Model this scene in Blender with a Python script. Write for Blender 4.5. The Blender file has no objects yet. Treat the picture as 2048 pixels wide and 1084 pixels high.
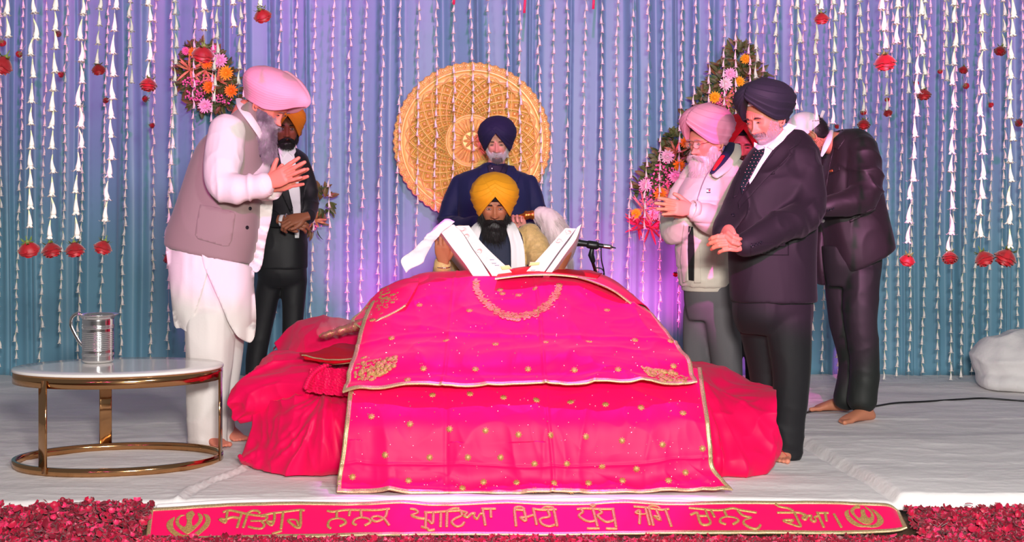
import bpy, bmesh, math, random
import numpy as np
from mathutils import Vector, Matrix
from mathutils.bvhtree import BVHTree
from mathutils.geometry import delaunay_2d_cdt

scene = bpy.context.scene
COL = scene.collection
rng = np.random.default_rng(7)
random.seed(7)
CAM_H, FP, CX, HY = 1.24, 2667.0, 1024.0, 400.0
PI = math.pi

def P(px, py, d):
    return np.array([(px-CX)/FP*d, d, CAM_H-(py-HY)/FP*d])

# ---------------------------------------------------------------- noise
def _h(ix, iy, iz, s):
    n = (ix*374761393 + iy*668265263 + iz*2147483647 + s*974634777) & 0xFFFFFFFF
    n = ((n ^ (n >> 13))*1274126177) & 0xFFFFFFFF
    n = (n ^ (n >> 16)) & 0xFFFF
    return n/32767.5-1.0
def vn(p, f=1.0, s=0):
    q = np.asarray(p, float)*f
    i = np.floor(q).astype(np.int64); t = q-i; t = t*t*(3-2*t)
    x, y, z = i[..., 0], i[..., 1], i[..., 2]
    r = 0
    for dx in (0, 1):
        wx = t[..., 0] if dx else 1-t[..., 0]
        for dy in (0, 1):
            wy = t[..., 1] if dy else 1-t[..., 1]
            for dz in (0, 1):
                wz = t[..., 2] if dz else 1-t[..., 2]
                r = r+wx*wy*wz*_h(x+dx, y+dy, z+dz, s)
    return r
def fbm(p, f=1.0, o=3, s=0):
    r, a = 0, 1.0
    for k in range(o):
        r = r+a*vn(p, f*2**k, s+k*17); a *= .5
    return r

# ---------------------------------------------------------------- mesh container
class MS:
    def __init__(s, V=None, Q=None, T=None, C=None):
        s.V = np.zeros((0, 3)) if V is None else np.asarray(V, float).reshape(-1, 3)
        s.Q = np.zeros((0, 4), int) if Q is None else np.asarray(Q, int).reshape(-1, 4)
        s.T = np.zeros((0, 3), int) if T is None else np.asarray(T, int).reshape(-1, 3)
        s.C = np.ones((len(s.V), 3)) if C is None else np.asarray(C, float)
    def add(s, o):
        n = len(s.V)
        s.V = np.vstack([s.V, o.V]); s.Q = np.vstack([s.Q, o.Q+n]); s.T = np.vstack([s.T, o.T+n]); s.C = np.vstack([s.C, o.C])
        return s
    def copy(s): return MS(s.V.copy(), s.Q.copy(), s.T.copy(), s.C.copy())
    def xf(s, R=None, t=None):
        if R is not None: s.V = s.V @ np.asarray(R).T
        if t is not None: s.V = s.V+np.asarray(t)
        return s
    def normals(s):
        N = np.zeros_like(s.V)
        if len(s.Q):
            n = np.cross(s.V[s.Q[:, 2]]-s.V[s.Q[:, 0]], s.V[s.Q[:, 3]]-s.V[s.Q[:, 1]])
            for k in range(4): np.add.at(N, s.Q[:, k], n)
        if len(s.T):
            n = np.cross(s.V[s.T[:, 1]]-s.V[s.T[:, 0]], s.V[s.T[:, 2]]-s.V[s.T[:, 0]])
            for k in range(3): np.add.at(N, s.T[:, k], n)
        return N/(np.linalg.norm(N, axis=1, keepdims=True)+1e-12)
    def disp(s, d):
        s.V = s.V+s.normals()*np.asarray(d)[:, None]; return s
    def bvh(s):
        polys = [tuple(map(int, q)) for q in s.Q]+[tuple(map(int, q)) for q in s.T]
        return BVHTree.FromPolygons([tuple(v) for v in s.V], polys)
    def edges(s):
        e = [s.Q[:, [i, (i+1) % 4]] for i in range(4)]+[s.T[:, [i, (i+1) % 3]] for i in range(3)]
        e = np.vstack(e) if len(e) else np.zeros((0, 2), int)
        return np.unique(np.sort(e, axis=1), axis=0)
    def relax(s, it=3, k=.5):
        e = s.edges(); n = len(s.V)
        deg = np.bincount(e.ravel(), minlength=n).astype(float)[:, None]; deg[deg == 0] = 1
        for _ in range(it):
            A = np.zeros_like(s.V)
            for c in range(3):
                A[:, c] = np.bincount(e[:, 0], s.V[e[:, 1], c], n)+np.bincount(e[:, 1], s.V[e[:, 0], c], n)
            s.V = s.V*(1-k)+A/deg*k
        return s

def to_mesh(ms, name):
    me = bpy.data.meshes.new(name)
    nq, nt = len(ms.Q), len(ms.T)
    me.vertices.add(len(ms.V)); me.vertices.foreach_set('co', ms.V.astype(np.float32).ravel())
    me.loops.add(nq*4+nt*3); me.loops.foreach_set('vertex_index', np.concatenate([ms.Q.ravel(), ms.T.ravel()]).astype(np.int32))
    me.polygons.add(nq+nt)
    me.polygons.foreach_set('loop_start', np.concatenate([np.arange(nq)*4, nq*4+np.arange(nt)*3]).astype(np.int32))
    me.update(calc_edges=True)
    if len(ms.C) == len(ms.V):
        a = me.color_attributes.new('Tint', 'FLOAT_COLOR', 'POINT')
        a.data.foreach_set('color', np.hstack([ms.C, np.ones((len(ms.C), 1))]).astype(np.float32).ravel())
    return me

def tag(o, label=None, cat=None, group=None, kind=None):
    if label: o['label'] = label
    if cat: o['category'] = cat
    if group: o['group'] = group
    if kind: o['kind'] = kind
    return o
def world_org(o):
    v = np.zeros(3)
    while o is not None:
        v = v+np.array(o.location); o = o.parent
    return v
def mk(name, ms, mat, parent=None, smooth=True, label=None, cat=None, group=None, kind=None, org=None):
    """ms is in world coordinates; the object is placed at its parent (or at its own base)"""
    ms = ms.copy()
    if parent is not None: o0 = world_org(parent)
    elif org is not None: o0 = np.asarray(org, float)
    else:
        lo, hi = ms.V.min(0), ms.V.max(0); o0 = np.array([(lo[0]+hi[0])/2, (lo[1]+hi[1])/2, lo[2]])
    ms.V = ms.V-o0
    me = to_mesh(ms, name)
    me.polygons.foreach_set('use_smooth', [smooth]*len(me.polygons))
    for m in (mat if isinstance(mat, (list, tuple)) else [mat]): me.materials.append(m)
    o = bpy.data.objects.new(name, me); COL.objects.link(o)
    if parent is not None: o.parent = parent
    else: o.location = o0
    return tag(o, label, cat, group, kind)
def empty(name, loc, label, cat, group=None):
    o = bpy.data.objects.new(name, None); COL.objects.link(o); o.location = tuple(loc); o.empty_display_size = .1
    return tag(o, label, cat, group)
def dup(root, loc=None, rotz=None, label=None, scale=None):
    r = root.copy(); COL.objects.link(r)
    if loc is not None: r.location = tuple(loc)
    if rotz is not None: r.rotation_euler = (0, 0, rotz)
    if scale is not None: r.scale = (scale,)*3
    if label: r['label'] = label
    for ch in list(root.children):
        c = ch.copy(); COL.objects.link(c); c.parent = r
        for g in list(ch.children):
            d = g.copy(); COL.objects.link(d); d.parent = c
    return r

# ---------------------------------------------------------------- shapes
def nrm(v):
    v = np.asarray(v, float); return v/(np.linalg.norm(v)+1e-12)
def loft(rings, n=24, power=2.0, caps=True):
    """rings: list of (centre, a-axis vector, b-axis vector)"""
    th = np.linspace(0, 2*PI, n, endpoint=False)
    c, s = np.cos(th), np.sin(th); e = 2.0/power
    cc, ss = np.sign(c)*np.abs(c)**e, np.sign(s)*np.abs(s)**e
    V = np.vstack([np.asarray(r[0])[None]+cc[:, None]*np.asarray(r[1])[None]+ss[:, None]*np.asarray(r[2])[None] for r in rings])
    m = len(rings); Q = []
    i = np.arange(n); j = (i+1) % n
    for k in range(m-1):
        Q.append(np.stack([k*n+i, k*n+j, (k+1)*n+j, (k+1)*n+i], 1))
    ms = MS(V, np.vstack(Q))
    if caps:
        a = len(ms.V)
        ms.V = np.vstack([ms.V, np.asarray(rings[0][0])[None], np.asarray(rings[-1][0])[None]])
        ms.C = np.ones((len(ms.V), 3))
        ms.T = np.vstack([np.stack([j, i, np.full(n, a)], 1), np.stack([(m-1)*n+i, (m-1)*n+j, np.full(n, a+1)], 1)])
    return ms
def cr(pts, n):
    """Catmull-Rom resample of k-dimensional points, n samples per span"""
    p = np.asarray(pts, float); p = np.vstack([2*p[0]-p[1], p, 2*p[-1]-p[-2]])
    out = []
    for i in range(1, len(p)-2):
        t = np.linspace(0, 1, n, endpoint=False)[:, None]
        out.append(.5*((2*p[i])+(-p[i-1]+p[i+1])*t+(2*p[i-1]-5*p[i]+4*p[i+1]-p[i+2])*t**2+(-p[i-1]+3*p[i]-3*p[i+1]+p[i+2])*t**3))
    return np.vstack(out+[p[-2][None]])
def tube(pts, rad, n=10, flat=1.0, up=(0, 0, 1), sm=0, rounded=True):
    """round (or flattened) tube through 3-D points; rad per point"""
    pts = np.asarray(pts, float); rad = np.asarray(rad, float)*np.ones(len(pts))
    if sm:
        q = cr(np.hstack([pts, rad[:, None]]), sm); pts, rad = q[:, :3], np.maximum(q[:, 3], 1e-4)
    T = np.gradient(pts, axis=0); T = T/(np.linalg.norm(T, axis=1, keepdims=True)+1e-12)
    u = np.asarray(up, float); rings = []
    a = np.cross(T[0], u)
    if np.linalg.norm(a) < .05: a = np.cross(T[0], (1, 0.1, 0))
    a = nrm(a)
    for k in range(len(pts)):
        a = nrm(a-T[k]*a.dot(T[k])); b = np.cross(T[k], a)
        rings.append((pts[k], a*rad[k], b*rad[k]*flat))
    if rounded:
        def cap(k, sg):
            out = []
            for q in (.35, .75, .95):
                r = rings[k]; out.append((r[0]+sg*T[k]*rad[k]*min(1, flat)*q*.9, r[1]*math.sqrt(1-q*q), r[2]*math.sqrt(1-q*q)))
            return out
        rings = cap(0, -1)[::-1]+rings+cap(len(pts)-1, 1)
    return loft(rings, n)
def ball(c, r, nu=20, nv=12):
    r = np.ones(3)*r; u = np.linspace(0, 2*PI, nu, endpoint=False)
    rings = [(np.asarray(c)+np.array([0, 0, r[2]*math.cos(t)]), np.array([r[0]*math.sin(t), 0, 0]), np.array([0, r[1]*math.sin(t), 0])) for t in np.linspace(PI-.04, .04, nv)]
    return loft(rings, nu)
def box(lo, hi):
    x0, y0, z0 = lo; x1, y1, z1 = hi
    V = [(x0, y0, z0), (x1, y0, z0), (x1, y1, z0), (x0, y1, z0), (x0, y0, z1), (x1, y0, z1), (x1, y1, z1), (x0, y1, z1)]
    return MS(V, [(3, 2, 1, 0), (4, 5, 6, 7), (0, 1, 5, 4), (1, 2, 6, 5), (2, 3, 7, 6), (3, 0, 4, 7)])
def grid(A):
    """A: (r,c,3) array -> quads"""
    r, c = A.shape[:2]
    i = np.arange(r-1)[:, None]*c+np.arange(c-1)[None]
    Q = np.stack([i, i+1, i+c+1, i+c], -1).reshape(-1, 4)
    return MS(A.reshape(-1, 3), Q)
def net(rows, nr, nc):
    """control net of points -> smooth fine (r,c,3) grid"""
    A = np.asarray(rows, float)
    B = np.stack([cr(A[:, j], nr) for j in range(A.shape[1])], 1)
    return np.stack([cr(B[i], nc) for i in range(B.shape[0])], 0)
def thick(A, t, N=None):
    """sheet (r,c,3) given a thickness t -> closed solid"""
    r, c = A.shape[:2]
    g = grid(A); N = g.normals()
    back = g.copy(); back.V = g.V-N*t; back.Q = back.Q[:, ::-1]
    ms = g.copy().add(back); n = r*c
    rim = [np.arange(c), np.arange(r)*c+c-1, (r-1)*c+np.arange(c)[::-1], (np.arange(r)*c)[::-1]]
    for e in rim:
        ms.Q = np.vstack([ms.Q, np.stack([e[1:], e[:-1], e[:-1]+n, e[1:]+n], 1)])
    return ms
def lathe(prof, n=48, c=(0, 0, 0)):
    return loft([(np.array([c[0], c[1], c[2]+z]), np.array([r, 0, 0]), np.array([0, r, 0])) for r, z in prof], n, caps=False)

_tmp = []
def remesh(parts, voxel=.008, smooth=4, k=.5):
    ms = MS()
    for p in parts: ms.add(p)
    me = to_mesh(ms, 'tmp'); o = bpy.data.objects.new('tmp', me); COL.objects.link(o)
    m = o.modifiers.new('r', 'REMESH'); m.mode = 'VOXEL'; m.voxel_size = voxel; m.adaptivity = 0
    dg = bpy.context.evaluated_depsgraph_get(); dg.update()
    ev = o.evaluated_get(dg).to_mesh()
    V = np.empty(len(ev.vertices)*3, np.float32); ev.vertices.foreach_get('co', V)
    n = len(ev.polygons); L = np.empty(len(ev.loops), np.int32); ev.loops.foreach_get('vertex_index', L)
    tot = np.empty(n, np.int32); ev.polygons.foreach_get('loop_total', tot)
    st = np.empty(n, np.int32); ev.polygons.foreach_get('loop_start', st)
    q = st[tot == 4]; t = st[tot == 3]
    out = MS(V.reshape(-1, 3), L[q[:, None]+np.arange(4)] if len(q) else None, L[t[:, None]+np.arange(3)] if len(t) else None)
    o.evaluated_get(dg).to_mesh_clear()
    bpy.data.objects.remove(o); bpy.data.meshes.remove(me)
    return out.relax(smooth, k) if smooth else out

# pixel-defined rings -----------------------------------------------------
def pr(px, py, d, hw, dep, yaw=0.0, tilt=0.0, th=0.0):
    """ring: centre pixel+distance, half-width in pixels, half-depth in metres, yaw (deg) of the ring, tilt = a-axis slope (deg)"""
    c = P(px, py, d); w = hw/FP*d; ca, sa = math.cos(math.radians(yaw)), math.sin(math.radians(yaw)); t = math.radians(tilt)
    a = np.array([ca*math.cos(t), sa*math.cos(t), math.sin(t)])*w; b = np.array([-sa, ca, 0])*dep
    if th: b = b+np.array([0, 0, th])
    return (c, a, b)
def limb(pts, n=20, sm=4, flat=1.0):
    """pts: (px,py,d,radius_px)"""
    c = [P(a, b, d) for a, b, d, r in pts]; r = [r/FP*d for a, b, d, r in pts]
    return tube(c, r, n, flat, sm=sm)
def smrings(rings, k=5):
    A = np.array([np.concatenate(r) for r in rings]); B = cr(A, k)
    return [(b[:3], b[3:6], b[6:]) for b in B]

def cam_ray(bv, px, py):
    o = Vector((0, 0, CAM_H)); d = Vector(P(px, py, 1.0))-o; d.normalize()
    h = bv.ray_cast(o, d)
    return h, d
def patch(bv, poly, step=3.0, off=.003, th=.004, fallback=None, bulge=0.0):
    """outline in pixels laid on the surface behind it, following it at a small offset, with thickness"""
    poly = [np.array(p, float) for p in poly]
    B = []
    for i, p in enumerate(poly):
        q = poly[(i+1) % len(poly)]; n = max(1, int(np.linalg.norm(q-p)/step))
        for k in range(n): B.append(p+(q-p)*k/n)
    B = np.array(B); lo, hi = B.min(0), B.max(0); nb = len(B)
    pts = [Vector(b) for b in B]
    def inside(x, y):
        c = False
        for i in range(nb):
            x1, y1 = B[i]; x2, y2 = B[i-1]
            if (y1 > y) != (y2 > y) and x < (x2-x1)*(y-y1)/(y2-y1)+x1: c = not c
        return c
    for gx in np.arange(lo[0]+step/2, hi[0], step):
        for gy in np.arange(lo[1]+step/2, hi[1], step):
            if np.min(np.hypot(B[:, 0]-gx, B[:, 1]-gy)) > step*.5 and inside(gx, gy): pts.append(Vector((gx, gy)))
    vs, es, fs, *_ = delaunay_2d_cdt(pts, [], [list(range(nb))], 1, 1e-4)
    V = []; ok = []
    for v in vs:
        h, d = cam_ray(bv, v[0], v[1])
        ok.append(h[0] is not None); V.append((np.array(h[0]) if ok[-1] else None, np.array(d)))
    good = [i for i in range(len(vs)) if ok[i]]
    if not good: return MS()
    G = np.array([[vs[i][0], vs[i][1]] for i in good]); D = np.array([V[i][0][1] for i in good])
    W = []; Bk = []
    for i, v in enumerate(vs):
        if ok[i]: p = V[i][0]
        else:
            j = np.argmin(np.hypot(G[:, 0]-v[0], G[:, 1]-v[1])); p = P(v[0], v[1], D[j])
        W.append(p-V[i][1]*off); Bk.append(p+V[i][1]*(th-off))
    n = len(W); T = []
    for f in fs:
        f = list(f)
        for k in range(1, len(f)-1): T.append((f[0], f[k], f[k+1]))
    T = np.array(T)
    a = np.array(W); nn = np.cross(a[T[:, 1]]-a[T[:, 0]], a[T[:, 2]]-a[T[:, 0]])
    cen = a[T].mean(1)-np.array([0, 0, CAM_H]); fl = (nn*cen).sum(1) > 0
    T[fl] = T[fl][:, ::-1]
    e = {}
    for t in T:
        for k in range(3):
            key = (int(t[k]), int(t[(k+1) % 3])); e[key] = 1
    rim = [(p, q) for (p, q) in e if (q, p) not in e]
    Q = [(q, p, p+n, q+n) for p, q in rim]
    return MS(np.vstack([a, np.array(Bk)]), np.array(Q) if Q else None, np.vstack([T, T[:, ::-1]+n]))

# ---------------------------------------------------------------- materials
MATS = {}
def mat(name, col, rough=.6, metal=0.0, bump=0.0, bscale=200.0, var=0.0, vscale=6.0, sheen=0.0, spec=.5, trans=0.0, sss=0.0, emit=0.0, attr=None, col2=None, stretch=(1, 1, 1), coat=0.0, weave=0.0, wscale=40., ior=1.45, aniso=0, alpha=None):
    if name in MATS: return MATS[name]
    m = bpy.data.materials.new(name); m.use_nodes = True; nt = m.node_tree; N = nt.nodes; L = nt.links
    b = N['Principled BSDF']; I = b.inputs
    c4 = tuple(col)+(1,)
    I['Roughness'].default_value = rough; I['Metallic'].default_value = metal; I['Specular IOR Level'].default_value = spec
    I['Sheen Weight'].default_value = sheen; I['Transmission Weight'].default_value = trans; I['IOR'].default_value = ior
    I['Coat Weight'].default_value = coat; I['Base Color'].default_value = c4
    if sss: I['Subsurface Weight'].default_value = sss; I['Subsurface Radius'].default_value = (1, .35, .2); I['Subsurface Scale'].default_value = .012
    if alpha is not None: I['Alpha'].default_value = alpha
    src = None; tc = None
    if var or bump or weave or col2:
        tc = N.new('ShaderNodeTexCoord'); mp = N.new('ShaderNodeMapping'); mp.inputs['Scale'].default_value = stretch
        L.new(tc.outputs['Object'], mp.inputs['Vector'])
    if var or col2:
        nz = N.new('ShaderNodeTexNoise'); nz.inputs['Scale'].default_value = vscale; nz.inputs['Detail'].default_value = 4
        L.new(mp.outputs[0], nz.inputs['Vector'])
        mx = N.new('ShaderNodeMix'); mx.data_type = 'RGBA'
        cr_ = N.new('ShaderNodeMapRange'); cr_.inputs[1].default_value = .35; cr_.inputs[2].default_value = .65
        L.new(nz.outputs[0], cr_.inputs[0]); L.new(cr_.outputs[0], mx.inputs[0])
        c2 = tuple(col2) if col2 else tuple(min(1, c*(1+var)) for c in col)
        c1 = tuple(col) if col2 else tuple(c*(1-var) for c in col)
        mx.inputs[6].default_value = c1+(1,); mx.inputs[7].default_value = c2+(1,); src = mx.outputs[2]
    if attr:
        at = N.new('ShaderNodeAttribute'); at.attribute_name = attr
        mu = N.new('ShaderNodeMix'); mu.data_type = 'RGBA'; mu.blend_type = 'MULTIPLY'; mu.inputs[0].default_value = 1
        if src is not None: L.new(src, mu.inputs[6])
        else: mu.inputs[6].default_value = c4
        L.new(at.outputs['Color'], mu.inputs[7]); src = mu.outputs[2]
    if src is not None: L.new(src, I['Base Color'])
    nrmout = None
    if bump:
        nb = N.new('ShaderNodeTexNoise'); nb.inputs['Scale'].default_value = bscale; nb.inputs['Detail'].default_value = 5
        L.new(mp.outputs[0], nb.inputs['Vector'])
        bp = N.new('ShaderNodeBump'); bp.inputs['Strength'].default_value = min(1, bump); bp.inputs['Distance'].default_value = .01*max(1, bump)*20/bscale if bscale > 20 else .01*max(1, bump)
        L.new(nb.outputs[0], bp.inputs['Height']); nrmout = bp
    if weave:
        wv = N.new('ShaderNodeTexWave'); wv.inputs['Scale'].default_value = wscale; wv.inputs['Distortion'].default_value = 1.5
        L.new(mp.outputs[0], wv.inputs['Vector'])
        b2 = N.new('ShaderNodeBump'); b2.inputs['Strength'].default_value = weave; b2.inputs['Distance'].default_value = .002
        L.new(wv.outputs[1], b2.inputs['Height'])
        if nrmout: L.new(nrmout.outputs[0], b2.inputs['Normal'])
        nrmout = b2
    if nrmout: L.new(nrmout.outputs[0], I['Normal'])
    if emit: I['Emission Color'].default_value = c4; I['Emission Strength'].default_value = emit
    MATS[name] = m
    return m
def sr(r, g, b):
    f = lambda c: (c/255/12.92) if c/255 <= .04045 else ((c/255+.055)/1.055)**2.4
    return (f(r), f(g), f(b))
# ================================================================ camera and light
cam = bpy.data.cameras.new('camera'); co = bpy.data.objects.new('camera', cam); COL.objects.link(co)
co.location = (0, 0, CAM_H); co.rotation_euler = (PI/2, 0, 0)
cam.sensor_width = 36; cam.lens = 36*FP/2048; cam.shift_y = -142/2048; cam.clip_end = 60
scene.camera = co
scene.view_settings.view_transform = 'Standard'; scene.view_settings.look = 'None'
scene.view_settings.exposure = 0.28; scene.view_settings.gamma = 1
w = bpy.data.worlds.new('hall'); scene.world = w; w.use_nodes = True
w.node_tree.nodes['Background'].inputs[0].default_value = (.66, .64, .68, 1); w.node_tree.nodes['Background'].inputs[1].default_value = .20

def light(kind, name, loc, tgt, power, col, size=.3, spot=60, blend=.5):
    l = bpy.data.lights.new(name, kind); o = bpy.data.objects.new(name, l); COL.objects.link(o)
    o.location = loc; l.energy = power; l.color = col
    if kind == 'AREA': l.shape = 'RECTANGLE'; l.size = size; l.size_y = size*.6
    elif kind == 'SPOT': l.shadow_soft_size = size; l.spot_size = math.radians(spot); l.spot_blend = blend
    o.rotation_euler = (Vector(tgt)-Vector(loc)).to_track_quat('-Z', 'Y').to_euler()
    return o
KEY = light('AREA', 'camera_flash', (.35, -.2, 1.95), (0, 7, .95), 370, (1, .955, .90), .7)
light('SPOT', 'hall_flood', (2.2, .3, 3.3), (.3, 7.5, .9), 400, (.95, .97, 1), .25, 70, .7)
MG = (1.0, .06, .75)
# stage pars on the front truss, magenta and violet
light('SPOT', 'par_left', (-3.2, 3.6, 4.6), (-2.6, 9.35, 3.1), 1150, (1, .04, .62), .08, 40, .9)
light('SPOT', 'par_right', (3.2, 3.6, 4.6), (2.9, 9.35, 3.1), 1150, (1, .04, .62), .08, 40, .9)
light('SPOT', 'par_middle', (0.2, 3.0, 4.6), (-0.1, 9.35, 2.7), 1000, (1, .10, .75), .08, 44, 1)
light('SPOT', 'par_men_left', (-.9, -1.0, 3.3), (-1.40, 6.7, 1.33), 1150, MG, .05, 9.5, .35)
light('SPOT', 'par_men_right', (1.1, -1.0, 3.3), (1.47, 6.6, 1.20), 3200, (1, .05, .62), .05, 10.5, .35)
light('SPOT', 'par_top_cloth', (0.1, 6.6, 4.2), (0.05, 6.05, .55), 560, (.95, .03, .95), .05, 25, .3)
for k_, (x_, p_, c_) in enumerate(((-3.4, 26, (1, .05, .6)), (-2.7, 22, (1, .5, .3)), (-1.9, 26, (1, .05, .7)), (2.0, 22, (1, .1, .6)), (3.0, 22, (.9, .6, .5)))):  # small coloured spots added only to put highlights in the jug and brass
    light('SPOT', 'added_glint_lamp', (x_, -.6, 2.9+.12*(k_ % 2)), (x_*.55, 6.6, .5), p_, c_, .09, 30, .6)
light('SPOT', 'uplight_left', (-1.0, 8.7, .10), (-.86, 9.4, .95), 80, (1, .05, .42), .05, 75, .9)
light('SPOT', 'uplight_right', (.92, 8.7, .10), (.98, 9.4, 1.05), 130, (1, .05, .36), .05, 85, .9)

# ================================================================ setting
m_floor = mat('white cotton cloth', sr(226, 222, 220), .85, bump=.5, bscale=30, var=.03, vscale=3)
m_wood = mat('dark brown board', sr(74, 52, 38), .6, var=.2, vscale=8, bump=.3)
m_wall = mat('dark hall wall', sr(50, 52, 60), .9)
mk('wall_back', box((-5.2, 9.75, -.2), (5.2, 9.85, 3.6)), m_wall, smooth=False, kind='structure')
xs = np.linspace(-7, 7, 60)
fl = np.array([[(x, y, z) for x in xs] for y, z in ((5.62, -.045), (5.4, -.058), (5.3, -.092), (5.2, -.100), (4.9, -.13), (4.3, -.16), (2.0, -.16), (-3.5, -.16))])
mk('floor', thick(fl, -.03), m_wood, kind='structure')

def edge_d(x): return 5.50+.045*np.cos(x*1.1)-.03*np.abs(x)/2.5+.006*np.sin(x*9)
X = np.linspace(-4.8, 4.8, 560); T = np.linspace(0, 1, 230)
XX, TT = np.meshgrid(X, T)
Y0 = edge_d(XX); YY = Y0+(9.62-Y0)*TT**1.15
pp = np.stack([XX, YY*1.0, 0*XX], -1)
H = .006*vn(pp*[1.2, 3.2, 1], 1.6, 3)+.004*(1-np.abs(vn(pp*[1, 2.6, 1], 3.2, 9)))**4+.0022*(1-np.abs(vn(pp*[.7, 2.2, 1], 9, 5)))**3
# fold where two floor pieces meet (right) and a puckered join (left)
sx, sy = P(1590, 880, 1.24*FP/480), P(1800, 1003, 1.24*FP/603)
dv = nrm((sy-sx)[:2]); nx = np.array([-dv[1], dv[0]])
dist = (XX-sx[0])*nx[0]+(YY-sx[1])*nx[1]
fd_ = 1/(1+np.exp(np.clip((YY-6.95)*14, -40, 40)))
H += fd_*(.034*(1/(1+np.exp(np.clip(-dist*160, -40, 40))))-.010*np.exp(-((dist+.02)/.014)**2))
wl = -1.24-.16*np.cos((YY-5.4)*2.0)+.02*vn(pp, 7, 1)
H += (.012*np.exp(-((XX-wl)/.014)**2)-.008*np.exp(-((XX-wl-.03)/.012)**2))*(YY < 6.3)
H += .007*np.exp(-((YY-7.55-.05*np.sin(XX*2))/.02)**2)*(XX > 1.9)
fr = np.clip((YY-Y0)/.03, 0, 1); H = H*fr-.030*(1-fr)**2
G = np.stack([XX, YY, H], -1); low = G[:1].copy(); low[..., 2] = -.036; low[..., 1] += .012
mk('floor_cloth', thick(np.concatenate([low, G], 0), -.004), m_floor, label='white cotton sheet spread flat over the whole stage floor', cat='floor cloth')
FX, FY, FH = X.copy(), YY.copy(), H.copy()
def fz(x, y):
    i = np.argmin(np.abs(FX-x)); j = np.argmin(np.abs(FY[:, i]-y)); return FH[j, i]

# pale hem rolled along the stage front
rp = np.array([[x, edge_d(x)-.012, -.012+.006*math.sin(x*5)] for x in np.linspace(-1.45, 1.25, 70)])
mk('rolled_cloth_hem', tube(rp, .013+.004*vn(rp, 6, 2), 10), mat('rolled white hem', sr(232, 224, 226), .8, bump=.3, bscale=60), label='thin rolled white hem running along the stage edge above the lettered banner', cat='cloth hem')

# curtain -----------------------------------------------------------------
m_cur = mat('blue satin curtain', sr(102, 150, 172), .42, sheen=.2, bump=.12, bscale=120, stretch=(1, 1, .05))
X = np.linspace(-4.9, 4.9, 2600); h = np.zeros_like(X); x = -4.9; r2 = random.Random(5)
while x < 4.9:
    wd = r2.choice([.012, .016, .022, .03]); a = r2.uniform(.02, .05)
    h += a*np.exp(-np.abs((X-x)/wd)**2.2)*(1 if r2.random() < .75 else -.7); x += r2.choice([.03, .045, .09, .14, .2, .26])*r2.uniform(.8, 1.2)
h += .010*np.sin(X*13+2*np.sin(X*3))
Z = np.linspace(0.0, 3.3, 60); XX2, ZZ = np.meshgrid(X, Z)
hh = np.tile(h, (60, 1))*(.8+.2*np.sin(ZZ*1.3+XX2*4))
A = np.stack([XX2+.006*np.sin(ZZ*2+XX2*5), 9.42-hh, ZZ], -1)
mk('backdrop_curtain', thick(A, .004), m_cur, label='tall pleated pale blue satin curtain closing the back of the stage', cat='curtain')
mk('curtain_rail', tube([(-4.95, 9.42, 3.32), (4.95, 9.42, 3.32)], .02, 12), mat('rail steel', (.5, .5, .52), .3, 1), label='steel rail along the top of the blue backdrop curtain', cat='curtain rail')

# ================================================================ gold medallion
m_gold = mat('matte gold relief', sr(228, 198, 116), .42, .25, bump=.25, bscale=60, var=.08, vscale=20)
MC = P(944, 282, 9.27); R = .548
def disc_h(r, th):
    h = np.zeros_like(r)
    def ring(c, w, a): return a*np.exp(-((r-c)/w)**4)
    h += ring(.895, .022, .016)+ring(.855, .008, .006)+ring(.325, .014, .012)+ring(.295, .006, .006)
    n = 60; a = (th*n/(2*PI)) % 1-.5
    cell = (r > .915); q = np.maximum(np.abs(a)*1.0, np.abs(r-.957)/.085)
    dd = np.hypot(a, (r-.957)/.085)
    h += 1.4*cell*(.013*np.clip((.5-q)*5, 0, 1)-.007*np.exp(-((dd-.27)/.06)**2))
    n = 28; g = n/(2*PI)*np.log(np.maximum(r, .05))*1.0; u = th*n/(2*PI)+g; v = th*n/(2*PI)-g
    fu, fv = u % 1, v % 1
    e = np.minimum(np.minimum(fu, 1-fu), np.minimum(fv, 1-fv)); lat = (r > .345)*(r < .80)
    h += 1.5*lat*(.017*np.exp(-((e-.035)/.05)**2)-.008*np.exp(-((e-.15)/.05)**2)+.014*np.clip((e-.2)*5, 0, 1)*(1-.25*(fu-fv)))
    n = 28; a = np.abs((th*n/(2*PI)) % 1-.5); t = (r-.79)/.05
    h += ((r >= .79)*(r < .85))*(.012*np.exp(-((t-1+1.9*a)/.3)**2)+.007)
    pet = (r > .13)*(r < .28); a = np.abs((th*16/(2*PI)) % 1-.5)
    h += 1.5*pet*(.012*np.clip((.46-a-(.2*np.abs((r-.2)/.08)**2))*6, 0, 1)+.003*np.cos(th*48))
    c8 = (r <= .12); h += c8*(.02*np.clip((.085+.025*np.cos(8*th)-r)*18, 0, 1)-.01*np.exp(-((r-.028)/.008)**2))
    h += .012*np.exp(-((r-.13)/.008)**2)
    return h+.02*(1-r**2)
med = empty('wall_medallion', MC, 'large round gold relief medallion hanging on the blue curtain behind the men', 'medallion')
for nm, r0, r1, nr in (('centre_flower', .003, .34, 70), ('lattice_panel', .34, .84, 150), ('rim', .84, 1.0, 60)):
    rr, th = np.meshgrid(np.linspace(r0, r1, nr), np.linspace(0, 2*PI, 1081))
    rad = rr.copy()
    if r1 == 1.0: rad = rr*(1+np.clip((rr-.93)/.07, 0, 1)*(.018*np.abs(np.cos(30*(th)))-.012))
    A = np.stack([MC[0]+R*rad*np.cos(th), MC[1]-disc_h(rr, th), MC[2]+R*rad*np.sin(th)], -1)
    g = grid(A)
    if r1 == 1.0:
        B = A[:, -1:].repeat(2, 1).copy(); B[:, 1, 1] = MC[1]+.03; g.add(grid(B))
    mk(nm, g, m_gold, med)

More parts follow.
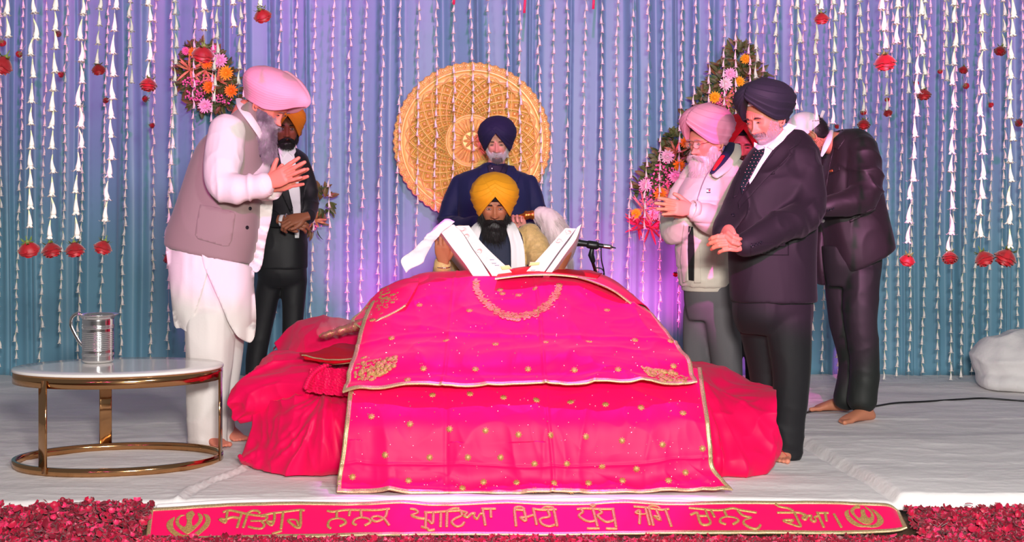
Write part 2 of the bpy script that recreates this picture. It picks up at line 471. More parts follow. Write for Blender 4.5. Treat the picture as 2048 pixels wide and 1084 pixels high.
# ================================================================ oval table and jug
m_brass = mat('polished rose brass', sr(196, 150, 104), .12, 1.0)
m_marble = mat('white marble', sr(236, 232, 228), .12, var=.03, vscale=5, coat=.4)
tc = np.array([-1.850, 6.28, 0]); rot = math.radians(9)
def oval(z, k=1.0, dr=0.0, n=96):
    t = np.linspace(0, 2*PI, n, endpoint=False)
    x, y = (.482+dr)*k*np.cos(t), (.338+dr)*k*np.sin(t)
    return np.stack([tc[0]+x*math.cos(rot)-y*math.sin(rot), tc[1]+x*math.sin(rot)+y*math.cos(rot), np.full(n, z)], 1)
def ring_stack(levels, n=96, close=True):
    V = np.vstack([oval(z, 1, dr, n) for z, dr in levels]); i = np.arange(n); j = (i+1) % n; m = len(levels); Q = []
    for k in range(m if close else m-1):
        a, b = k, (k+1) % m; Q.append(np.stack([a*n+i, a*n+j, b*n+j, b*n+i], 1))
    return MS(V, np.vstack(Q))
table = empty('coffee_table', (tc[0], tc[1], 0.004), 'low oval coffee table with white top and brass frame at stage left', 'table')
top = ring_stack([(.447, -.1), (.447, -.004), (.449, 0), (.458, 0), (.461, -.004), (.461, -.1)], close=False)
n = 96
for lv in (0, 5):
    c = len(top.V); top.V = np.vstack([top.V, [[tc[0], tc[1], .447 if lv == 0 else .461]]]); i = np.arange(n); j = (i+1) % n
    top.T = np.vstack([top.T, np.stack([lv*n+i, lv*n+j, np.full(n, c)], 1)[:, ::1 if lv else -1]])
top.C = np.ones((len(top.V), 3))
mk('tabletop', top, m_marble, table)
mk('rim_band', ring_stack([(.395, -.004), (.447, -.004), (.447, -.024), (.395, -.024)]), m_brass, table)
mk('base_ring', ring_stack([(.004, -.002), (.040, -.002), (.040, -.020), (.004, -.020)]), m_brass, table)
for a in (231, 103, 352):
    t = math.radians(a); x, y = (.474)*math.cos(t), (.330)*math.sin(t)
    px, py = tc[0]+x*math.cos(rot)-y*math.sin(rot), tc[1]+x*math.sin(rot)+y*math.cos(rot)
    out = nrm([px-tc[0], py-tc[1], 0]); sd = np.array([-out[1], out[0], 0])
    mk('leg', loft([(np.array([px, py, z]), sd*.030, out*.006) for z in (.012, .43)], 16, 6), m_brass, table)

m_steel = mat('polished steel', (.80, .79, .78), .14, 1.0)
jd = 6.40; jx = (196-CX)/FP*jd; jz = .4625
prof = [(.0, .001), (.05, .001), (.068, .003), (.072, .008), (.073, .03)]
prof = [(.001, 0.0), (.060, 0.0), (.070, .003), (.0735, .010)]
zz = .012
while zz < .205:
    r = .075
    if .06 < zz < .15: r += .0007*math.sin(zz*700)
    if abs(zz-.040) < .006 or abs(zz-.172) < .008: r += .0028*abs(math.sin((zz)*520))
    prof.append((r, zz)); zz += .0012
prof += [(.074, .207), (.077, .214), (.086, .223), (.098, .2285), (.0985, .231), (.094, .231), (.083, .224), (.072, .212), (.070, .15), (.068, .02), (.001, .016)]
jug = empty('steel_jug', (jx, jd, jz), 'shiny ribbed steel water jug with a curved handle on the oval table', 'jug')
mk('body', loft([(np.array([jx, jd, jz+z]), np.array([r, 0, 0]), np.array([0, r, 0])) for r, z in prof], 64, caps=False), m_steel, jug)
hp = [(-.078, .224), (-.100, .232), (-.124, .214), (-.130, .178), (-.112, .135), (-.090, .098), (-.074, .078)]
mk('handle', tube([(jx+a, jd, jz+b) for a, b in hp], .0085, 12, .45, up=(0, 1, 0), sm=6), m_steel, jug)

# ================================================================ cable, bundles of white cloth
cp = [(1596, 834), (1615, 825), (1640, 820), (1690, 818), (1740, 815), (1790, 809), (1850, 805), (1920, 801), (1970, 798), (2048, 802), (2140, 806)]
pts = []
for a, b in cp:
    d = (1.24-.008)*FP/(b-400); q = P(a, b, d); pts.append((q[0], q[1], fz(q[0], q[1])+.010))
mk('black_cable', tube(pts, .0055, 10, sm=8), mat('black rubber', (.012, .012, .013), .45), label='thin black cable snaking over the white floor at the right behind the barefoot man', cat='cable')
c = P(2075, 722, 8.75)
bd = remesh([ball(c+[0, .05, -.02], (.40, .30, .21), 40, 24), ball(c+[-.17, 0, -.13], (.22, .26, .09), 30, 20), ball(c+[.35, .05, 0], (.4, .3, .22), 40, 24)], .014, 6)
bd.disp(.03*(1-np.abs(vn(bd.V*[1, 1, 1.6], 5, 4)))**3+.012*vn(bd.V, 11, 5)); bd.V[:, 2] = np.maximum(bd.V[:, 2], .010)
mk('cloth_bundle', bd, m_floor, label='heap of white cloth piled against the curtain at the far right edge', cat='cloth bundle')
# ================================================================ tuberose strings and roses
m_flo = mat('tuberose', sr(244, 236, 228), .6, attr='Tint', sss=.0)
m_thread = mat('thread', sr(205, 200, 190), .8)
m_rose = mat('rose petal', sr(172, 10, 28), .5, attr='Tint', sheen=.3)
m_sep = mat('sepal green', sr(110, 130, 62), .7)
def floret_ms(seed, L=.075):
    r = np.random.default_rng(seed); bx, by = r.uniform(-.008, .008, 2)
    zs = np.linspace(0, 1, 8); cx = lambda t: np.array([bx*math.sin(t*PI), by*math.sin(t*PI), -L*t])
    rad = [.0018, .0027, .0036, .0047, .006, .0075, .0092, .0102]
    ms = loft([(cx(t), np.array([q, 0, 0]), np.array([0, q, 0])) for t, q in zip(zs*.8, rad)], 9)
    ms.C = np.where(ms.V[:, 2:3] > -.02, np.array([[.80, .92, .60]]), 1.0)
    base = cx(.78)
    for k in range(6):
        a = k*PI/3+r.uniform(-.2, .2); fl = r.uniform(.7, 1.25); o = np.array([math.cos(a), math.sin(a), 0]); s = np.array([-o[1], o[0], 0])
        rows = [[base+o*.004+s*x*.004 for x in (-1, 0, 1)], [base+o*.010*fl+s*x*.0055+[0, 0, -.008] for x in (-1, 0, 1)],
                [base+o*.017*fl+s*x*.004+[0, 0, -.014] for x in (-1, 0, 1)], [base+o*.023*fl+s*x*.0008+[0, 0, -.016+.005*fl] for x in (-1, 0, 1)]]
        ms.add(grid(np.array(rows)))
    return ms
def curl_ms():
    return tube([(0, 0, 0), (.004, 0, -.02), (.012, 0, -.035), (.022, .004, -.03)], [.002, .003, .0025, .001], 7, sm=3)
def rose_ms(seed, R=.034):
    r = np.random.default_rng(seed); ms = MS()
    for ring, (n, ro, zt, op) in enumerate(((3, .30, 1.25, .05), (4, .5, 1.3, .12), (5, .74, 1.25, .28), (5, .92, 1.1, .5), (6, 1.0, .92, .75))):
        for k in range(n):
            a0 = (k+ring*.37)*2*PI/n+r.uniform(-.15, .15); w = 2*PI/n*.72; rows = []
            for v in np.linspace(0, 1, 8):
                row = []
                for u in np.linspace(-1, 1, 9):
                    a = a0+u*w*(.35+.65*min(1, v*2)); tip = 1-.16*u*u*v
                    rad = R*ro*(.12+.88*math.sin(min(1, v*1.25)*PI/2))*(1-.04*u*u)+R*op*.20*max(0, v-.7)**1.2*3
                    z = -R*zt*v*tip*1.32+R*op*.5*max(0, v-.75)*2
                    row.append((rad*math.cos(a), rad*math.sin(a), z+r.uniform(-.0004, .0004)))
                rows.append(row)
            g = grid(np.array(rows)); t = r.uniform(.72, 1.12)*(1.12-.08*ring); g.C = np.ones_like(g.V)*[t, t*.9, t*.9]; ms.add(g)
    return ms
def sepal_ms(R=.034):
    ms = loft([(np.array([0, 0, z]), np.array([q, 0, 0]), np.array([0, q, 0])) for z, q in ((.02, .0015), (.004, .002), (0, .007), (-.008, .009), (-.012, .004))], 10)
    for k in range(5):
        a = k*2*PI/5; o = np.array([math.cos(a), math.sin(a), 0]); s = np.array([-o[1], o[0], 0])
        ms.add(grid(np.array([[o*.006+s*x*.005+[0, 0, -.003] for x in (-1, 0, 1)], [o*.020+s*x*.005+[0, 0, -.006] for x in (-1, 0, 1)], [o*.032+s*x*.001+[0, 0, .004] for x in (-1, 0, 1)]])))
    return ms
FLO = [mk('floret', floret_ms(i), m_flo, org=(0, 0, 0)) for i in range(5)]
ROSE = [mk('rose', rose_ms(i), m_rose, org=(0, 0, 0)) for i in range(4)]
SEP = mk('sepal', sepal_ms(), m_sep, org=(0, 0, 0))
for i, o in enumerate(FLO): o.data.name = 'floret'
used = {'f': 0}
def child(proto, par, loc, rot=(0, 0, 0), sc=1.0):
    o = proto.copy(); COL.objects.link(o); o.parent = par; o.location = tuple(loc); o.rotation_euler = rot; o.scale = (sc,)*3
    return o
R3 = random.Random(11)
def string(path, label, group, rose=None, pitch=.088, fs=1.0, skip=.03):
    """path: world points top -> bottom; rose: (scale, tilt) at the lower end"""
    path = np.array(path, float); root = empty('tuberose_string', path[0], label, 'flower string', group)
    seg = np.linalg.norm(np.diff(path, axis=0), axis=1); L = seg.sum(); cum = np.concatenate([[0], np.cumsum(seg)])
    at = lambda s: np.array([np.interp(s, cum, path[:, i]) for i in range(3)])
    mk('thread', tube([path[0]*[1, 1, 0]+[0, 0, RIG_Z]]+[at(s) for s in np.linspace(0, L, max(4, int(L/.12)))], .0008, 5, rounded=False), m_thread, root)
    s = R3.uniform(0, .05)
    end = L+(.012 if rose else .0)
    while s+.066*fs < end:
        if R3.random() > skip:
            o = child(R3.choice(FLO), root, at(s)-path[0], (R3.uniform(-.09, .09), R3.uniform(-.09, .09), R3.uniform(0, 6.28)), fs*R3.uniform(.9, 1.1))
        s += pitch*R3.uniform(.86, 1.16)
    if rose:
        rr, tilt = rose
        q = child(R3.choice(ROSE), root, at(L)-path[0], (R3.uniform(-.5, .1), tilt, R3.uniform(0, 6)), rr)
        child(SEP, q, (0, 0, 0))
    return root
def ordinal(n): return ['first', 'second', 'third', 'fourth', 'fifth', 'sixth', 'seventh', 'eighth', 'ninth', 'tenth', 'eleventh', 'twelfth', 'thirteenth'][n]
RIG_Z = 3.30
SNAP = [5.45, 5.75, 6.75, 7.35, 7.9]
for k_, dd in enumerate(SNAP+[9.05]):
    mk('hanging_wire', tube([(-4.9, dd, RIG_Z), (4.9, dd, RIG_Z)], .0025, 6), m_thread, label='thin wire above the stage holding flower strings, '+ordinal(k_)+' counted from the stage front', cat='wire', group='wires above the stage')
# long strings beside the curtain: (x at top, x at y=500, bottom y)
LW = [(4, 0, 741), (48, 37, 738), (94, 84, 740), (135, 124, 692), (172, 160, 735), (216, 204, 730), (261, 247, 715), (310, 304, 735), (345, 338, 715), (393, 378, 720),
      (427, 418, 700), (490, 480, 700), (562, 554, 640), (594, 588, 620), (631, 624, 655), (667, 656, 662), (702, 697, 645), (731, 722, 636), (766, 758, 600),
      (803, 793, 560), (839, 832, 520), (873, 871, 420), (909, 905, 470), (942, 949, 470), (975, 985, 470), (1012, 1021, 470), (1038, 1046, 420), (1078, 1083, 500), (1107, 1101, 500), (1136, 1130, 520),
      (1172, 1163, 545), (1205, 1196, 560), (1236, 1226, 572), (1266, 1257, 590), (1299, 1288, 610), (1326, 1319, 650), (1364, 1358, 655), (1391, 1386, 600), (1419, 1412, 560), (1450, 1440, 540), (1474, 1466, 540),
      (1500, 1494, 540), (1527, 1520, 560), (1553, 1546, 560), (1583, 1570, 560), (1608, 1594, 560), (1634, 1626, 694), (1662, 1650, 762), (1692, 1682, 762), (1716, 1700, 560), (1738, 1722, 600), (1760, 1749, 641),
      (1785, 1774, 762), (1808, 1797, 762), (1834, 1822, 762), (1861, 1850, 762), (1889, 1878, 757), (1914, 1904, 762), (1938, 1928, 762), (1961, 1950, 754), (1989, 1978, 762), (2017, 2004, 762), (2046, 2037, 755)]
def zone(x):
    if x < 360: return 'from the left edge, left of the waistcoat man', 0
    if x < 600: return 'from the left of those behind the waistcoat man', 1
    if x < 790: return 'from the left between waistcoat man and gold medallion', 2
    if x < 1100: return 'from the left across the gold medallion', 3
    if x < 1350: return 'from the gold medallion rightward to the puffer jacket', 4
    if x < 1600: return 'from the left above the men on the right', 5
    if x < 1780: return 'from the left behind the stooping capped man', 6
    return 'rightward from the stooping capped man', 7
cnt = {}
for x0, x1, yb in LW:
    z, k = zone(x0); n = cnt.get(k, 0); cnt[k] = n+1
    d = 9.05; pts = []
    for y in np.linspace(-50, yb, 9):
        x = x0+(x1-x0)*y/500.0+1.5*math.sin(y*.013+x0); q = P(x, y, d); q[1] += .01*math.sin(x0); q[2] = max(q[2], .02); pts.append(q)
    string(pts, 'thin tuberose curtain string, '+ordinal(n)+' '+z, 'long tuberose strings in front of the blue curtain', None, .068, .86, .02)
# nearer strings: (top x, [(x,y)...bottom], distance, rose scale or None, label)
NEAR = [
 ((13, -30), [(13, 60), (13, 112)], 5.35, 1.05, 'near tuberose string at the left edge ending high in a big red rose'),
 ((68, -30), [(65, 120), (62, 250), (58, 400), (54, 482)], 5.55, .92, 'near tuberose string ending in a rose, leftmost of four low left roses'),
 ((111, -30), [(107, 150), (105, 320), (101, 430), (99, 484)], 5.6, .88, 'near tuberose string ending in a rose, second of four low left roses'),
 ((166, -30), [(161, 150), (157, 280), (151, 430), (148, 483)], 5.6, .88, 'near tuberose string ending in a rose, third of four low left roses'),
 ((231, -30), [(226, 120), (219, 280), (213, 440), (211, 480)], 5.6, .82, 'near tuberose string ending in a rose, fourth of four low left roses'),
 ((200, -30), [(198, 60), (196, 100), (195, 127)], 6.6, .8, 'short tuberose string ending in a half-open rose at upper left'),
 ((262, -30), [(261, 60), (265, 165)], 7.6, None, 'short tuberose string without a rose near the two clustered roses at upper left'),
 ((299, -30), [(299, 80), (298, 155)], 5.9, .82, 'short tuberose string ending in a dark red rose left of the pink turban'),
 ((352, -30), [(348, 180), (342, 320), (337, 420), (334, 508)], 7.2, .70, 'tuberose string ending in a small rose beside the waistcoat hem'),
 ((408, -30), [(408, 40), (408, 90)], 5.4, .98, 'short near string ending in a big rose before the upper left flower arrangement'),
 ((467, -30), [(466, 30), (465, 68)], 5.7, None, 'very short near string of three blooms above the upper left flower arrangement'),
 ((436, -30), [(433, 100), (430, 208)], 7.4, None, 'white string passing before the left half of the upper left flower arrangement'),
 ((482, -30), [(480, 100), (477, 195)], 7.4, None, 'white string just behind the back of the pink turban of the bowing man'),
 ((517, -30), [(517, -10), (520, 17)], 5.7, .84, 'near rose on a short thread above the bowing man in pink turban'),
 ((1515, -30), [(1513, 60), (1511, 158)], 7.8, None, 'white string ending above the black turban at its left'),
 ((1554, -30), [(1552, 60), (1550, 160)], 7.4, None, 'white string ending directly above the black turban'),
 ((1597, -30), [(1594, 110), (1592, 238)], 6.9, None, 'white string hanging before the white cap, left of two'),
 ((1634, -30), [(1631, 140), (1628, 268)], 6.9, None, 'white string hanging before the white cap, right of two'),
 ((1641, -30), [(1641, 0), (1642, 24)], 5.9, .72, 'short string with one red rose above the white cap'),
 ((1669, -30), [(1667, 130), (1664, 262)], 6.9, None, 'white string ending at the coat collar of the stooping man'),
 ((1682, -30), [(1681, 20), (1679, 58)], 5.8, None, 'very short near string of two blooms right of the short rose string'),
 ((1719, -30), [(1721, 110), (1728, 205), (1728, 238)], 7.1, .78, 'string ending in a rose just above the back of the stooping man'),
 ((1767, -30), [(1767, 60), (1768, 106)], 5.4, 1.0, 'near string ending in the biggest rose on the right side'),
 ((1777, -30), [(1776, 120), (1773, 218)], 7.9, .62, 'string ending in a small rose below the biggest rose on the right'),
 ((1798, -30), [(1796, 60), (1793, 118)], 5.8, None, 'short near string without rose right of the biggest right-hand rose'),
 ((1819, -30), [(1817, 100), (1816, 200)], 7.4, None, 'plain white string right of the biggest right-hand rose'),
 ((1842, -30), [(1836, 140), (1829, 240), (1822, 400), (1818, 508)], 5.75, .72, 'near string ending in a low rose, leftmost of the four low roses on the right'),
 ((1851, -30), [(1849, 100), (1847, 177)], 7.0, .8, 'string ending in a rose above and left of three small curtain roses at right'),
 ((1893, -30), [(1892, 80), (1892, 160)], 7.5, None, 'plain white string between two curtain roses at upper right'),
 ((1913, -30), [(1909, 150), (1905, 300), (1900, 440), (1899, 502)], 5.75, .76, 'near string ending in a low rose, second of the four low roses on the right'),
 ((1928, -30), [(1928, 70), (1929, 132)], 8.0, .62, 'string ending in a small rose high above the second low right rose'),
 ((1967, -30), [(1965, 150), (1964, 300), (1962, 440), (1961, 502)], 5.6, .88, 'near string ending in a low rose, third of the four low roses on the right'),
 ((2008, -30), [(2006, 40), (2003, 92)], 7.1, .72, 'short string with a rose at the upper right corner'),
 ((2024, -30), [(2023, 150), (2021, 300), (2019, 440), (2019, 498)], 5.5, 1.0, 'near string ending in the largest low rose at the right edge'),
]
for tp, rest, d, ro, lab in NEAR:
    d = min(SNAP, key=lambda q: abs(q-d))
    pts = [P(a, b, d) for a, b in [tp]+rest]
    string(pts, lab, None, (ro*1.28, R3.uniform(-.35, .35)) if ro else None, .086, 1.14 if d < 6.2 else 1.08, 0)
# roses tied onto the curtain strings
LOOSE = [(3, 88, .7, 'rose tied to the leftmost curtain string'), (40, 113, .62, 'small dark rose tied to the second curtain string from the left edge'), (118, 72, .6, 'small rose half hidden beside the third near tuberose string at upper left'),
 (128, 152, .68, 'dark rose facing outward between two strings at upper left, lower than its neighbour'), (209, 203, .6, 'small rose on a curtain string at upper left, lowest of its cluster'), (296, 203, .66, 'middle rose of the three stacked roses left of the pink turban'),
 (299, 255, .58, 'lowest rose of the three stacked roses left of the pink turban'), (1725, 228, .6, 'rose tied to a curtain string behind the string that ends over the stooping man'), (1828, 170, .6, 'curtain rose left of the rose on the string at upper right'),
 (1880, 146, .48, 'smallest curtain rose at upper right, left of the plain white string'), (1930, 176, .6, 'lower curtain rose of the pair at upper right'), (1978, 212, .58, 'curtain rose near the right edge, above the last one'),
 (2034, 248, .75, 'last curtain rose at the right edge, lowest of the upper ones'), (1773, 203, .45, 'tiny curtain rose just above the small rose on its string'), (1677, 256, .5, 'rose peeping over the collar of the stooping man'), (1352, 552, .5, 'dark dry rose beside the hem of the puffer jacket'), (1632, 556, .5, 'rose between the black suit and the legs of the stooping man')]
for x, y, s, lab in LOOSE:
    c = P(x, y, 8.99); r = empty('rose_bloom', c, 'red '+lab, 'rose', 'roses tied onto the curtain strings')
    q = child(R3.choice(ROSE), r, (0, 0, .02), (R3.uniform(-1.5, -.6), R3.uniform(-.4, .4), R3.uniform(0, 6)), s); q.name = 'petals'
    child(SEP, q, (0, 0, 0))
    t = mk('tie_thread', tube([c+[0, 0, .02], c+[.01, .05, .07], c+[.012, .078, .09]], .001, 5), m_thread, r)
for o in FLO+ROSE+[SEP]: bpy.data.objects.remove(o)
# ribbons at the top
m_rib = mat('red ribbon', sr(220, 40, 90), .5)
for x, y, lab in ((1052, 26, 'red ribbon tail hanging at the top edge, middle of three'), (1190, 18, 'red ribbon tail hanging at the top edge, right of three'), (911, 9, 'red ribbon tail hanging at the top edge, left of three')):
    A = np.array([[P(x+w+(j-3)*1.2, y-j*16, 9.0)+[0, .01*math.sin(j), 0] for w in (-2.5, 0, 2.5)] for j in range(6)])
    mk('ribbon_tail', thick(A, .002), m_rib, label=lab, cat='ribbon', group='ribbon tails at the top')

# ================================================================ rose petals in front of the stage
m_pet = mat('loose rose petal', sr(190, 18, 62), .45, attr='Tint', sheen=.2)
def bedz(y): return np.interp(y, [4.3, 4.9, 5.2, 5.3, 5.4, 5.62], [-.16, -.13, -.100, -.092, -.058, -.045])
pu, pv = np.meshgrid(np.linspace(-1, 1, 4), np.linspace(0, 1, 4))
def petals(n, xr, yr, z0, z1, r):
    wd = .0135*r.uniform(.75, 1.25, n); ln = .030*r.uniform(.7, 1.2, n)
    cup = r.uniform(-.008, .010, n); prof = np.array([.35, .9, 1, .55])
    x = pu[None]*prof[None, :, None]*wd[:, None, None]; y = (pv[None]-.5)*ln[:, None, None]; z = cup[:, None, None]*(pu[None]**2+((pv[None]-.5)*2)**2)
    L = np.stack([x, y, z], -1).reshape(n, 16, 3)
    a, b, c = r.uniform(0, 6.28, n), r.normal(0, .55, n), r.normal(0, .55, n)
    ca, sa, cb, sb, cc, sc = np.cos(a), np.sin(a), np.cos(b), np.sin(b), np.cos(c), np.sin(c); o = np.zeros(n); i = np.ones(n)
    Rz = np.array([[ca, -sa, o], [sa, ca, o], [o, o, i]]).transpose(2, 0, 1); Rx = np.array([[i, o, o], [o, cb, -sb], [o, sb, cb]]).transpose(2, 0, 1); Ry = np.array([[cc, o, sc], [o, i, o], [-sc, o, cc]]).transpose(2, 0, 1)
    M = Rz @ Rx @ Ry; V = np.einsum('nij,nkj->nki', M, L)
    px, py = r.uniform(*xr, n), r.uniform(*yr, n)
    mid = (px > -1.46) & (px < 1.60); py = np.where(mid, yr[0]+(py-yr[0])*(5.24-yr[0])/(yr[1]-yr[0]), py)
    side = np.where(mid, 0, np.clip((py-5.15)/.15, 0, 1)); q = np.stack([px, py, px*0], 1); up = .5+.5*vn(q, 9, 8)
    pz = bedz(py)+z0*np.where(mid, .3, 1)+(z1-z0)*r.uniform(0, 1, n)*up*np.where(mid, .25, 1)+side*.028
    V += np.stack([px, py, pz], 1)[:, None]; f = r.uniform(0, 1, n)
    C = np.where(f[:, None] < .16, [[1.5, 4.0, 2.6]], np.where(f[:, None] < .5, [[1.0, .6, .9]], [[.45, .35, .42]]))*r.uniform(.8, 1.15, (n, 1))
    k = (np.arange(3)[:, None]*4+np.arange(3)[None]); Q = np.stack([k, k+1, k+5, k+4], -1).reshape(-1, 4)
    Q = (Q[None]+16*np.arange(n)[:, None, None]).reshape(-1, 4)
    return MS(V.reshape(-1, 3), Q, None, np.repeat(C, 16, 0)), np.stack([px, py, pz], 1)
pr_ = np.random.default_rng(3)
bed, _ = petals(19000, (-2.35, 2.35), (4.96, 5.44), .004, .050, pr_)
far = np.ones(len(bed.V), bool)
mk('petal_bed', bed, m_pet, label='deep bed of loose red and pink rose petals along the stage front', cat='petals', kind='stuff')
one, pos = petals(300, (-2.15, 2.15), (5.10, 5.40), .046, .062, pr_)
for i in range(300):
    V = one.V[i*16:(i+1)*16]; k = one.Q[:9]
    p = MS(V, k, None, one.C[i*16:(i+1)*16])
    mk('rose_petal', p, m_pet, label='single loose rose petal lying on top of the petal bed before the stage', cat='petal', group='rose petals on top of the petal bed')
# ================================================================ draped bed
m_pink = mat('hot pink satin', sr(238, 2, 92), .5, sheen=.08, bump=.10, bscale=260, spec=.22)
m_pinkd = mat('crimson pink satin', sr(226, 2, 78), .5, sheen=.05, spec=.2, bump=.10, bscale=260)
m_red = mat('red satin', sr(196, 4, 28), .5, spec=.2)
m_gt = mat('gold sequin trim', sr(206, 176, 132), .38, .55, bump=1.0, bscale=420, var=.3, vscale=260)
m_emb = mat('gold thread embroidery', sr(186, 146, 88), .45, .3, bump=1.0, bscale=500, var=.25, vscale=180)
m_seq = mat('silver sequin', (.9, .88, .85), .15, 1.0)
m_white = mat('white sheet', sr(232, 228, 226), .8, bump=.3, bscale=60)

def col(*pts): return [P(*p) for p in pts]
def folds(A, amp, f, seed, stretch=(1, 1, 1), sharp=3):
    g = grid(A); N = g.normals()
    if (N[:, 1].mean() > 0): N = -N
    V = g.V*np.array(stretch); w = np.array([vn(V, 2.3, seed+1), vn(V, 2.3, seed+2), vn(V, 2.3, seed+3)]).T*.12
    h = amp*((1-np.abs(vn(V+w, f, seed)))**sharp-.3)+amp*.5*((1-np.abs(vn(V+w, f*2.1, seed+5)))**sharp-.3)
    return (g.V+N*h[:, None]).reshape(A.shape), N
def motif(c, n, r, k=8, seed=0):
    """small eight-pointed embroidered star lying on the cloth"""
    n = nrm(n); u = nrm(np.cross(n, [0, 0, 1])); v = np.cross(n, u); t = np.linspace(0, 2*PI, k*4, endpoint=False)+seed
    rad = r*np.tile([1.0, .80, .58, .80], k)
    ring = c+n*.0022+np.cos(t)[:, None]*rad[:, None]*u+np.sin(t)[:, None]*rad[:, None]*v
    m = len(t); V = np.vstack([ring, ring-n*.004, [c+n*.0045]]); i = np.arange(m); j = (i+1) % m
    return MS(V, np.stack([i+m, j+m, j, i], 1), np.stack([i, j, np.full(m, 2*m)], 1))
def leafpatch(c, n, ang, L, W):
    n = nrm(n); u0 = nrm(np.cross([0, 0, 1], n)); v0 = np.cross(n, u0); u = u0*math.cos(ang)+v0*math.sin(ang); v = np.cross(n, u)
    t = np.linspace(0, 1, 6); w = W*np.sin(t*PI)**.8
    A = np.stack([c+n*.003+u*L*a+v*b*s+n*.0015*(1-abs(s)) for a, b in zip(t-.5, w) for s in (-1, 0, 1)]).reshape(6, 3, 3)
    return grid(A)
def strip(A, N, i0, i1, axis, up=.003, t=.004):
    """a band of the grid as a raised trim"""
    B = A[i0:i1] if axis == 0 else A[:, i0:i1]; M = N.reshape(A.shape)[i0:i1] if axis == 0 else N.reshape(A.shape)[:, i0:i1]
    g1, g2 = B+M*up, B-M*(t-up); r, c = B.shape[:2]; ms = grid(g1); b = grid(g2); n = r*c; ms.add(b)
    for e in (np.arange(c), np.arange(r)*c+c-1, (r-1)*c+np.arange(c)[::-1], (np.arange(r)*c)[::-1]):
        ms.Q = np.vstack([ms.Q, np.stack([e[1:], e[:-1], e[:-1]+n, e[1:]+n], 1)])
    return ms
def band(A, N, side, w, up=.0035):
    """ribbon of constant width w along one side of the grid (pulled inwards along the surface)"""
    M = N.reshape(A.shape)
    if side == 'bottom': E, I, n = A[-1], A[-5]-A[-1], M[-1]
    elif side == 'top': E, I, n = A[0], A[4]-A[0], M[0]
    elif side == 'left': E, I, n = A[:, 0], A[:, 4]-A[:, 0], M[:, 0]
    else: E, I, n = A[:, -1], A[:, -5]-A[:, -1], M[:, -1]
    I = I/(np.linalg.norm(I, axis=1, keepdims=True)+1e-9)
    rows = [E-I*.002-n*.003, E-I*.002+n*up, E+I*w*.35+n*(up+.0015), E+I*w*.5+n*(up+.0002), E+I*w*.65+n*(up+.0015), E+I*w+n*up, E+I*w-n*.003]
    return grid(np.array(rows))

# --- mattress and cushions under the cloths
core = [box((-.72, 6.02, .012), (.80, 7.0, .26)), box((-.62, 6.15, .28), (.60, 6.98, .50)), ball((-1.0, 6.42, .10), (.16, .30, .085), 24, 14), ball((1.06, 6.22, .075), (.15, .20, .062), 24, 14)]
bedm = remesh(core, .02, 6); bedm.V[:, 2] = np.maximum(bedm.V[:, 2], .013)
mk('floor_mattress', bedm, m_white, label='white mattress hidden under the pink cloths, its white corners showing at the floor', cat='mattress')
st = remesh([box((-.50, 6.50, .505), (.45, 6.98, .66)), tube([(-.42, 6.66, .68), (.40, 6.66, .68)], .08, 20), tube([(-.42, 6.86, .70), (.40, 6.86, .70)], .08, 20)], .016, 5)
mk('scripture_cushion', st, m_white, label='white padded stand under the open holy book, mostly hidden by the pink cloth', cat='cushion')

cv = remesh([box((-.66, 5.98, .02), (.82, 7.0, .40)), box((-.60, 6.42, .38), (.56, 7.02, .66))], .02, 6)
mk('bed_cover', cv, m_pinkd, label='crimson satin cover wrapped round the bed sides under the embroidered cloths', cat='bed cover')
# --- lower cloth
Lo = net([
 col((705, 735, 5.98), (850, 735, 5.98), (1000, 733, 5.98), (1150, 733, 5.98), (1300, 735, 5.98), (1402, 738, 5.98)),
 col((701, 775, 5.87), (850, 772, 5.87), (1000, 770, 5.87), (1150, 768, 5.87), (1290, 768, 5.87), (1406, 770, 5.87)),
 col((697, 800, 5.80), (850, 800, 5.79), (1000, 800, 5.79), (1150, 798, 5.79), (1300, 798, 5.79), (1410, 795, 5.81)),
 col((692, 845, 5.70), (846, 846, 5.69), (1000, 848, 5.69), (1152, 846, 5.69), (1306, 845, 5.69), (1417, 838, 5.71)),
 col((685, 905, 5.665), (842, 910, 5.655), (1000, 912, 5.655), (1158, 908, 5.655), (1315, 905, 5.655), (1422, 893, 5.675)),
 col((677, 955, 5.65), (838, 955, 5.64), (1002, 958, 5.64), (1165, 957, 5.64), (1335, 950, 5.645), (1428, 940, 5.66)),
 col((674, 984, 5.592), (836, 985, 5.588), (1004, 985, 5.588), (1170, 985, 5.588), (1370, 982, 5.592), (1464, 982, 5.592))], 26, 60)
r, c = Lo.shape[:2]; tt = np.linspace(0, 1, r)[:, None]; uu = np.linspace(0, 1, c)[None]
Lo, N = folds(Lo, .013, 3.2, 21, (1, 1, .45), 3); Lo, N = folds(Lo, .004, 8, 25, (1, 1, .6), 2.5)
q = np.stack([uu*9+.25*np.sin(tt*3), tt*1.2+0*uu, 0*uu+0*tt], -1)
wv = vn(q, 1.0, 4)+.6*vn(q, 2.3, 6)
Lo = Lo+N.reshape(Lo.shape)*(wv*.016*tt**1.3)[..., None]
Lo[..., 2] += (.012*(1-np.abs(vn(q*[1, 3, 1], .9, 15)))**3*(tt > .6)*(tt < .93))
cz_ = lambda a, w: np.exp(-(a/w)**2)
Lo = Lo+N.reshape(Lo.shape)*(.005*cz_(uu-.527+.004*np.sin(tt*7), .004)+.004*cz_(tt-.74+.01*np.sin(uu*9), .010)-.004*cz_(uu-.25-.02*tt, .006))[..., None]
Lo[..., 2] = np.maximum(Lo[..., 2], .012)
lower = empty('embroidered_floor_length_cloth', (0, 5.7, .012), 'pink satin cloth with gold stars hanging down the front of the bed to the floor', 'drape')
g = thick(Lo, -.003); mk('sheet', g, m_pink, lower)
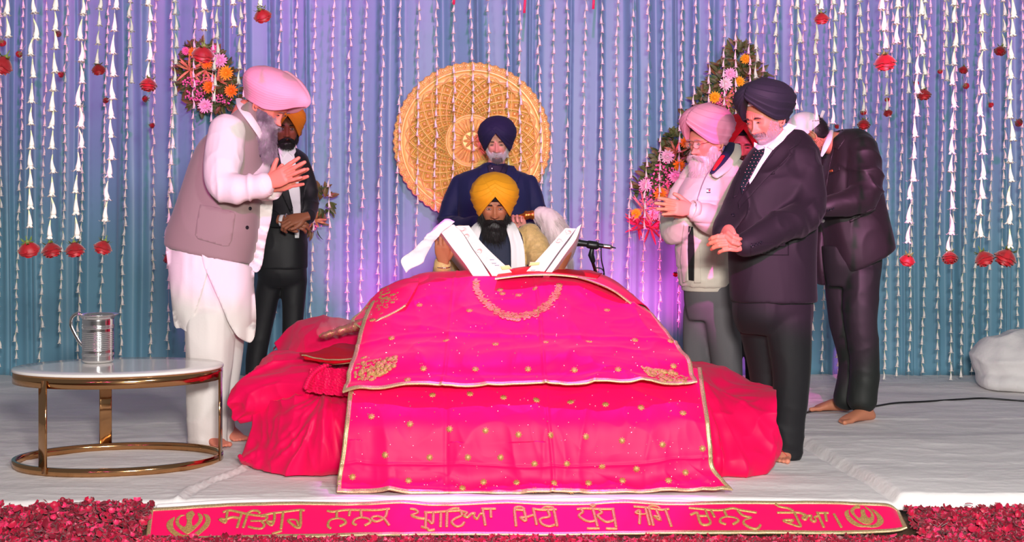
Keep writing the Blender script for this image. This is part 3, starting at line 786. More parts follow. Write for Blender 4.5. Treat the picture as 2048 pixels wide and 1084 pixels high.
N = grid(Lo).normals(); N = N*(-1 if N[:, 1].mean() > 0 else 1)
for sd in ('left', 'right', 'bottom'): mk('gold_trim', band(Lo, N, sd, .017), m_gt, lower)
bvL = grid(Lo).bvh()
lm = [(940, 788), (1007, 795), (1073, 800), (1141, 804), (1211, 809), (1282, 815), (1366, 826), (743, 833), (820, 848), (899, 858), (971, 861), (1037, 869), (1102, 870), (1172, 873), (1244, 881), (1325, 889), (1405, 897),
      (770, 910), (859, 915), (936, 915), (1001, 915), (1069, 928), (1134, 928), (1204, 934), (1273, 938), (1371, 945), (705, 954), (817, 961), (967, 964), (1033, 965), (1109, 966), (1177, 966), (1245, 961), (1337, 961), (925, 976), (1069, 980), (1142, 982), (865, 790)]
em, sq = MS(), MS()
for i, (x, y) in enumerate(lm):
    h, d = cam_ray(bvL, x, y)
    if h[0] is not None:
        n = np.array(h[1]); n = n if n.dot(np.array(d)) < 0 else -n; em.add(motif(np.array(h[0]), n, .0165, 8, i))
r4 = random.Random(4)
for i in range(190):
    h, d = cam_ray(bvL, r4.uniform(690, 1430), r4.uniform(782, 984))
    if h[0] is not None:
        n = np.array(h[1]); n = n if n.dot(np.array(d)) < 0 else -n; sq.add(motif(np.array(h[0]), n, .0034, 4, i))
mk('star_embroidery', em, m_emb, lower); mk('sequins', sq, m_seq, lower)

# --- upper cloth over the raised stand
Up = net([
 col((800, 640, 7.02), (850, 600, 7.02), (930, 585, 7.02), (1010, 580, 7.02), (1090, 582, 7.02), (1170, 590, 7.02), (1240, 625, 7.02), (1270, 650, 7.0)),
 col((778, 578, 6.72), (850, 552, 6.74), (930, 546, 6.75), (1012, 539, 6.76), (1090, 549, 6.76), (1170, 556, 6.75), (1235, 578, 6.72), (1262, 592, 6.70)),
 col((752, 600, 6.52), (840, 566, 6.58), (925, 560, 6.60), (1012, 556, 6.60), (1092, 562, 6.60), (1175, 570, 6.58), (1250, 592, 6.54), (1288, 615, 6.50)),
 col((728, 645, 6.33), (830, 618, 6.37), (920, 612, 6.38), (1014, 610, 6.38), (1100, 612, 6.38), (1190, 618, 6.37), (1270, 630, 6.34), (1322, 648, 6.32)),
 col((712, 695, 6.12), (820, 676, 6.12), (915, 672, 6.12), (1015, 672, 6.12), (1110, 672, 6.12), (1205, 675, 6.12), (1290, 682, 6.12), (1355, 694, 6.12)),
 col((698, 745, 5.93), (808, 730, 5.90), (910, 728, 5.90), (1015, 726, 5.90), (1120, 725, 5.90), (1220, 726, 5.90), (1305, 730, 5.91), (1380, 738, 5.93)),
 col((686, 786, 5.80), (790, 775, 5.78), (905, 771, 5.775), (1015, 766, 5.775), (1125, 771, 5.775), (1235, 765, 5.775), (1315, 767, 5.78), (1394, 768, 5.80))], 28, 46)
Up0 = Up.copy(); r, c = Up.shape[:2]; tt = np.linspace(0, 1, r)[:, None]; uu = np.linspace(0, 1, c)[None]
Up, N = folds(Up, .016, 2.6, 33, (1, .9, 1), 3); Up, N = folds(Up, .0045, 8, 35, (1, .9, 1), 2.5)
sag = np.exp(-((tt-.80)/.07)**2)*(.016+.010*np.sin(uu*14))-np.exp(-((tt-.9)/.04)**2)*.012
Up = Up+N.reshape(Up.shape)*(sag+.005*cz_(uu-.53+.004*np.sin(tt*9), .004)+.004*cz_(uu-.26, .004)+.005*cz_(tt-.66+.01*np.sin(uu*8), .010))[..., None]
Up[..., 2] = Up[..., 2]+.006*np.sin(uu*31+2*np.sin(uu*9))*np.clip((tt-.9)*10, 0, 1)
upper = empty('embroidered_cover_cloth', (0, 6.2, .45), 'hot pink satin cover with gold collar embroidery spread over the raised stand below the book', 'drape')
mk('sheet', thick(Up, -.003), m_pink, upper)
N = grid(Up).normals(); N = N*(-1 if N[:, 1].mean() > 0 else 1)
for sd in ('left', 'right', 'bottom'): mk('gold_trim', band(Up, N, sd, .018), m_gt, upper)
bvU = grid(Up).bvh()
em, sq = MS(), MS()
def hitU(x, y, bv=bvU):
    h, d = cam_ray(bv, x, y)
    if h[0] is None: return None
    n = np.array(h[1]); n = n if n.dot(np.array(d)) < 0 else -n
    return np.array(h[0]), n
um = [(839, 610), (939, 621), (783, 676), (892, 681), (847, 737), (815, 759), (951, 738), (1056, 738), (1149, 740), (1236, 739), (1347, 732), (991, 688), (1091, 684), (1178, 683), (1270, 680), (1341, 682), (1214, 620), (1298, 622), (1069, 577), (1037, 590), (1005, 587), (728, 715), (1000, 580), (745, 640)]
for i, (x, y) in enumerate(um):
    h = hitU(x, y)
    if h: em.add(motif(h[0], h[1], .0165, 8, i))
for i in range(150):
    h = hitU(r4.uniform(720, 1370), r4.uniform(565, 762))
    if h: sq.add(motif(h[0], h[1], .0032, 4, i))
mk('star_embroidery', em, m_emb, upper); mk('sequins', sq, m_seq, upper)
# collar shaped embroidery
em = MS(); cp = cr([(952, 562), (954, 582), (968, 602), (988, 620), (1012, 631), (1034, 635), (1058, 631), (1080, 621), (1100, 606), (1112, 588), (1120, 570)], 9)
for i, (x, y) in enumerate(cp):
    t = i/len(cp); wdt = 1-abs(2*t-1)*.55
    for k in range(6):
        h = hitU(x+r4.uniform(-9, 9)*wdt, y+r4.uniform(-8, 8)*wdt)
        if h: em.add(leafpatch(h[0], h[1], r4.uniform(0, 6.3), r4.uniform(.014, .026), .0055))
for x, y, s in ((1034, 634, .024), (994, 620, .018), (1073, 622, .017), (952, 567, .015), (1119, 572, .015), (1014, 632, .014), (1053, 632, .014), (970, 603, .012), (1099, 606, .012)):
    h = hitU(x, y)
    if h: em.add(motif(h[0]+h[1]*.003, h[1], s, 10))
mk('collar_embroidery', em, m_emb, upper)
def paisley(poly, n):
    em = MS(); xs_ = [p[0] for p in poly]; ys_ = [p[1] for p in poly]; k = 0
    def ins(x, y):
        cc = False
        for i in range(len(poly)):
            (x1, y1), (x2, y2) = poly[i], poly[i-1]
            if (y1 > y) != (y2 > y) and x < (x2-x1)*(y-y1)/(y2-y1)+x1: cc = not cc
        return cc
    while k < n:
        x, y = r4.uniform(min(xs_), max(xs_)), r4.uniform(min(ys_), max(ys_))
        if not ins(x, y): continue
        k += 1; h = hitU(x, y)
        if h: em.add(leafpatch(h[0]+h[1]*.001*r4.random(), h[1], r4.uniform(0, 6.3), r4.uniform(.012, .022), .0055) if k % 7 else motif(h[0]+h[1]*.003, h[1], r4.uniform(.010, .017), 9, k))
    return em
mk('corner_embroidery', paisley([(708, 745), (716, 728), (745, 720), (798, 713), (792, 730), (770, 748), (745, 760), (712, 762)], 190), m_emb, upper)
mk('corner_embroidery', paisley([(1280, 732), (1310, 738), (1350, 746), (1376, 757), (1374, 764), (1320, 764), (1296, 752)], 150), m_emb, upper)
# flap of the cover falling over the left side
Fl = net([col((838, 556, 6.60), (800, 562, 6.58), (765, 580, 6.54), (742, 600, 6.50)),
          col((836, 570, 6.52), (790, 588, 6.47), (748, 608, 6.45), (722, 622, 6.44)),
          col((826, 590, 6.43), (778, 615, 6.38), (738, 636, 6.36), (703, 641, 6.38)),
          col((812, 612, 6.36), (768, 636, 6.31), (742, 652, 6.29), (722, 658, 6.31))], 12, 12)
Fl, N = folds(Fl, .008, 5, 61)
mk('side_flap', thick(Fl, -.003), m_pink, upper)
N = grid(Fl).normals(); N = N*(-1 if N[:, 1].mean() > 0 else 1)
for sd in ('right', 'bottom'): mk('gold_trim', band(Fl, N, sd, .014), m_gt, upper)
bvF = grid(Fl).bvh(); em = MS()
for i in range(110):
    t = r4.random(); h = hitU(732+52*t+r4.uniform(-14, 14), 636-48*t+r4.uniform(-12, 12), bvF)
    if h: em.add(leafpatch(h[0], h[1], r4.uniform(0, 6.3), r4.uniform(.012, .02), .005))
mk('corner_embroidery', em, m_emb, upper)
# second cloth just behind the ridge with a gold edge, and the red fold at right
Rg = net([col((990, 563, 6.50), (1050, 556, 6.52), (1110, 555, 6.54), (1160, 560, 6.56), (1192, 565, 6.58)),
          col((1000, 550, 6.66), (1050, 543, 6.68), (1110, 545, 6.68), (1165, 550, 6.68), (1200, 556, 6.68)),
          col((1010, 545, 6.86), (1060, 538, 6.86), (1115, 541, 6.86), (1170, 548, 6.86), (1205, 552, 6.86))], 10, 12)
Rg[..., 2] += .012
ro = mk('inner_cover_cloth', thick(Rg, -.003), m_red, label='inner crimson cover cloth with gold edge lying right below the open book', cat='drape')
N = grid(Rg).normals(); N = N*(-1 if N[:, 2].mean() < 0 else 1)
mk('gold_trim', band(Rg, N, 'top', .018), m_gt, ro)
R2 = net([col((1128, 552, 6.60), (1150, 545, 6.74), (1185, 545, 6.80), (1200, 560, 6.86)),
          col((1180, 566, 6.52), (1195, 556, 6.66), (1225, 562, 6.72), (1245, 578, 6.78)),
          col((1225, 585, 6.46), (1245, 582, 6.56), (1262, 590, 6.62), (1280, 610, 6.66)),
          col((1262, 612, 6.42), (1285, 612, 6.48), (1298, 622, 6.52), (1308, 640, 6.54))], 12, 10)
R2[..., 2] += .010
ro = mk('red_cloth_fold', thick(R2, -.004), m_pinkd, label='rolled fold of red satin along the right shoulder of the covered stand', cat='drape')
N = grid(R2).normals(); N = N*(-1 if N[:, 2].mean() < 0 else 1)
mk('gold_trim', band(R2, N, 'left', .012), m_gt, ro)

# --- gathered satin garments at both sides
def gather(A, cx, cz, nf, amp, seed, fall=.12, ax=(0, 2)):
    g = grid(A); N = g.normals(); N = N*(-1 if N[:, 1].mean() > 0 else 1)
    dx, dz = g.V[:, ax[0]]-cx, g.V[:, ax[1]]-cz; th = np.arctan2(dz, dx); rr = np.hypot(dx, dz)
    q = np.stack([th*nf+.5*vn(g.V, 3, seed), rr*2.2, 0*rr], 1)
    h = .75*vn(q, .8, seed)+.35*((1-np.abs(vn(q, 1.7, seed+3)))**1.6-.4)+.5*vn(g.V, 5, seed+8)
    h = h*amp*(1-np.exp(-rr/fall))
    return (g.V+N*h[:, None]).reshape(A.shape)
SkL = net([
 col((560, 700, 6.55), (600, 700, 6.52), (640, 712, 6.48), (680, 720, 6.42), (735, 722, 6.34)),
 col((520, 738, 6.40), (580, 735, 6.36), (630, 745, 6.30), (680, 752, 6.24), (730, 757, 6.18)),
 col((500, 775, 6.30), (570, 770, 6.22), (625, 782, 6.16), (680, 790, 6.10), (730, 795, 6.05)),
 col((490, 825, 6.20), (560, 815, 6.08), (620, 818, 6.02), (680, 825, 5.97), (730, 830, 5.94)),
 col((478, 880, 6.16), (545, 878, 6.04), (612, 872, 5.96), (680, 875, 5.92), (730, 880, 5.90)),
 col((472, 918, 6.12), (540, 936, 6.03), (612, 935, 5.95), (682, 926, 5.92), (730, 930, 5.92)),
 col((478, 922, 6.22), (545, 944, 6.05), (615, 944, 6.02), (684, 940, 6.02), (730, 940, 6.02))], 24, 34)
SkL = gather(SkL, P(655, 782, 6.1)[0], P(655, 782, 6.1)[2], 3.2, .075, 41)
SkL, _ = folds(SkL, .016, 6, 44, (1, 1, .8), 1.6); SkL[..., 2] = np.maximum(SkL[..., 2], .012)
skirt = empty('gathered_satin_skirt', (P(600, 900, 6.0)[0], 6.0, .012), 'shiny pink gathered satin skirt heaped over the left side of the bed', 'garment')
mk('skirt', thick(SkL, -.004), m_pinkd, skirt)
# smocked yoke
Sm = net([col((622, 742, 6.20), (650, 740, 6.18), (680, 742, 6.14), (722, 744, 6.10)),
          col((618, 762, 6.13), (648, 764, 6.09), (680, 766, 6.06), (718, 768, 6.02)),
          col((612, 784, 6.08), (645, 789, 6.03), (680, 793, 5.99), (712, 794, 5.96))], 40, 36)
g = grid(Sm); N = g.normals(); N = N*(-1 if N[:, 1].mean() > 0 else 1)
r, c = Sm.shape[:2]; tt, uu = np.meshgrid(np.linspace(0, 1, r), np.linspace(0, 1, c), indexing='ij')
h = .005*np.sin(tt*62+1.2*np.sin(uu*30))+.004*vn(np.stack([uu*40, tt*26, 0*uu], -1), 1, 3)+.012
Sm = Sm+N.reshape(Sm.shape)*h[..., None]
mk('smocked_yoke', thick(Sm, -.006), m_pinkd, skirt)
rope = cr([P(668, 732, 6.24)+[0, -.02, .02], P(640, 745, 6.17)+[0, -.02, .02], P(622, 762, 6.12)+[0, -.02, .02], P(612, 785, 6.06)+[0, -.02, .02]], 30)
mk('piping', tube(rope, .010+.004*np.sin(np.arange(len(rope))*1.1), 10), m_pinkd, skirt)
# ruffled sleeve layers poking out at left
def ruffle(name, rows, seed, amp, mt, label, nf=10):
    A = net(rows, 20, 26); r, c = A.shape[:2]; tt, uu = np.meshgrid(np.linspace(0, 1, r), np.linspace(0, 1, c), indexing='ij')
    g = grid(A); N = g.normals(); N = N*(-1 if N[:, 1].mean() > 0 else 1)
    q = np.stack([tt*nf*(.5+.5*(1-uu))+uu, uu*1.5, 0*uu], -1)
    h = amp*((1-np.abs(vn(q, 1, seed)))**2-.35)*(1-.6*uu)
    A = A+N.reshape(A.shape)*h[..., None]; A, _ = folds(A, amp*.3, 6, seed+9)
    A[..., 2] = np.maximum(A[..., 2], .012)
    return mk(name, thick(A, -.004), mt, label=label, cat='garment')
ruffle('satin_sleeve', [col((478, 766, 6.32), (520, 738, 6.34), (575, 722, 6.34), (640, 722, 6.30)), col((462, 802, 6.26), (510, 770, 6.24), (570, 752, 6.22), (640, 752, 6.18)),
       col((464, 828, 6.26), (500, 806, 6.22), (560, 790, 6.18), (620, 790, 6.14)), col((490, 838, 6.30), (520, 835, 6.26), (570, 830, 6.22), (615, 820, 6.2))], 71, .040, m_pinkd, 'crimson satin sleeve with ruffled edge sticking out at the left of the skirt heap', 5)
ruffle('satin_tunic', [col((510, 760, 6.66), (530, 722, 6.66), (575, 702, 6.64), (650, 708, 6.56)), col((496, 760, 6.52), (528, 735, 6.48), (580, 722, 6.44), (650, 730, 6.38)),
       col((478, 775, 6.44), (515, 765, 6.40), (570, 748, 6.34), (640, 750, 6.3)), col((492, 790, 6.44), (530, 780, 6.40), (575, 770, 6.36), (640, 770, 6.32))], 81, .032, m_pinkd, 'folded crimson satin tunic lying between the puffed bundle and the skirt on the left', 6)
ruffle('satin_bundle', [col((545, 700, 7.00), (575, 672, 7.00), (640, 655, 7.00), (720, 658, 6.98), (770, 665, 6.95)), col((553, 690, 6.86), (585, 654, 6.86), (640, 634, 6.86), (705, 640, 6.84), (765, 655, 6.80)),
       col((552, 715, 6.72), (595, 680, 6.66), (645, 655, 6.62), (705, 658, 6.60), (770, 670, 6.56)), col((548, 728, 6.66), (590, 712, 6.58), (640, 700, 6.5), (700, 700, 6.46), (770, 700, 6.42)), col((570, 735, 6.62), (600, 735, 6.54), (640, 730, 6.48), (700, 730, 6.42), (770, 730, 6.38))],
       91, .028, m_pinkd, 'puffed crimson satin bundle at the back left of the bed', 5)
# folded red cloth with gold edging and the wrapped ornament
Rd = net([col((640, 722, 6.40), (670, 700, 6.44), (700, 698, 6.44), (760, 706, 6.40)), col((604, 716, 6.34), (640, 714, 6.32), (690, 716, 6.26), (760, 714, 6.22)), col((606, 724, 6.24), (640, 730, 6.20), (680, 732, 6.14), (745, 722, 6.10)), col((640, 731, 6.22), (665, 736, 6.18), (690, 737, 6.14), (745, 732, 6.10))], 14, 18)
Rd = Rd+np.array([0, -.02, .025]); Rd, _ = folds(Rd, .008, 5, 14)
rd = mk('folded_red_cloth', thick(Rd, -.005), m_red, label='folded red cloth with thin gold edging resting on the left garments', cat='cloth')
e = Rd[-15]; mk('gold_trim', tube(e[::4]+[0, -.006, .004], .0035, 8), m_gt, rd); e = Rd[-1]; mk('gold_trim', tube(e[::4]+[0, -.003, .002], .003, 8), m_gt, rd)
orn = empty('wrapped_sword_hilt', P(680, 690, 6.36), 'ornate gold and pink hilt wrapped in clear plastic lying on the left garments', 'ornament')
a, b = P(641, 682, 6.37)+[0, 0, .022], P(735, 662, 6.37)+[0, 0, .04]
L = b-a; rs = [.010, .016, .014, .018, .013, .020, .024, .018, .021, .024, .026, .028, .028, .027, .026]
mk('hilt', tube([a+L*t for t in np.linspace(0, 1, 15)], rs, 18), mat('antique ornate gold', sr(196, 140, 96), .35, .7, bump=1, bscale=160, col2=sr(200, 60, 96), vscale=90), orn)
pw = tube([a+[0, 0, .02]+L*t for t in np.linspace(0, .95, 24)], np.array([.02, .035]+[.05]*22)+.008*rng.standard_normal(24), 22, 1.0)
pw.disp(.006*vn(pw.V, 40, 3)); 
mk('plastic_wrap', pw, mat('clear crinkled film', (1, .97, .97), .08, alpha=.035, spec=.8, bscale=45), orn)

SkR = net([
 col((1350, 712, 6.62), (1395, 722, 6.62), (1440, 738, 6.62), (1480, 756, 6.60), (1515, 785, 6.56)),
 col((1350, 730, 6.40), (1400, 738, 6.40), (1450, 757, 6.38), (1500, 785, 6.34), (1545, 800, 6.30)),
 col((1360, 770, 6.16), (1410, 775, 6.16), (1455, 795, 6.14), (1510, 812, 6.12), (1553, 812, 6.12)),
 col((1375, 820, 6.00), (1420, 825, 6.00), (1465, 838, 6.00), (1515, 850, 6.02), (1548, 848, 6.06)),
 col((1390, 870, 5.92), (1430, 878, 5.93), (1475, 888, 5.94), (1520, 888, 5.99), (1556, 885, 6.06)),
 col((1400, 918, 5.90), (1438, 928, 5.91), (1478, 936, 5.92), (1510, 930, 5.97), (1532, 912, 6.04)),
 col((1405, 935, 6.00), (1440, 942, 6.00), (1480, 945, 6.02), (1505, 944, 6.05), (1525, 925, 6.12))], 22, 30)
SkR = gather(SkR, P(1385, 730, 6.2)[0]-.02, P(1385, 730, 6.2)[2]+.02, 4.0, .070, 52, .16)
SkR, _ = folds(SkR, .018, 6, 54, (1, 1, 1), 1.8); SkR[..., 2] = np.maximum(SkR[..., 2], .012)
rs_ = mk('satin_garment', thick(SkR, -.004), m_pinkd, label='crinkled pink satin garment spilling off the right side of the bed', cat='garment')
th_ = [P(1549, 842, 6.08), P(1553, 870, 6.06)+[.004, -.004, 0], P(1560, 895, 6.04), P(1574, 912, 6.02)]
mk('loose_thread', tube(th_, .0012, 6, sm=6), m_red, rs_)

# ================================================================ lettered banner
bl = [(300, 1018, 1082), (380, 1013, 1079), (470, 1008, 1077), (560, 1005, 1075), (655, 1006, 1073), (720, 1006, 1071), (800, 1002, 1070), (860, 1007, 1069), (935, 1005, 1069), (1010, 1002, 1070), (1100, 1005, 1070), (1180, 1005, 1069),
      (1250, 1001, 1068), (1340, 1006, 1067), (1460, 1003, 1067), (1560, 1004, 1066), (1640, 1003, 1067), (1720, 1006, 1066), (1775, 1009, 1062), (1798, 1024, 1055)]
top = cr([(a, b) for a, b, c in bl], 14); bot = cr([(a+(-8 if i == 0 else 0)+(16 if i >= len(bl)-2 else 0), c) for i, (a, b, c) in enumerate(bl)], 14)
rows = []
for k, t in enumerate(np.linspace(0, 1, 16)):
    py = top[:, 1]*(1-t)+bot[:, 1]*t; px = top[:, 0]*(1-t)+bot[:, 0]*t
    # leaning cloth from the stage edge down onto the petals
    d = 5.44-.17*t; rows.append(np.stack([P(a, b, d) for a, b in zip(px, py)]))
Bn = np.array(rows); q = np.stack([Bn[..., 0]*8, Bn[..., 2]*14, 0*Bn[..., 0]], -1)
Bn[..., 1] += .004*vn(q, 1, 2)+.0025*vn(q, 2.6, 7)
ban = empty('lettered_banner', (P(1050, 1070, 5.28)[0], 5.30, -.075), 'long pink satin banner with gold Punjabi lettering lying along the stage front', 'banner')
mk('cloth', thick(Bn, -.004), m_pink, ban)
N = grid(Bn).normals(); N = N*(-1 if N[:, 1].mean() > 0 else 1)
for sd in ('left', 'right', 'bottom', 'top'): mk('gold_trim', band(Bn, N, sd, .015), m_gt, ban)
bvB = grid(Bn).bvh()
def onban(x, y, up=.004):
    h, d = cam_ray(bvB, x, y)
    if h[0] is None: return None
    return np.array(h[0])-np.array(d)*up
def stroke(pts, w, ox, oy, sx, sy):
    """pixel poly-line in zoomed coordinates -> flat braid on the banner"""
    p = cr([(ox+a/sx, oy+b/sy) for a, b in pts], 5) if len(pts) > 2 else np.linspace([ox+pts[0][0]/sx, oy+pts[0][1]/sy], [ox+pts[1][0]/sx, oy+pts[1][1]/sy], 8)
    c = [onban(*q) for q in p]; c = [q for q in c if q is not None]
    return tube(c, w, 8, .55, up=(0, -.6, .8))
S1 = (300, 990, 5.689, 5.689); S2 = (640, 990, 5.689, 5.689); S3 = (980, 990, 6.827, 6.827); S4 = (1240, 990, 6.827, 6.827); S5 = (1520, 990, 6.827, 6.827)
WORDS = [
 (S1, [[(835, 195), (900, 175), (990, 190), (1100, 215), (1250, 235), (1380, 210), (1540, 190), (1700, 170), (1755, 175)],
       [(880, 185), (865, 290), (850, 315), (790, 275), (860, 280), (930, 255), (1020, 265)], [(1040, 215), (990, 370)], [(1110, 215), (1060, 370)],
       [(1100, 215), (1160, 180), (1220, 180), (1250, 205)], [(1260, 240), (1330, 245), (1300, 290), (1150, 295)], [(1270, 300), (1300, 340), (1270, 380), (1200, 380), (1120, 360)],
       [(1415, 210), (1415, 270), (1385, 345), (1330, 305), (1400, 305)], [(1515, 195), (1490, 385)], [(1395, 440), (1495, 410)], [(1715, 175), (1700, 375), (1570, 290), (1660, 285), (1690, 350)]]),
 (S2, [[(85, 180), (150, 190), (290, 170), (480, 170), (650, 170), (790, 155)], [(190, 185), (190, 265)], [(120, 380), (90, 350), (110, 290), (190, 265), (270, 280), (290, 320), (225, 355)], [(340, 180), (330, 235)],
       [(465, 175), (470, 250)], [(410, 340), (375, 320), (400, 275), (470, 255), (550, 270), (570, 310), (510, 345)], [(765, 165), (740, 250), (650, 300), (590, 280), (600, 250), (660, 240), (730, 270), (785, 340)],
       [(1030, 155), (1085, 165), (1110, 200), (1040, 228), (1110, 260), (1190, 270)], [(1190, 195), (1280, 195), (1430, 185), (1600, 175)], [(1205, 195), (1200, 360)], [(1290, 200), (1280, 320), (1230, 285)], [(1155, 360), (1220, 380), (1240, 400), (1300, 392)],
       [(1375, 200), (1370, 360)], [(1445, 190), (1440, 360)], [(1450, 180), (1520, 150), (1580, 150)], [(1600, 185), (1610, 230), (1530, 270), (1500, 310), (1550, 355), (1610, 345), (1640, 310)],
       [(1600, 180), (1670, 200), (1640, 235), (1680, 250), (1720, 215), (1760, 210), (1750, 245), (1790, 270), (1820, 220), (1850, 215)], [(1850, 160), (1880, 340)], [(1840, 155), (1995, 155)], [(1940, 165), (1945, 250)]]),
 (S3, [[(355, 420), (335, 200), (370, 160), (430, 165), (470, 190)], [(340, 195), (460, 205)], [(465, 205), (490, 350), (415, 305), (490, 300), (590, 270)], [(590, 180), (635, 400)], [(590, 185), (700, 200), (905, 195)],
       [(710, 190), (760, 160), (840, 165), (870, 200), (915, 420)], [(790, 210), (810, 290), (720, 310), (680, 340), (720, 400), (810, 425), (880, 405)],
       [(1190, 190), (1300, 180), (1500, 190), (1690, 190)], [(1240, 190), (1265, 230), (1215, 280), (1290, 340), (1360, 360), (1430, 350)], [(1405, 190), (1465, 420)], [(1375, 145), (1405, 130), (1430, 145), (1405, 155), (1375, 145)], [(1330, 455), (1490, 455)],
       [(1490, 200), (1525, 240), (1470, 280), (1560, 355), (1620, 365), (1690, 345)], [(1675, 190), (1720, 430)], [(1590, 455), (1730, 460)]]),
 (S4, [[(190, 155), (330, 165), (420, 180), (560, 200), (665, 190)], [(265, 390), (270, 215), (215, 245), (300, 260), (355, 255)], [(345, 170), (405, 405)], [(455, 410), (400, 200), (395, 160), (450, 145), (510, 155), (545, 185)], [(495, 200), (550, 345), (460, 290), (520, 300)], [(620, 200), (700, 425)],
       [(945, 175), (1100, 190), (1250, 205), (1400, 205), (1540, 180), (1640, 205), (1860, 240)], [(965, 270), (1040, 240), (1060, 270), (1100, 385), (1170, 410), (1235, 380), (1200, 290), (1165, 205)], [(1060, 285), (1190, 285)], [(1245, 215), (1290, 300)],
       [(1420, 210), (1460, 295)], [(1440, 400), (1370, 370), (1380, 320), (1460, 295), (1570, 310), (1615, 350), (1545, 400)], [(1610, 215), (1680, 280), (1790, 310), (1700, 340), (1690, 390), (1760, 440), (1840, 465), (1890, 450), (1920, 410)]]),
 (S5, [[(210, 125), (270, 160), (380, 180), (450, 215)], [(240, 240), (400, 240), (530, 240), (600, 270)], [(465, 235), (520, 350), (550, 430), (430, 400), (320, 350), (455, 345), (410, 380)],
       [(540, 240), (620, 275), (580, 310), (620, 335), (650, 290), (700, 290), (690, 330), (730, 365), (765, 350), (740, 310), (800, 290)], [(780, 235), (870, 440)], [(800, 245), (930, 245)], [(890, 255), (910, 355)], [(1010, 260), (1110, 440)]])]
let = MS()
for sc, strokes in WORDS:
    for s in strokes: let.add(stroke(s, .0062, *sc))
mk('gold_lettering', let, m_emb, ban)
def emblem(sc, shapes):
    ms = MS(); ox, oy, sx, sy = sc
    for poly in shapes:
        pl = cr([(ox+a/sx, oy+b/sy) for a, b in poly+[poly[0]]], 4)[:-1]
        ms.add(patch(bvB, pl, 2.2, .0045, .006))
    return ms
E1 = [[(285, 245), (210, 290), (185, 350), (215, 410), (290, 470), (380, 490), (400, 470), (330, 430), (275, 385), (262, 320), (280, 270)],
      [(600, 215), (660, 225), (690, 280), (670, 350), (610, 410), (530, 470), (440, 490), (430, 470), (510, 430), (580, 370), (630, 300), (625, 250)],
      [(480, 175), (425, 200), (408, 230), (420, 300), (395, 360), (340, 330), (330, 290), (350, 250), (400, 230), (350, 225), (300, 265), (290, 320), (330, 380), (390, 430), (430, 445), (480, 415), (540, 360), (590, 300), (600, 240), (560, 205), (540, 215), (555, 260), (540, 310), (490, 350), (475, 300), (490, 250), (510, 215)],
      [(300, 480), (400, 450), (500, 480), (470, 510), (410, 490), (330, 505)]]
E5 = [[(1215, 195), (1160, 225), (1155, 270), (1190, 340), (1260, 400), (1350, 435), (1450, 440), (1460, 425), (1370, 395), (1280, 340), (1225, 280), (1210, 230)],
      [(1510, 185), (1580, 215), (1660, 290), (1690, 350), (1670, 400), (1600, 440), (1500, 440), (1490, 420), (1560, 400), (1600, 350), (1590, 290), (1545, 225)],
      [(1350, 125), (1290, 150), (1240, 190), (1235, 230), (1300, 310), (1370, 370), (1450, 400), (1530, 380), (1560, 310), (1540, 240), (1490, 185), (1420, 145), (1455, 190), (1500, 230), (1515, 290), (1480, 310), (1440, 250), (1430, 200), (1400, 190), (1370, 215), (1380, 280), (1350, 310), (1300, 260), (1285, 215), (1310, 185), (1370, 180)],
      [(1400, 420), (1500, 405), (1620, 420), (1560, 445), (1460, 440)]]
mk('emblem', emblem(S1, E1), m_emb, ban); mk('emblem', emblem(S5, E5), m_emb, ban)

# ================================================================ open holy book
m_page = mat('book fore edge', sr(238, 226, 226), .6, var=.03, vscale=40)
m_wrap = mat('white book wrap', sr(240, 232, 236), .75, bump=.3, bscale=50)
m_draw = mat('painted flowers on page edge', sr(222, 168, 166), .7)
m_ink = mat('blue grey ink', sr(90, 110, 150), .7)
m_yel = mat('pale yellow wash', sr(238, 226, 160), .7)
book = empty('open_scripture', P(1030, 545, 6.75), 'large open holy book with decorated page edges resting on the covered stand', 'book')
def slab(outer, inner, d0, d1, n=14):
    """outer/inner: pixel curves from the upper end to the lower end at distance d0"""
    o, i = cr(outer, 6), cr(inner, 6); k = min(len(o), len(i)); rows = []
    for dd in (d0, d0+.01, d1-.01, d1):
        s = .985 if dd in (d0, d1) else 1
        rows.append(([P(*p, d0)+[0, dd-d0, -(dd-d0)*.30] for p in o[:k]], [P(*p, d0)+[0, dd-d0, -(dd-d0)*.30] for p in i[:k]]))
    ms = MS(); m = 8
    for (O, I) in (rows[0], rows[-1]):
        ms.add(grid(np.array([[np.array(a)*(1-t)+np.array(b)*t for t in np.linspace(0, 1, m)] for a, b in zip(O, I)])))
    for q in (0, 1):
        ms.add(grid(np.array([rows[z][q] for z in range(4)])))
    for e in (0, -1):
        ms.add(grid(np.array([[np.array(rows[z][0][e])*(1-t)+np.array(rows[z][1][e])*t for t in np.linspace(0, 1, 4)] for z in range(4)])))
    return ms
pl = slab([(910, 452), (927, 468), (945, 496), (962, 520), (980, 545), (984, 552)], [(938, 451), (950, 468), (964, 486), (990, 512), (1016, 536), (1030, 552)], 6.60, 6.92)
prr = slab([(1152, 457), (1136, 478), (1118, 502), (1098, 530), (1084, 550)], [(1131, 456), (1113, 476), (1092, 500), (1070, 524), (1046, 550)], 6.60, 6.92)
mk('left_page_block', pl, m_page, book); mk('right_page_block', prr, m_page, book)
wl_ = slab([(872, 452), (886, 470), (905, 496), (930, 528), (946, 552)], [(908, 449), (926, 468), (944, 497), (961, 521), (980, 552)], 6.60, 6.93)
mk('left_cover_wrap', wl_, m_wrap, book)
wr_ = slab([(1163, 448), (1152, 478), (1132, 506), (1112, 534), (1098, 552)], [(1154, 455), (1140, 478), (1121, 503), (1101, 531), (1086, 551)], 6.59, 6.93)
mk('right_cover_wrap', wr_, m_wrap, book)
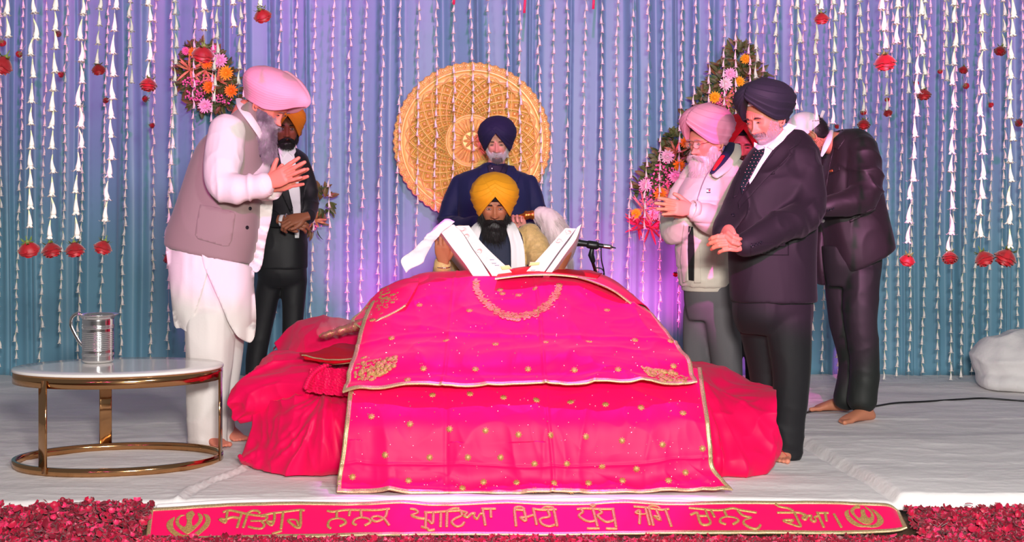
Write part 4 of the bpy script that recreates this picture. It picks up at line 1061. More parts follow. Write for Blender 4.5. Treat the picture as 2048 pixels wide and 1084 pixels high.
Tl = net([col((908, 446, 6.60), (898, 440, 6.60), (884, 444, 6.60), (873, 452, 6.60)), col((900, 452, 6.58), (884, 450, 6.57), (866, 462, 6.56), (850, 476, 6.55)),
          col((880, 466, 6.57), (866, 474, 6.56), (846, 486, 6.55), (826, 500, 6.54)), col((862, 492, 6.57), (848, 504, 6.56), (826, 514, 6.55), (802, 520, 6.54)), col((846, 524, 6.57), (838, 530, 6.56), (820, 538, 6.55), (812, 546, 6.54))], 10, 10)
Tl, _ = folds(Tl, .010, 9, 4); mk('hanging_wrap_corner', thick(Tl, -.003), m_wrap, book)
bvp = pl.copy().add(prr).bvh(); dr, ink, yl = MS(), MS(), MS()
for cx_, cy_ in ((926, 458), (958, 502), (1136, 464), (932, 472), (1118, 482)):
    for k in range(6):
        a = r4.uniform(0, 6); p = [(cx_+7*math.cos(a+q*.5)*(.4+.15*q), cy_+5*math.sin(a+q*.5)*(.4+.15*q)) for q in range(5)]
        c = [cam_ray(bvp, *q) for q in cr(p, 3)]; c = [np.array(h[0])-np.array(d)*.001 for h, d in c if h[0] is not None]
        if len(c) > 3: dr.add(tube(c, .0007, 5))
for cx_, cy_ in ((984, 526), (990, 530), (1062, 540), (1072, 542), (980, 519)):
    c = [cam_ray(bvp, cx_+q*2, cy_+(q % 2)*1.2) for q in range(5)]; c = [np.array(h[0])-np.array(d)*.001 for h, d in c if h[0] is not None]
    if len(c) > 2: ink.add(tube(c, .0012, 5))
mk('painted_flowers', dr, m_draw, book)
if len(ink.V): mk('ink_marks', ink, m_ink, book)
yl.add(patch(bvp, [(1000, 532), (1018, 530), (1024, 538), (1004, 540)], 3, .0012, .002)); yl.add(patch(bvp, [(1060, 524), (1080, 524), (1078, 530), (1058, 532)], 3, .0012, .002))
mk('yellow_wash', yl, m_yel, book)

# ================================================================ microphone on its stand
m_blk = mat('black metal', (.015, .015, .017), .35, .3); m_grl = mat('mesh steel', (.45, .43, .42), .4, .9, bump=1, bscale=900)
mic = empty('microphone', P(1190, 490, 6.95), 'black wired microphone pointing at the reader from the right', 'microphone')
a, b = P(1152, 485, 6.95), P(1222, 494, 6.95)
mk('handle', tube([a, a+(b-a)*.15, a+(b-a)*.5, a+(b-a)*.78, a+(b-a)*1.0], [.021, .017, .0145, .011, .009], 18), m_blk, mic)
mk('grille', ball(P(1146, 485, 6.95), .0245, 24, 16), m_grl, mic)
mk('connector', tube([a+(b-a)*.80, a+(b-a)*.97], .0122, 16), mat('silver collar', (.85, .83, .82), .2, 1), mic)
mk('cable_boot', tube([b, P(1231, 496, 6.95)], [.006, .003], 10), m_blk, mic)
ms_ = empty('microphone_stand', P(1192, 560, 6.96), 'black microphone stand with clip rising behind the right shoulder of the bed', 'stand')
mk('clip', tube([P(1178, 489, 6.95), P(1192, 491, 6.95)], .0215, 18, 1.0), m_blk, ms_)
mk('swivel', tube([P(1184, 498, 6.96), P(1182, 510, 6.96), P(1186, 522, 6.97)], [.011, .016, .013], 12), m_blk, ms_)
mk('pole', tube([P(1184, 520, 6.97), P(1194, 552, 7.0), P(1250, 792, 7.3)+[-.05, 0, 0], P(1262, 808, 7.34)+[-.08, 0, -.02]], .0085, 12), mat('dark chrome', (.2, .17, .17), .2, 1), ms_)
bs = P(1262, 400+1.22*FP/7.34, 7.34)+[-.08, 0, 0]
mk('round_base', lathe([(.001, .045), (.03, .04), (.12, .03), (.13, .012), (.001, .012)], 40, (bs[0], bs[1], 0)), m_blk, ms_)
cb = [P(1202, 492, 6.955), P(1203, 520, 6.96), P(1208, 545, 6.98), P(1200, 555, 7.0), P(1188, 545, 7.02), P(1192, 536, 7.03), P(1206, 540, 7.03), P(1209, 560, 7.03), P(1208, 600, 7.04), P(1212, 800, 7.3)]
mk('cable', tube(cb, .0035, 8, sm=5), m_blk, ms_)
# ================================================================ people: shared builders
m_skin = mat('skin', sr(214, 150, 120), .5, attr='Tint', sss=.08, bump=.25, bscale=260)
m_eyew = mat('eye white', sr(200, 186, 178), .2, attr='Tint', coat=.6)
m_nail = None
def mskin(name, c): return mat('skin '+name, c, .52, attr='Tint', bump=.2, bscale=240)
def rotm(yaw, pitch=0, roll=0):
    """head frame: face looks to -Y; yaw>0 turns it to +X, pitch>0 looks down, roll>0 tips to image right"""
    a, b, c = map(math.radians, (yaw, pitch, roll))
    Rz = np.array([[math.cos(a), -math.sin(a), 0], [math.sin(a), math.cos(a), 0], [0, 0, 1]])
    Rx = np.array([[1, 0, 0], [0, math.cos(b), -math.sin(b)], [0, math.sin(b), math.cos(b)]])
    Ry = np.array([[math.cos(c), 0, math.sin(c)], [0, 1, 0], [-math.sin(c), 0, math.cos(c)]])
    return Rz @ Rx @ Ry
def G(x, z, cx, cz, sx, sz): return np.exp(-((x-cx)/sx)**2-((z-cz)/sz)**2)
def head_ms(w=1.0, nose=1.0, jaw=1.0, frown=0.0):
    """head with face, ears and neck stub; eye line at z=0, about 0.235 m tall"""
    nu, nv = 150, 130
    u = np.linspace(0, 2*PI, nu, endpoint=False); u = u-.55*np.sin(u)*0.55    # denser columns towards the face (u=0)
    v = np.linspace(.02, PI-.02, nv)
    U, Vv = np.meshgrid(u, v)
    z0 = np.cos(Vv); s = np.sin(Vv)
    z = z0*np.where(z0 > 0, .118, .122)
    # skull radii vary with height
    kx = .076*w*(1-.30*np.clip(-z0, 0, 1)**1.7*(1.1-.1*jaw)-.02*np.clip(z0, 0, 1))
    kyf = .094*(1-.10*np.clip(-z0, 0, 1)**2); kyb = .100*(1-.42*np.clip(-z0, 0, 1)**1.2)
    s2 = s**.78
    x = kx*s2*np.sin(U); c = np.cos(U); y = np.where(c > 0, -kyf*s2*c*1.0, kyb*s2*(-c))
    fr = np.clip(c, 0, 1)**.7
    ax = np.abs(x)
    # flatten the face front
    y = y+fr*.012*np.clip(1-(ax/.05)**2, 0, 1)*(np.abs(z) < .09)
    f = np.zeros_like(x)
    f += G(x, z, 0, .030, .050, .018)*.004                     # brow
    f += (G(ax, z, .030, .019, .018, .007))*.006
    f -= G(ax, z, .031, .000, .017, .012)*.013                  # sockets
    f += G(ax, z, .031, -.001, .0125, .0085)*.0085              # lids and eyeball
    f -= G(ax, z, .031, -.014, .014, .004)*.0015
    nr = np.clip((.012-z)/.058, 0, 1)*(z > -.056)*(z < .02)      # nose ridge
    f += nose*np.where((z > -.056) & (z < .014), (.005+.020*nr**1.15)*np.exp(-(x/(.0075+.006*nr))**2), 0)
    f += nose*G(x, z, 0, -.043, .013, .011)*.011
    f += nose*G(ax, z, .0145, -.046, .0075, .008)*.011
    f -= G(ax, z, .008, -.0545, .005, .003)*.006
    f += G(ax, z, .046, -.028, .022, .018)*.004                 # cheek bones
    f -= G(ax, z, .050, -.062, .018, .022)*.003
    f -= (np.exp(-((ax-.021-.30*(-.045-z))/.004)**2)*((z < -.040) & (z > -.075)))*.0018   # nasolabial fold
    f += G(x, z, 0, -.068, .024, .006)*.0065+G(x, z, 0, -.079, .020, .006)*.0065          # lips
    f -= G(x, z, 0, -.0735, .027, .0018)*.005
    f -= G(x, z, 0, -.090, .020, .006)*.003
    f += G(x, z, 0, -.104, .022, .012)*.008*jaw                # chin
    f -= frown*G(ax, z, .006, .022, .0022, .012)*.003
    f -= frown*G(x, z, 0, .048, .04, .0025)*.0012+frown*G(x, z, 0, .060, .04, .0025)*.001
    y = y-f*fr
    V = np.stack([x, y, z], -1)
    i = np.arange(nv-1)[:, None]*nu; j = np.arange(nu)[None]; jn = (j+1) % nu
    Q = np.stack([i+j, i+nu+j, i+nu+jn, i+jn], -1).reshape(-1, 4)
    ms = MS(V.reshape(-1, 3), Q)
    xx, zz, yy = ms.V[:, 0], ms.V[:, 2], ms.V[:, 1]; axx = np.abs(xx); front = yy < -.05
    C = np.ones((len(ms.V), 3))
    lip = front*np.clip(G(xx, zz, 0, -.0735, .025, .0085)*1.6-.35, 0, 1)
    C *= 1-lip[:, None]*np.array([.06, .34, .28])
    rud = front*(G(axx, zz, .045, -.035, .022, .02)*.5+G(xx, zz, 0, -.045, .014, .012)*.6)
    C *= 1-rud[:, None]*np.array([0, .14, .12])
    C *= 1-(front*G(axx, zz, .031, -.006, .018, .010)*.16)[:, None]*np.array([.7, 1, .9])
    ms.C = C
    for sgn in (-1, 1):                                          # ears
        e = []
        for a in np.linspace(-1.9, 1.9, 14):
            e.append((sgn*(.078*w+.010+.005*math.cos(a)), .012-.017*math.cos(a)*-1-.004, -.012+.031*math.sin(a)))
        ms.add(tube(e, .0048, 8)); ms.add(tube([(sgn*.070*w, .012, -.012), (sgn*(.080*w), .014, -.014)], [.020, .016], 14, 1.5))
        ms.add(ball((sgn*(.080*w), .004, -.042), (.006, .007, .010), 10, 8))
    return ms
def eye_parts(par, R, c, open_=.45, skin=(.1, .05, .03), gaze=(0, 0), w=1.0, mood=None, browc=(.02, .015, .012), browlen=1.0, browthick=1.0, nb=90, seed=1):
    r = np.random.default_rng(seed)
    for sg in (-1, 1):
        eyes = MS(); lash = MS(); brow = MS(); cx = sg*.031
        nu, nv = 22, 10
        A = []
        for a in np.linspace(-1, 1, nv):
            row = []
            for b in np.linspace(-1, 1, nu):
                hgt = open_*.0085*(1-b*b)**.8
                x, z = b*.0125, a*hgt*(1.0 if a > 0 else .7)-.0018
                yb = -(.0945-.0135*(1)+.0085)+.004+(x*x+z*z)*12-.0042
                row.append((cx+x, yb, z))
            A.append(row)
        g = grid(np.array(A)); d = np.hypot(g.V[:, 0]-cx-gaze[0], (g.V[:, 2]+.0018-gaze[1]))
        g.C = np.where(d[:, None] < .0052, [[.10, .06, .04]], [[1., 1., 1.]])*np.ones((len(g.V), 3)); eyes.add(g)
        up = [(cx+b*.0132, -(.0945-.0135+.0085)+.004+(b*.0125)**2*12-.0052, open_*.0085*(1-b*b)**.8-.0012) for b in np.linspace(-1, 1, 11)]
        lash.add(tube(up, [.0003, .0007, .001, .0012, .0013, .0013, .0013, .0012, .0011, .0008, .0004], 6))
        up = [(p[0], p[1]-.0004, -(p[2]+.0012)*.7-.0026) for p in up]
        lash.add(tube(up, .0005, 5))
        for k in range(nb):
            t = r.uniform(0, 1); x = sg*(.0125+.036*browlen*t); z = .0185+.006*math.sin(t*2.2)-.004*t+r.uniform(-.0025, .0025)*browthick*(1-.5*t)
            y = -.0985+.30*(abs(x)-.02)**2*20
            L = .007; dx, dz = sg*L*(.5+.5*t), L*(.55-.9*t)
            brow.add(tube([(x, y, z), (x+dx*.5, y-.0015, z+dz*.5), (x+dx, y-.0005, z+dz)], [.0005, .0005, .0002], 4, rounded=False))
        for n, ms, mt in (('eye', eyes, m_eyew), ('eyelashes', lash, mat('lash', (.015, .01, .008), .7)), ('eyebrow', brow, mat('brow %.2f' % browc[0], browc, .7))):
            mk(n, ms.xf(R, c), mt, par)
def hair_strands(V, N, n, L, flow, rad=.0006, curl=.15, seed=0, keep=None, seg=5, lift=.35, jit=.18):
    r = np.random.default_rng(seed); idx = r.integers(0, len(V), n); ms_v, ms_q = [], []; k = 0
    if keep is not None: idx = idx[keep[idx]]
    flow = np.asarray(flow, float)
    n = len(idx); p = V[idx]; d = N[idx]*lift+(flow if flow.ndim == 1 else flow[idx])[None if flow.ndim == 1 else slice(None)]+r.normal(0, jit, (n, 3))
    d = d/np.linalg.norm(d, axis=1, keepdims=True); Ls = L*r.uniform(.5, 1.1, n)
    f2 = (flow if flow.ndim == 1 else flow[idx])
    side = np.cross(d, r.normal(0, 1, (n, 3))); side /= np.linalg.norm(side, axis=1, keepdims=True)+1e-9; oth = np.cross(d, side)
    ph = r.uniform(0, 6.28, n); pts = []
    for t in np.linspace(0, 1, seg):
        q = p+d*(Ls*t)[:, None]+f2*(.35*Ls*t*t)[:, None]+side*(curl*Ls*.35*np.sin(t*4.5+ph))[:, None]
        pts.append(q)
    V3 = []
    for s, q in enumerate(pts):
        rr = rad*(1-.75*s/(seg-1))
        for k in range(3):
            a = k*2*PI/3; V3.append(q+side*rr*math.cos(a)+oth*rr*math.sin(a))
    A = np.stack(V3, 1)                      # n, seg*3, 3
    Q = []
    for s in range(seg-1):
        for k in range(3): Q.append((s*3+k, s*3+(k+1) % 3, s*3+3+(k+1) % 3, s*3+3+k))
    Q = (np.array(Q)[None]+(seg*3*np.arange(n))[:, None, None]).reshape(-1, 4)
    return MS(A.reshape(-1, 3), Q)
def beard_part(par, R, c, blobs, mat_, strands=2600, L=.04, flow=(0, -.25, -1), curl=.2, seed=0, rad=.0007, voxel=.004, moustache=True, mn=500, name='beard', mL=.022, core=True, mcol=None, lift=.35, lip=True):
    ms = remesh([ball(np.array(b[:3]), np.array(b[3:6]), 22, 14) for b in blobs], voxel, 3)
    V = ms.V; keepv = ~((V[:, 1] < -.07) & (np.abs(V[:, 0]) < .024) & (V[:, 2] > -.085)) if lip else np.ones(len(V), bool)
    ms.disp(.0022*vn(V*[1, 1, .25], 230, seed)+.003*vn(V*[1, 1, .4], 70, seed+4))
    N = ms.normals()
    out = ms.copy() if core else MS()
    out.add(hair_strands(ms.V, N, strands, L, flow, rad, curl, seed, keepv, lift=lift))
    if moustache:
        mo = MS()
        for sg in (-1, 1):
            mo.add(tube([(sg*.002, -.112, -.058), (sg*.014, -.110, -.061), (sg*.027, -.101, -.069), (sg*.037, -.090, -.080)], [.0045, .0058, .0055, .003], 10, .8, sm=4))
        m2 = remesh([mo], .0022, 2); N2 = m2.normals()
        fl = np.stack([np.sign(m2.V[:, 0])*.9, .25+0*m2.V[:, 0], -.5-6*np.abs(m2.V[:, 0])], 1)
        hs = hair_strands(m2.V, N2, mn, mL, fl, rad, curl*.5, seed+1, lift=.25); m2.add(hs)
        mk('moustache', m2.xf(R, c), mcol or mat_, par)
    return mk(name, out.xf(R, c), mat_, par)
def beard_ms_short(par, R, c, head, mat_, n=5200, L=.010, hi=-.012, seed=0, rad=.0005, flow=(0, -.1, -1), zone=None, mcol=None, inner=None, mat2=None):
    """short beard rooted in the skin of the jaw and cheeks"""
    V = head.V; N = head.normals(); x, y, z = V.T; ax = np.abs(x)
    line = np.interp(ax, [0, .02, .035, .055, .068, .08], [-.052, -.052, -.062, -.040, .000, .02])
    keep = (z < line) & (y < .035) & (ax < .0775) & ~((ax < .022) & (np.abs(z+.0735) < .0085) & (y < -.07)) & (np.linalg.norm(V, axis=1) > .05)
    N = np.where((N*V).sum(1, keepdims=True) < 0, -N, N)
    a = keep & (ax < .032) & (z < -.078) if mat2 else np.zeros(len(V), bool)
    # even sampling
    hs = hair_strands(V, N, n*3, L, flow, rad, .25, seed, keep & ~a, lift=.5)
    mk('beard', hs.xf(R, c), mat_, par)
    if mat2: mk('chin_beard', hair_strands(V, N, int(n*1.4), L*1.5, flow, rad, .2, seed+3, a, lift=.45).xf(R, c), mat2, par)
    mo = (z < -.050) & (z > -.068) & (ax < .034) & (y < -.06)
    fl = np.stack([np.sign(x)*.6, 0*x-.1, -1+0*x], 1)
    mk('moustache', hair_strands(V, N, n*2, L*1.05, fl, rad, .1, seed+5, mo, lift=.35).xf(R, c), mcol or mat_, par)

def turban(par, R, c, mt, a=.120, b=.155, top=.176, zc=.070, zf=.074, zs=-.052, zb=-.045, nf=6, amp=.0045, seam=.35, side=1, seed=0, fat=1.0, lean=0.0, under=None, nose_out=0.0, bow=1.0, taper=.30):
    """wrapped turban; zf = height of the peak over the forehead, zs = lower edge beside the ears"""
    nu, nv = 220, 110; th = np.linspace(-PI, PI, nu, endpoint=False); t = np.linspace(0, 1, nv)
    TH, T = np.meshgrid(th, t)
    q = np.clip(np.abs(TH)/math.radians(80), 0, 1)
    edge = np.where(np.abs(TH) < math.radians(80), zf-(zf-zs)*np.sin(q*PI/2)**(1.0*bow), zs+(zb-zs)*np.clip((np.abs(TH)-math.radians(80))/math.radians(60), 0, 1))
    Z = top-(top-edge)*T**2.0
    up = np.clip((Z-zc)/(top-zc), 0, 1); dn = np.clip((zc-Z)/.12, 0, 2)
    rr = np.sqrt(np.clip(1-up**2.2, 0, 1))*(1-taper*dn**1.4)
    ax_, by_ = a*rr, b*rr
    front = np.clip(np.cos(TH), 0, 1)
    X = ax_*np.sin(TH); Y = -by_*np.cos(TH)
    # fold pattern: bands run parallel to the lower edge, fanning out from the peak
    w = (Z-edge)/(top-edge+1e-6)
    sg = np.sign(np.sin(TH)+1e-9)
    xs_ = X-side*(Z-zf)*seam                                   # crossing seam above the peak
    over = 1/(1+np.exp(-np.clip(xs_*side/.0022, -30, 30)))
    over = np.where(np.cos(TH) > -.2, over, np.where(X*side > 0, 1, 0))
    ph = w*nf+.35*over+.10*vn(np.stack([X*9, Y*9, Z*9], -1), 1, seed)+.5*(1-np.abs(np.cos(TH)))*w
    fr = ph % 1.0; saw = (fr**1.6)*np.clip((1-fr)/.10, 0, 1)
    fade = np.clip((1-w)*2.2, 0, 1)
    d = amp*saw*fade+.008*over*np.clip(front*2, 0, 1)+.0015*vn(np.stack([X, Y, Z], -1), 30, seed+3)
    d += .008*fat*np.exp(-((w-.45)/.25)**2)*np.clip(np.abs(np.sin(TH)), 0, 1)
    Nn = np.stack([X/a**2, Y/b**2, (Z-zc)/(top-zc)**2*.6], -1); Nn /= np.linalg.norm(Nn, axis=-1, keepdims=True)+1e-9
    V = np.stack([X, Y, Z], -1)+Nn*d[..., None]
    V[..., 1] -= nose_out*np.exp(-(X/.03)**2)*front*np.clip(w*0+1, 0, 1)*np.exp(-((Z-zf-.02)/.05)**2)
    V[..., 2] += lean*(-V[..., 1])
    # tuck the lower rim inwards
    r1 = V[-1].copy(); r1[:, :2] *= .965; r1[:, 2] += .001
    sk_ = np.stack([.079*np.sin(th), -.097*np.cos(th)], 1); r2 = r1.copy(); r2[:, :2] = r1[:, :2]*.15+sk_*.85; r2[:, 2] += .010
    r3 = r2.copy(); r3[:, 2] += .03
    A = np.concatenate([V, r1[None], r2[None], r3[None]], 0); m = A.shape[0]
    i = np.arange(m-1)[:, None]*nu; j = np.arange(nu)[None]; jn = (j+1) % nu
    ms = MS(A.reshape(-1, 3), np.stack([i+j, i+nu+j, i+nu+jn, i+jn], -1).reshape(-1, 4))
    ms.V = np.vstack([ms.V, [[0, 0, top+.002+lean*0]]]); ms.C = np.ones((len(ms.V), 3)); ms.T = np.stack([np.arange(nu), (np.arange(nu)+1) % nu, np.full(nu, len(ms.V)-1)], 1)
    o = mk('turban', ms.xf(R, c), mt, par)
    if under is not None:
        g = []
        for z in np.linspace(zf-.038, zf+.03, 8):
            g.append([(.083*math.sin(t_)*1.0, -.1015*math.cos(t_)+.02*(z-.03), z) for t_ in np.linspace(-.75, .75, 20)])
        mk('turban_band', thick(np.array(g), -.003).xf(R, c), under, par)
    return o

def hand_ms(wr, f, n, thumb, curl=(20, 25, 20), fcurl=None, spread=7, L=1.0, tcurl=(10, 15, 15), tang=38, tdown=15, voxel=.0027):
    """wrist point, forward, dorsal normal; thumb=+1/-1 puts the thumb on f x n side. curl: degrees per joint towards the palm"""
    f = nrm(f); n = nrm(np.asarray(n)-f*np.dot(n, f)); s = np.cross(f, n)*thumb
    W = np.asarray(wr, float); X = lambda a, b, c_: W+(f*a+s*b+n*c_)*L
    parts = [loft([(X(-.035, 0, 0), s*.027*L, n*.020*L), (X(-.012, 0, 0), s*.027*L, n*.019*L), (X(.012, 0, .001), s*.032*L, n*.017*L), (X(.045, -.001, .001), s*.040*L, n*.015*L), (X(.078, -.001, .001), s*.040*L, n*.0125*L), (X(.090, -.001, 0), s*.037*L, n*.0095*L)], 22, 2.6)]
    base = [(.088, .030), (.094, .010), (.090, -.010), (.080, -.029)]; ln = [(.042, .026, .021), (.047, .030, .022), (.043, .028, .021), (.033, .021, .018)]
    rads = [.0110, .0112, .0107, .0094]; nails = []
    for k in range(4):
        cu = (fcurl[k] if fcurl else curl); ang = 0; ya = math.radians(spread*(1.5-k)); fx, sx = math.cos(ya), math.sin(ya)
        p = np.array([base[k][0]-.012, base[k][1], 0.0]); pts = [p.copy()]; p = np.array([base[k][0], base[k][1], 0.0]); pts.append(p.copy())
        for j in range(3):
            ang += math.radians(cu[j]); dr = np.array([math.cos(ang)*fx, math.cos(ang)*sx, -math.sin(ang)])
            if j < 2:
                pts.append(p+dr*ln[k][j]*.5)
            p = p+dr*ln[k][j]; pts.append(p.copy())
        r = rads[k]; rr = [r, r*1.02, r*.93, r*1.0, r*.86, r*.92, r*.76]
        parts.append(tube([X(*q) for q in pts], np.array(rr)*L, 12))
        nn = np.array([math.sin(ang)*fx, math.sin(ang)*sx, math.cos(ang)])
        nails.append((X(*(p-dr*.006+nn*r*.62)), r))
    ta = math.radians(tang); p = np.array([.018, .024, -.006]); pts = [p.copy()]; q = np.array([.034, .038, -.010]); pts.append(q); p = q; dwn = math.radians(tdown)
    for j, l in enumerate((.034, .028)):
        ta2 = ta-math.radians(tcurl[j]); ta = ta2; dr = np.array([math.cos(ta2)*math.cos(dwn), math.sin(ta2)*math.cos(dwn), -math.sin(dwn)]); p = p+dr*l; pts.append(p.copy())
    parts.append(tube([X(*q) for q in pts], np.array([.018, .0148, .0122, .0098])*L, 14, sm=3))
    nails.append((X(*(p-dr*.006+np.array([0, 0, 1])*.006)), .010))
    ms = remesh(parts, voxel, 4, .45)
    ms.C = np.ones((len(ms.V), 3))
    for c_, r in nails:
        d = np.linalg.norm(ms.V-c_, axis=1); k = np.clip(1.5-d/(r*.62), 0, 1)[:, None]; ms.C = ms.C*(1-k)+np.array([1.22, 1.12, 1.12])*k
    # knuckle colour
    return ms
def wrinkle(ms, amp=.006, f=6, seed=0, stretch=(1, 1, 1), sharp=3, o2=.5):
    w = ms.V*np.array(stretch); q = w+.05*np.stack([vn(w, 3, seed+1), vn(w, 3, seed+2), vn(w, 3, seed+3)], 1)
    h = amp*((1-np.abs(vn(q, f, seed)))**sharp-.3)+amp*o2*((1-np.abs(vn(q, f*2.2, seed+7)))**sharp-.3)
    return ms.disp(h)
def bend_folds(ms, c, ax, amp=.006, wl=.035, R=.12, seed=0):
    """cross folds around a joint c of a sleeve whose direction is ax"""
    ax = nrm(ax); d = ms.V-np.asarray(c); a = d @ ax; r = np.linalg.norm(d, axis=1); pr_ = d-a[:, None]*ax
    q = pr_*5.5+np.outer(a/(wl*1.7)+1.6*(pr_ @ nrm([.7, .4, .6])), ax)+.35*np.stack([vn(ms.V, 9, seed), vn(ms.V, 9, seed+1), vn(ms.V, 9, seed+2)], 1)
    h = amp*1.7*np.exp(-(r/(R*1.25))**2)*((1-np.abs(vn(q, 1.0, seed+3)))**2.6-.35); return ms.disp(h)
def out_normals(ms):
    N = ms.normals(); return N
def buttons(par, bv, pts, r, mt, name='button'):
    for x, y in pts:
        h, d = cam_ray(bv, x, y)
        if h[0] is None: continue
        n = np.array(h[1]); n = n if n.dot(np.array(d)) < 0 else -n; u = nrm(np.cross(n, [0, .3, 1])); v = np.cross(n, u); c = np.array(h[0])
        ms = loft([(c+n*k, u*q, v*q) for k, q in ((-.001, r), (.003, r), (.0045, r*.9), (.0038, r*.7), (.0034, r*.1))], 18)
        mk(name, ms, mt, par)
def foot_ms(heel, toe, h=.075, w=.045, toes=True, voxel=.0045):
    """bare foot from heel to toe (world points on the floor)"""
    heel, toe = np.asarray(heel, float), np.asarray(toe, float); f = nrm((toe-heel)*[1, 1, 0]); s = np.cross(f, [0, 0, 1]); L = np.linalg.norm((toe-heel)[:2]); u = np.array([0, 0, 1.])
    X = lambda a, b, c: heel+f*a*L+s*b+u*c
    parts = [loft([(X(.02, 0, .025), s*.026, u*.022), (X(.10, 0, .036), s*.033, u*.034), (X(.28, 0, .044), s*.036, u*.040), (X(.50, 0, .036), s*.040, u*.030), (X(.72, .002, .024), s*.047, u*.019), (X(.82, .002, .018), s*.045, u*.013)], 22, 2.4),
             tube([X(.20, 0, .06), X(.16, 0, .12), X(.15, 0, .2)], [.038, .036, .040], 18)]
    for k, (b, ln, r) in enumerate(((-.030, 1.0, .0135), (-.011, .985, .0095), (.006, .95, .009), (.021, .91, .0085), (.034, .86, .008))):
        parts.append(tube([X(.74, b*.9, .018), X((.74+ln)/2, b, .018), X(ln-.02, b*1.06, .010+r*.4)], [r*1.1, r*.95, r], 12))
    return remesh(parts, voxel, 3)
# ================================================================ the people
m_shirt = mat('white cotton shirt', sr(238, 236, 236), .75, bump=.3, bscale=120)
m_suit = mat('charcoal wool', sr(23, 22, 26), .68, sheen=.04, bump=.25, bscale=500, spec=.35)
m_suit2 = mat('black suit cloth', sr(22, 22, 25), .62, sheen=.03, bump=.2, bscale=500, spec=.45)
m_navy = mat('navy wool', sr(22, 32, 68), .7, sheen=.08, bump=.3, bscale=400, spec=.3)
m_blackcloth = mat('black cloth', sr(18, 18, 22), .75, bump=.2, bscale=300)
m_btn = mat('dark button', (.01, .01, .014), .3)
m_steelb = mat('polished steel', (.8, .79, .78), .14, 1.0)
def torso(rings, n=44, power=2.35, k=4): return loft(smrings([pr(*r) for r in rings], k), n, power)
def link(*pts):
    """inner body tube through (px,py,d,radius_m)"""
    return tube([P(a, b, d) for a, b, d, r in pts], [r*(.60 if r > .085 else .72 if r > .055 else .8 if r > .032 else 1) for a, b, d, r in pts], 14, sm=3)
def mesh_at(ms, C=None):
    if C is not None: ms.C = np.ones((len(ms.V), 3))*C
    return ms
def bvp_(ms): return ms.bvh()
def world_flow(R, v): return nrm(np.asarray(R).T @ np.asarray(v, float))
def bodymesh(par, skin, inner, extra, vox=.016):
    b = remesh(inner, vox, 3)
    for e in extra: b.add(e)
    return mk('body', b, skin, par)
def cuff(c, ax, r, w=.03, t=.004):
    ax = nrm(ax); u = nrm(np.cross(ax, [0.1, .2, 1])); v = np.cross(ax, u); c = np.asarray(c)
    return loft([(c+ax*s, u*q, v*q) for s, q in ((0, r-.004), (0, r), (w*.5, r*1.01), (w, r), (w, r-.006), (w*.3, r-.01))], 26, caps=False)

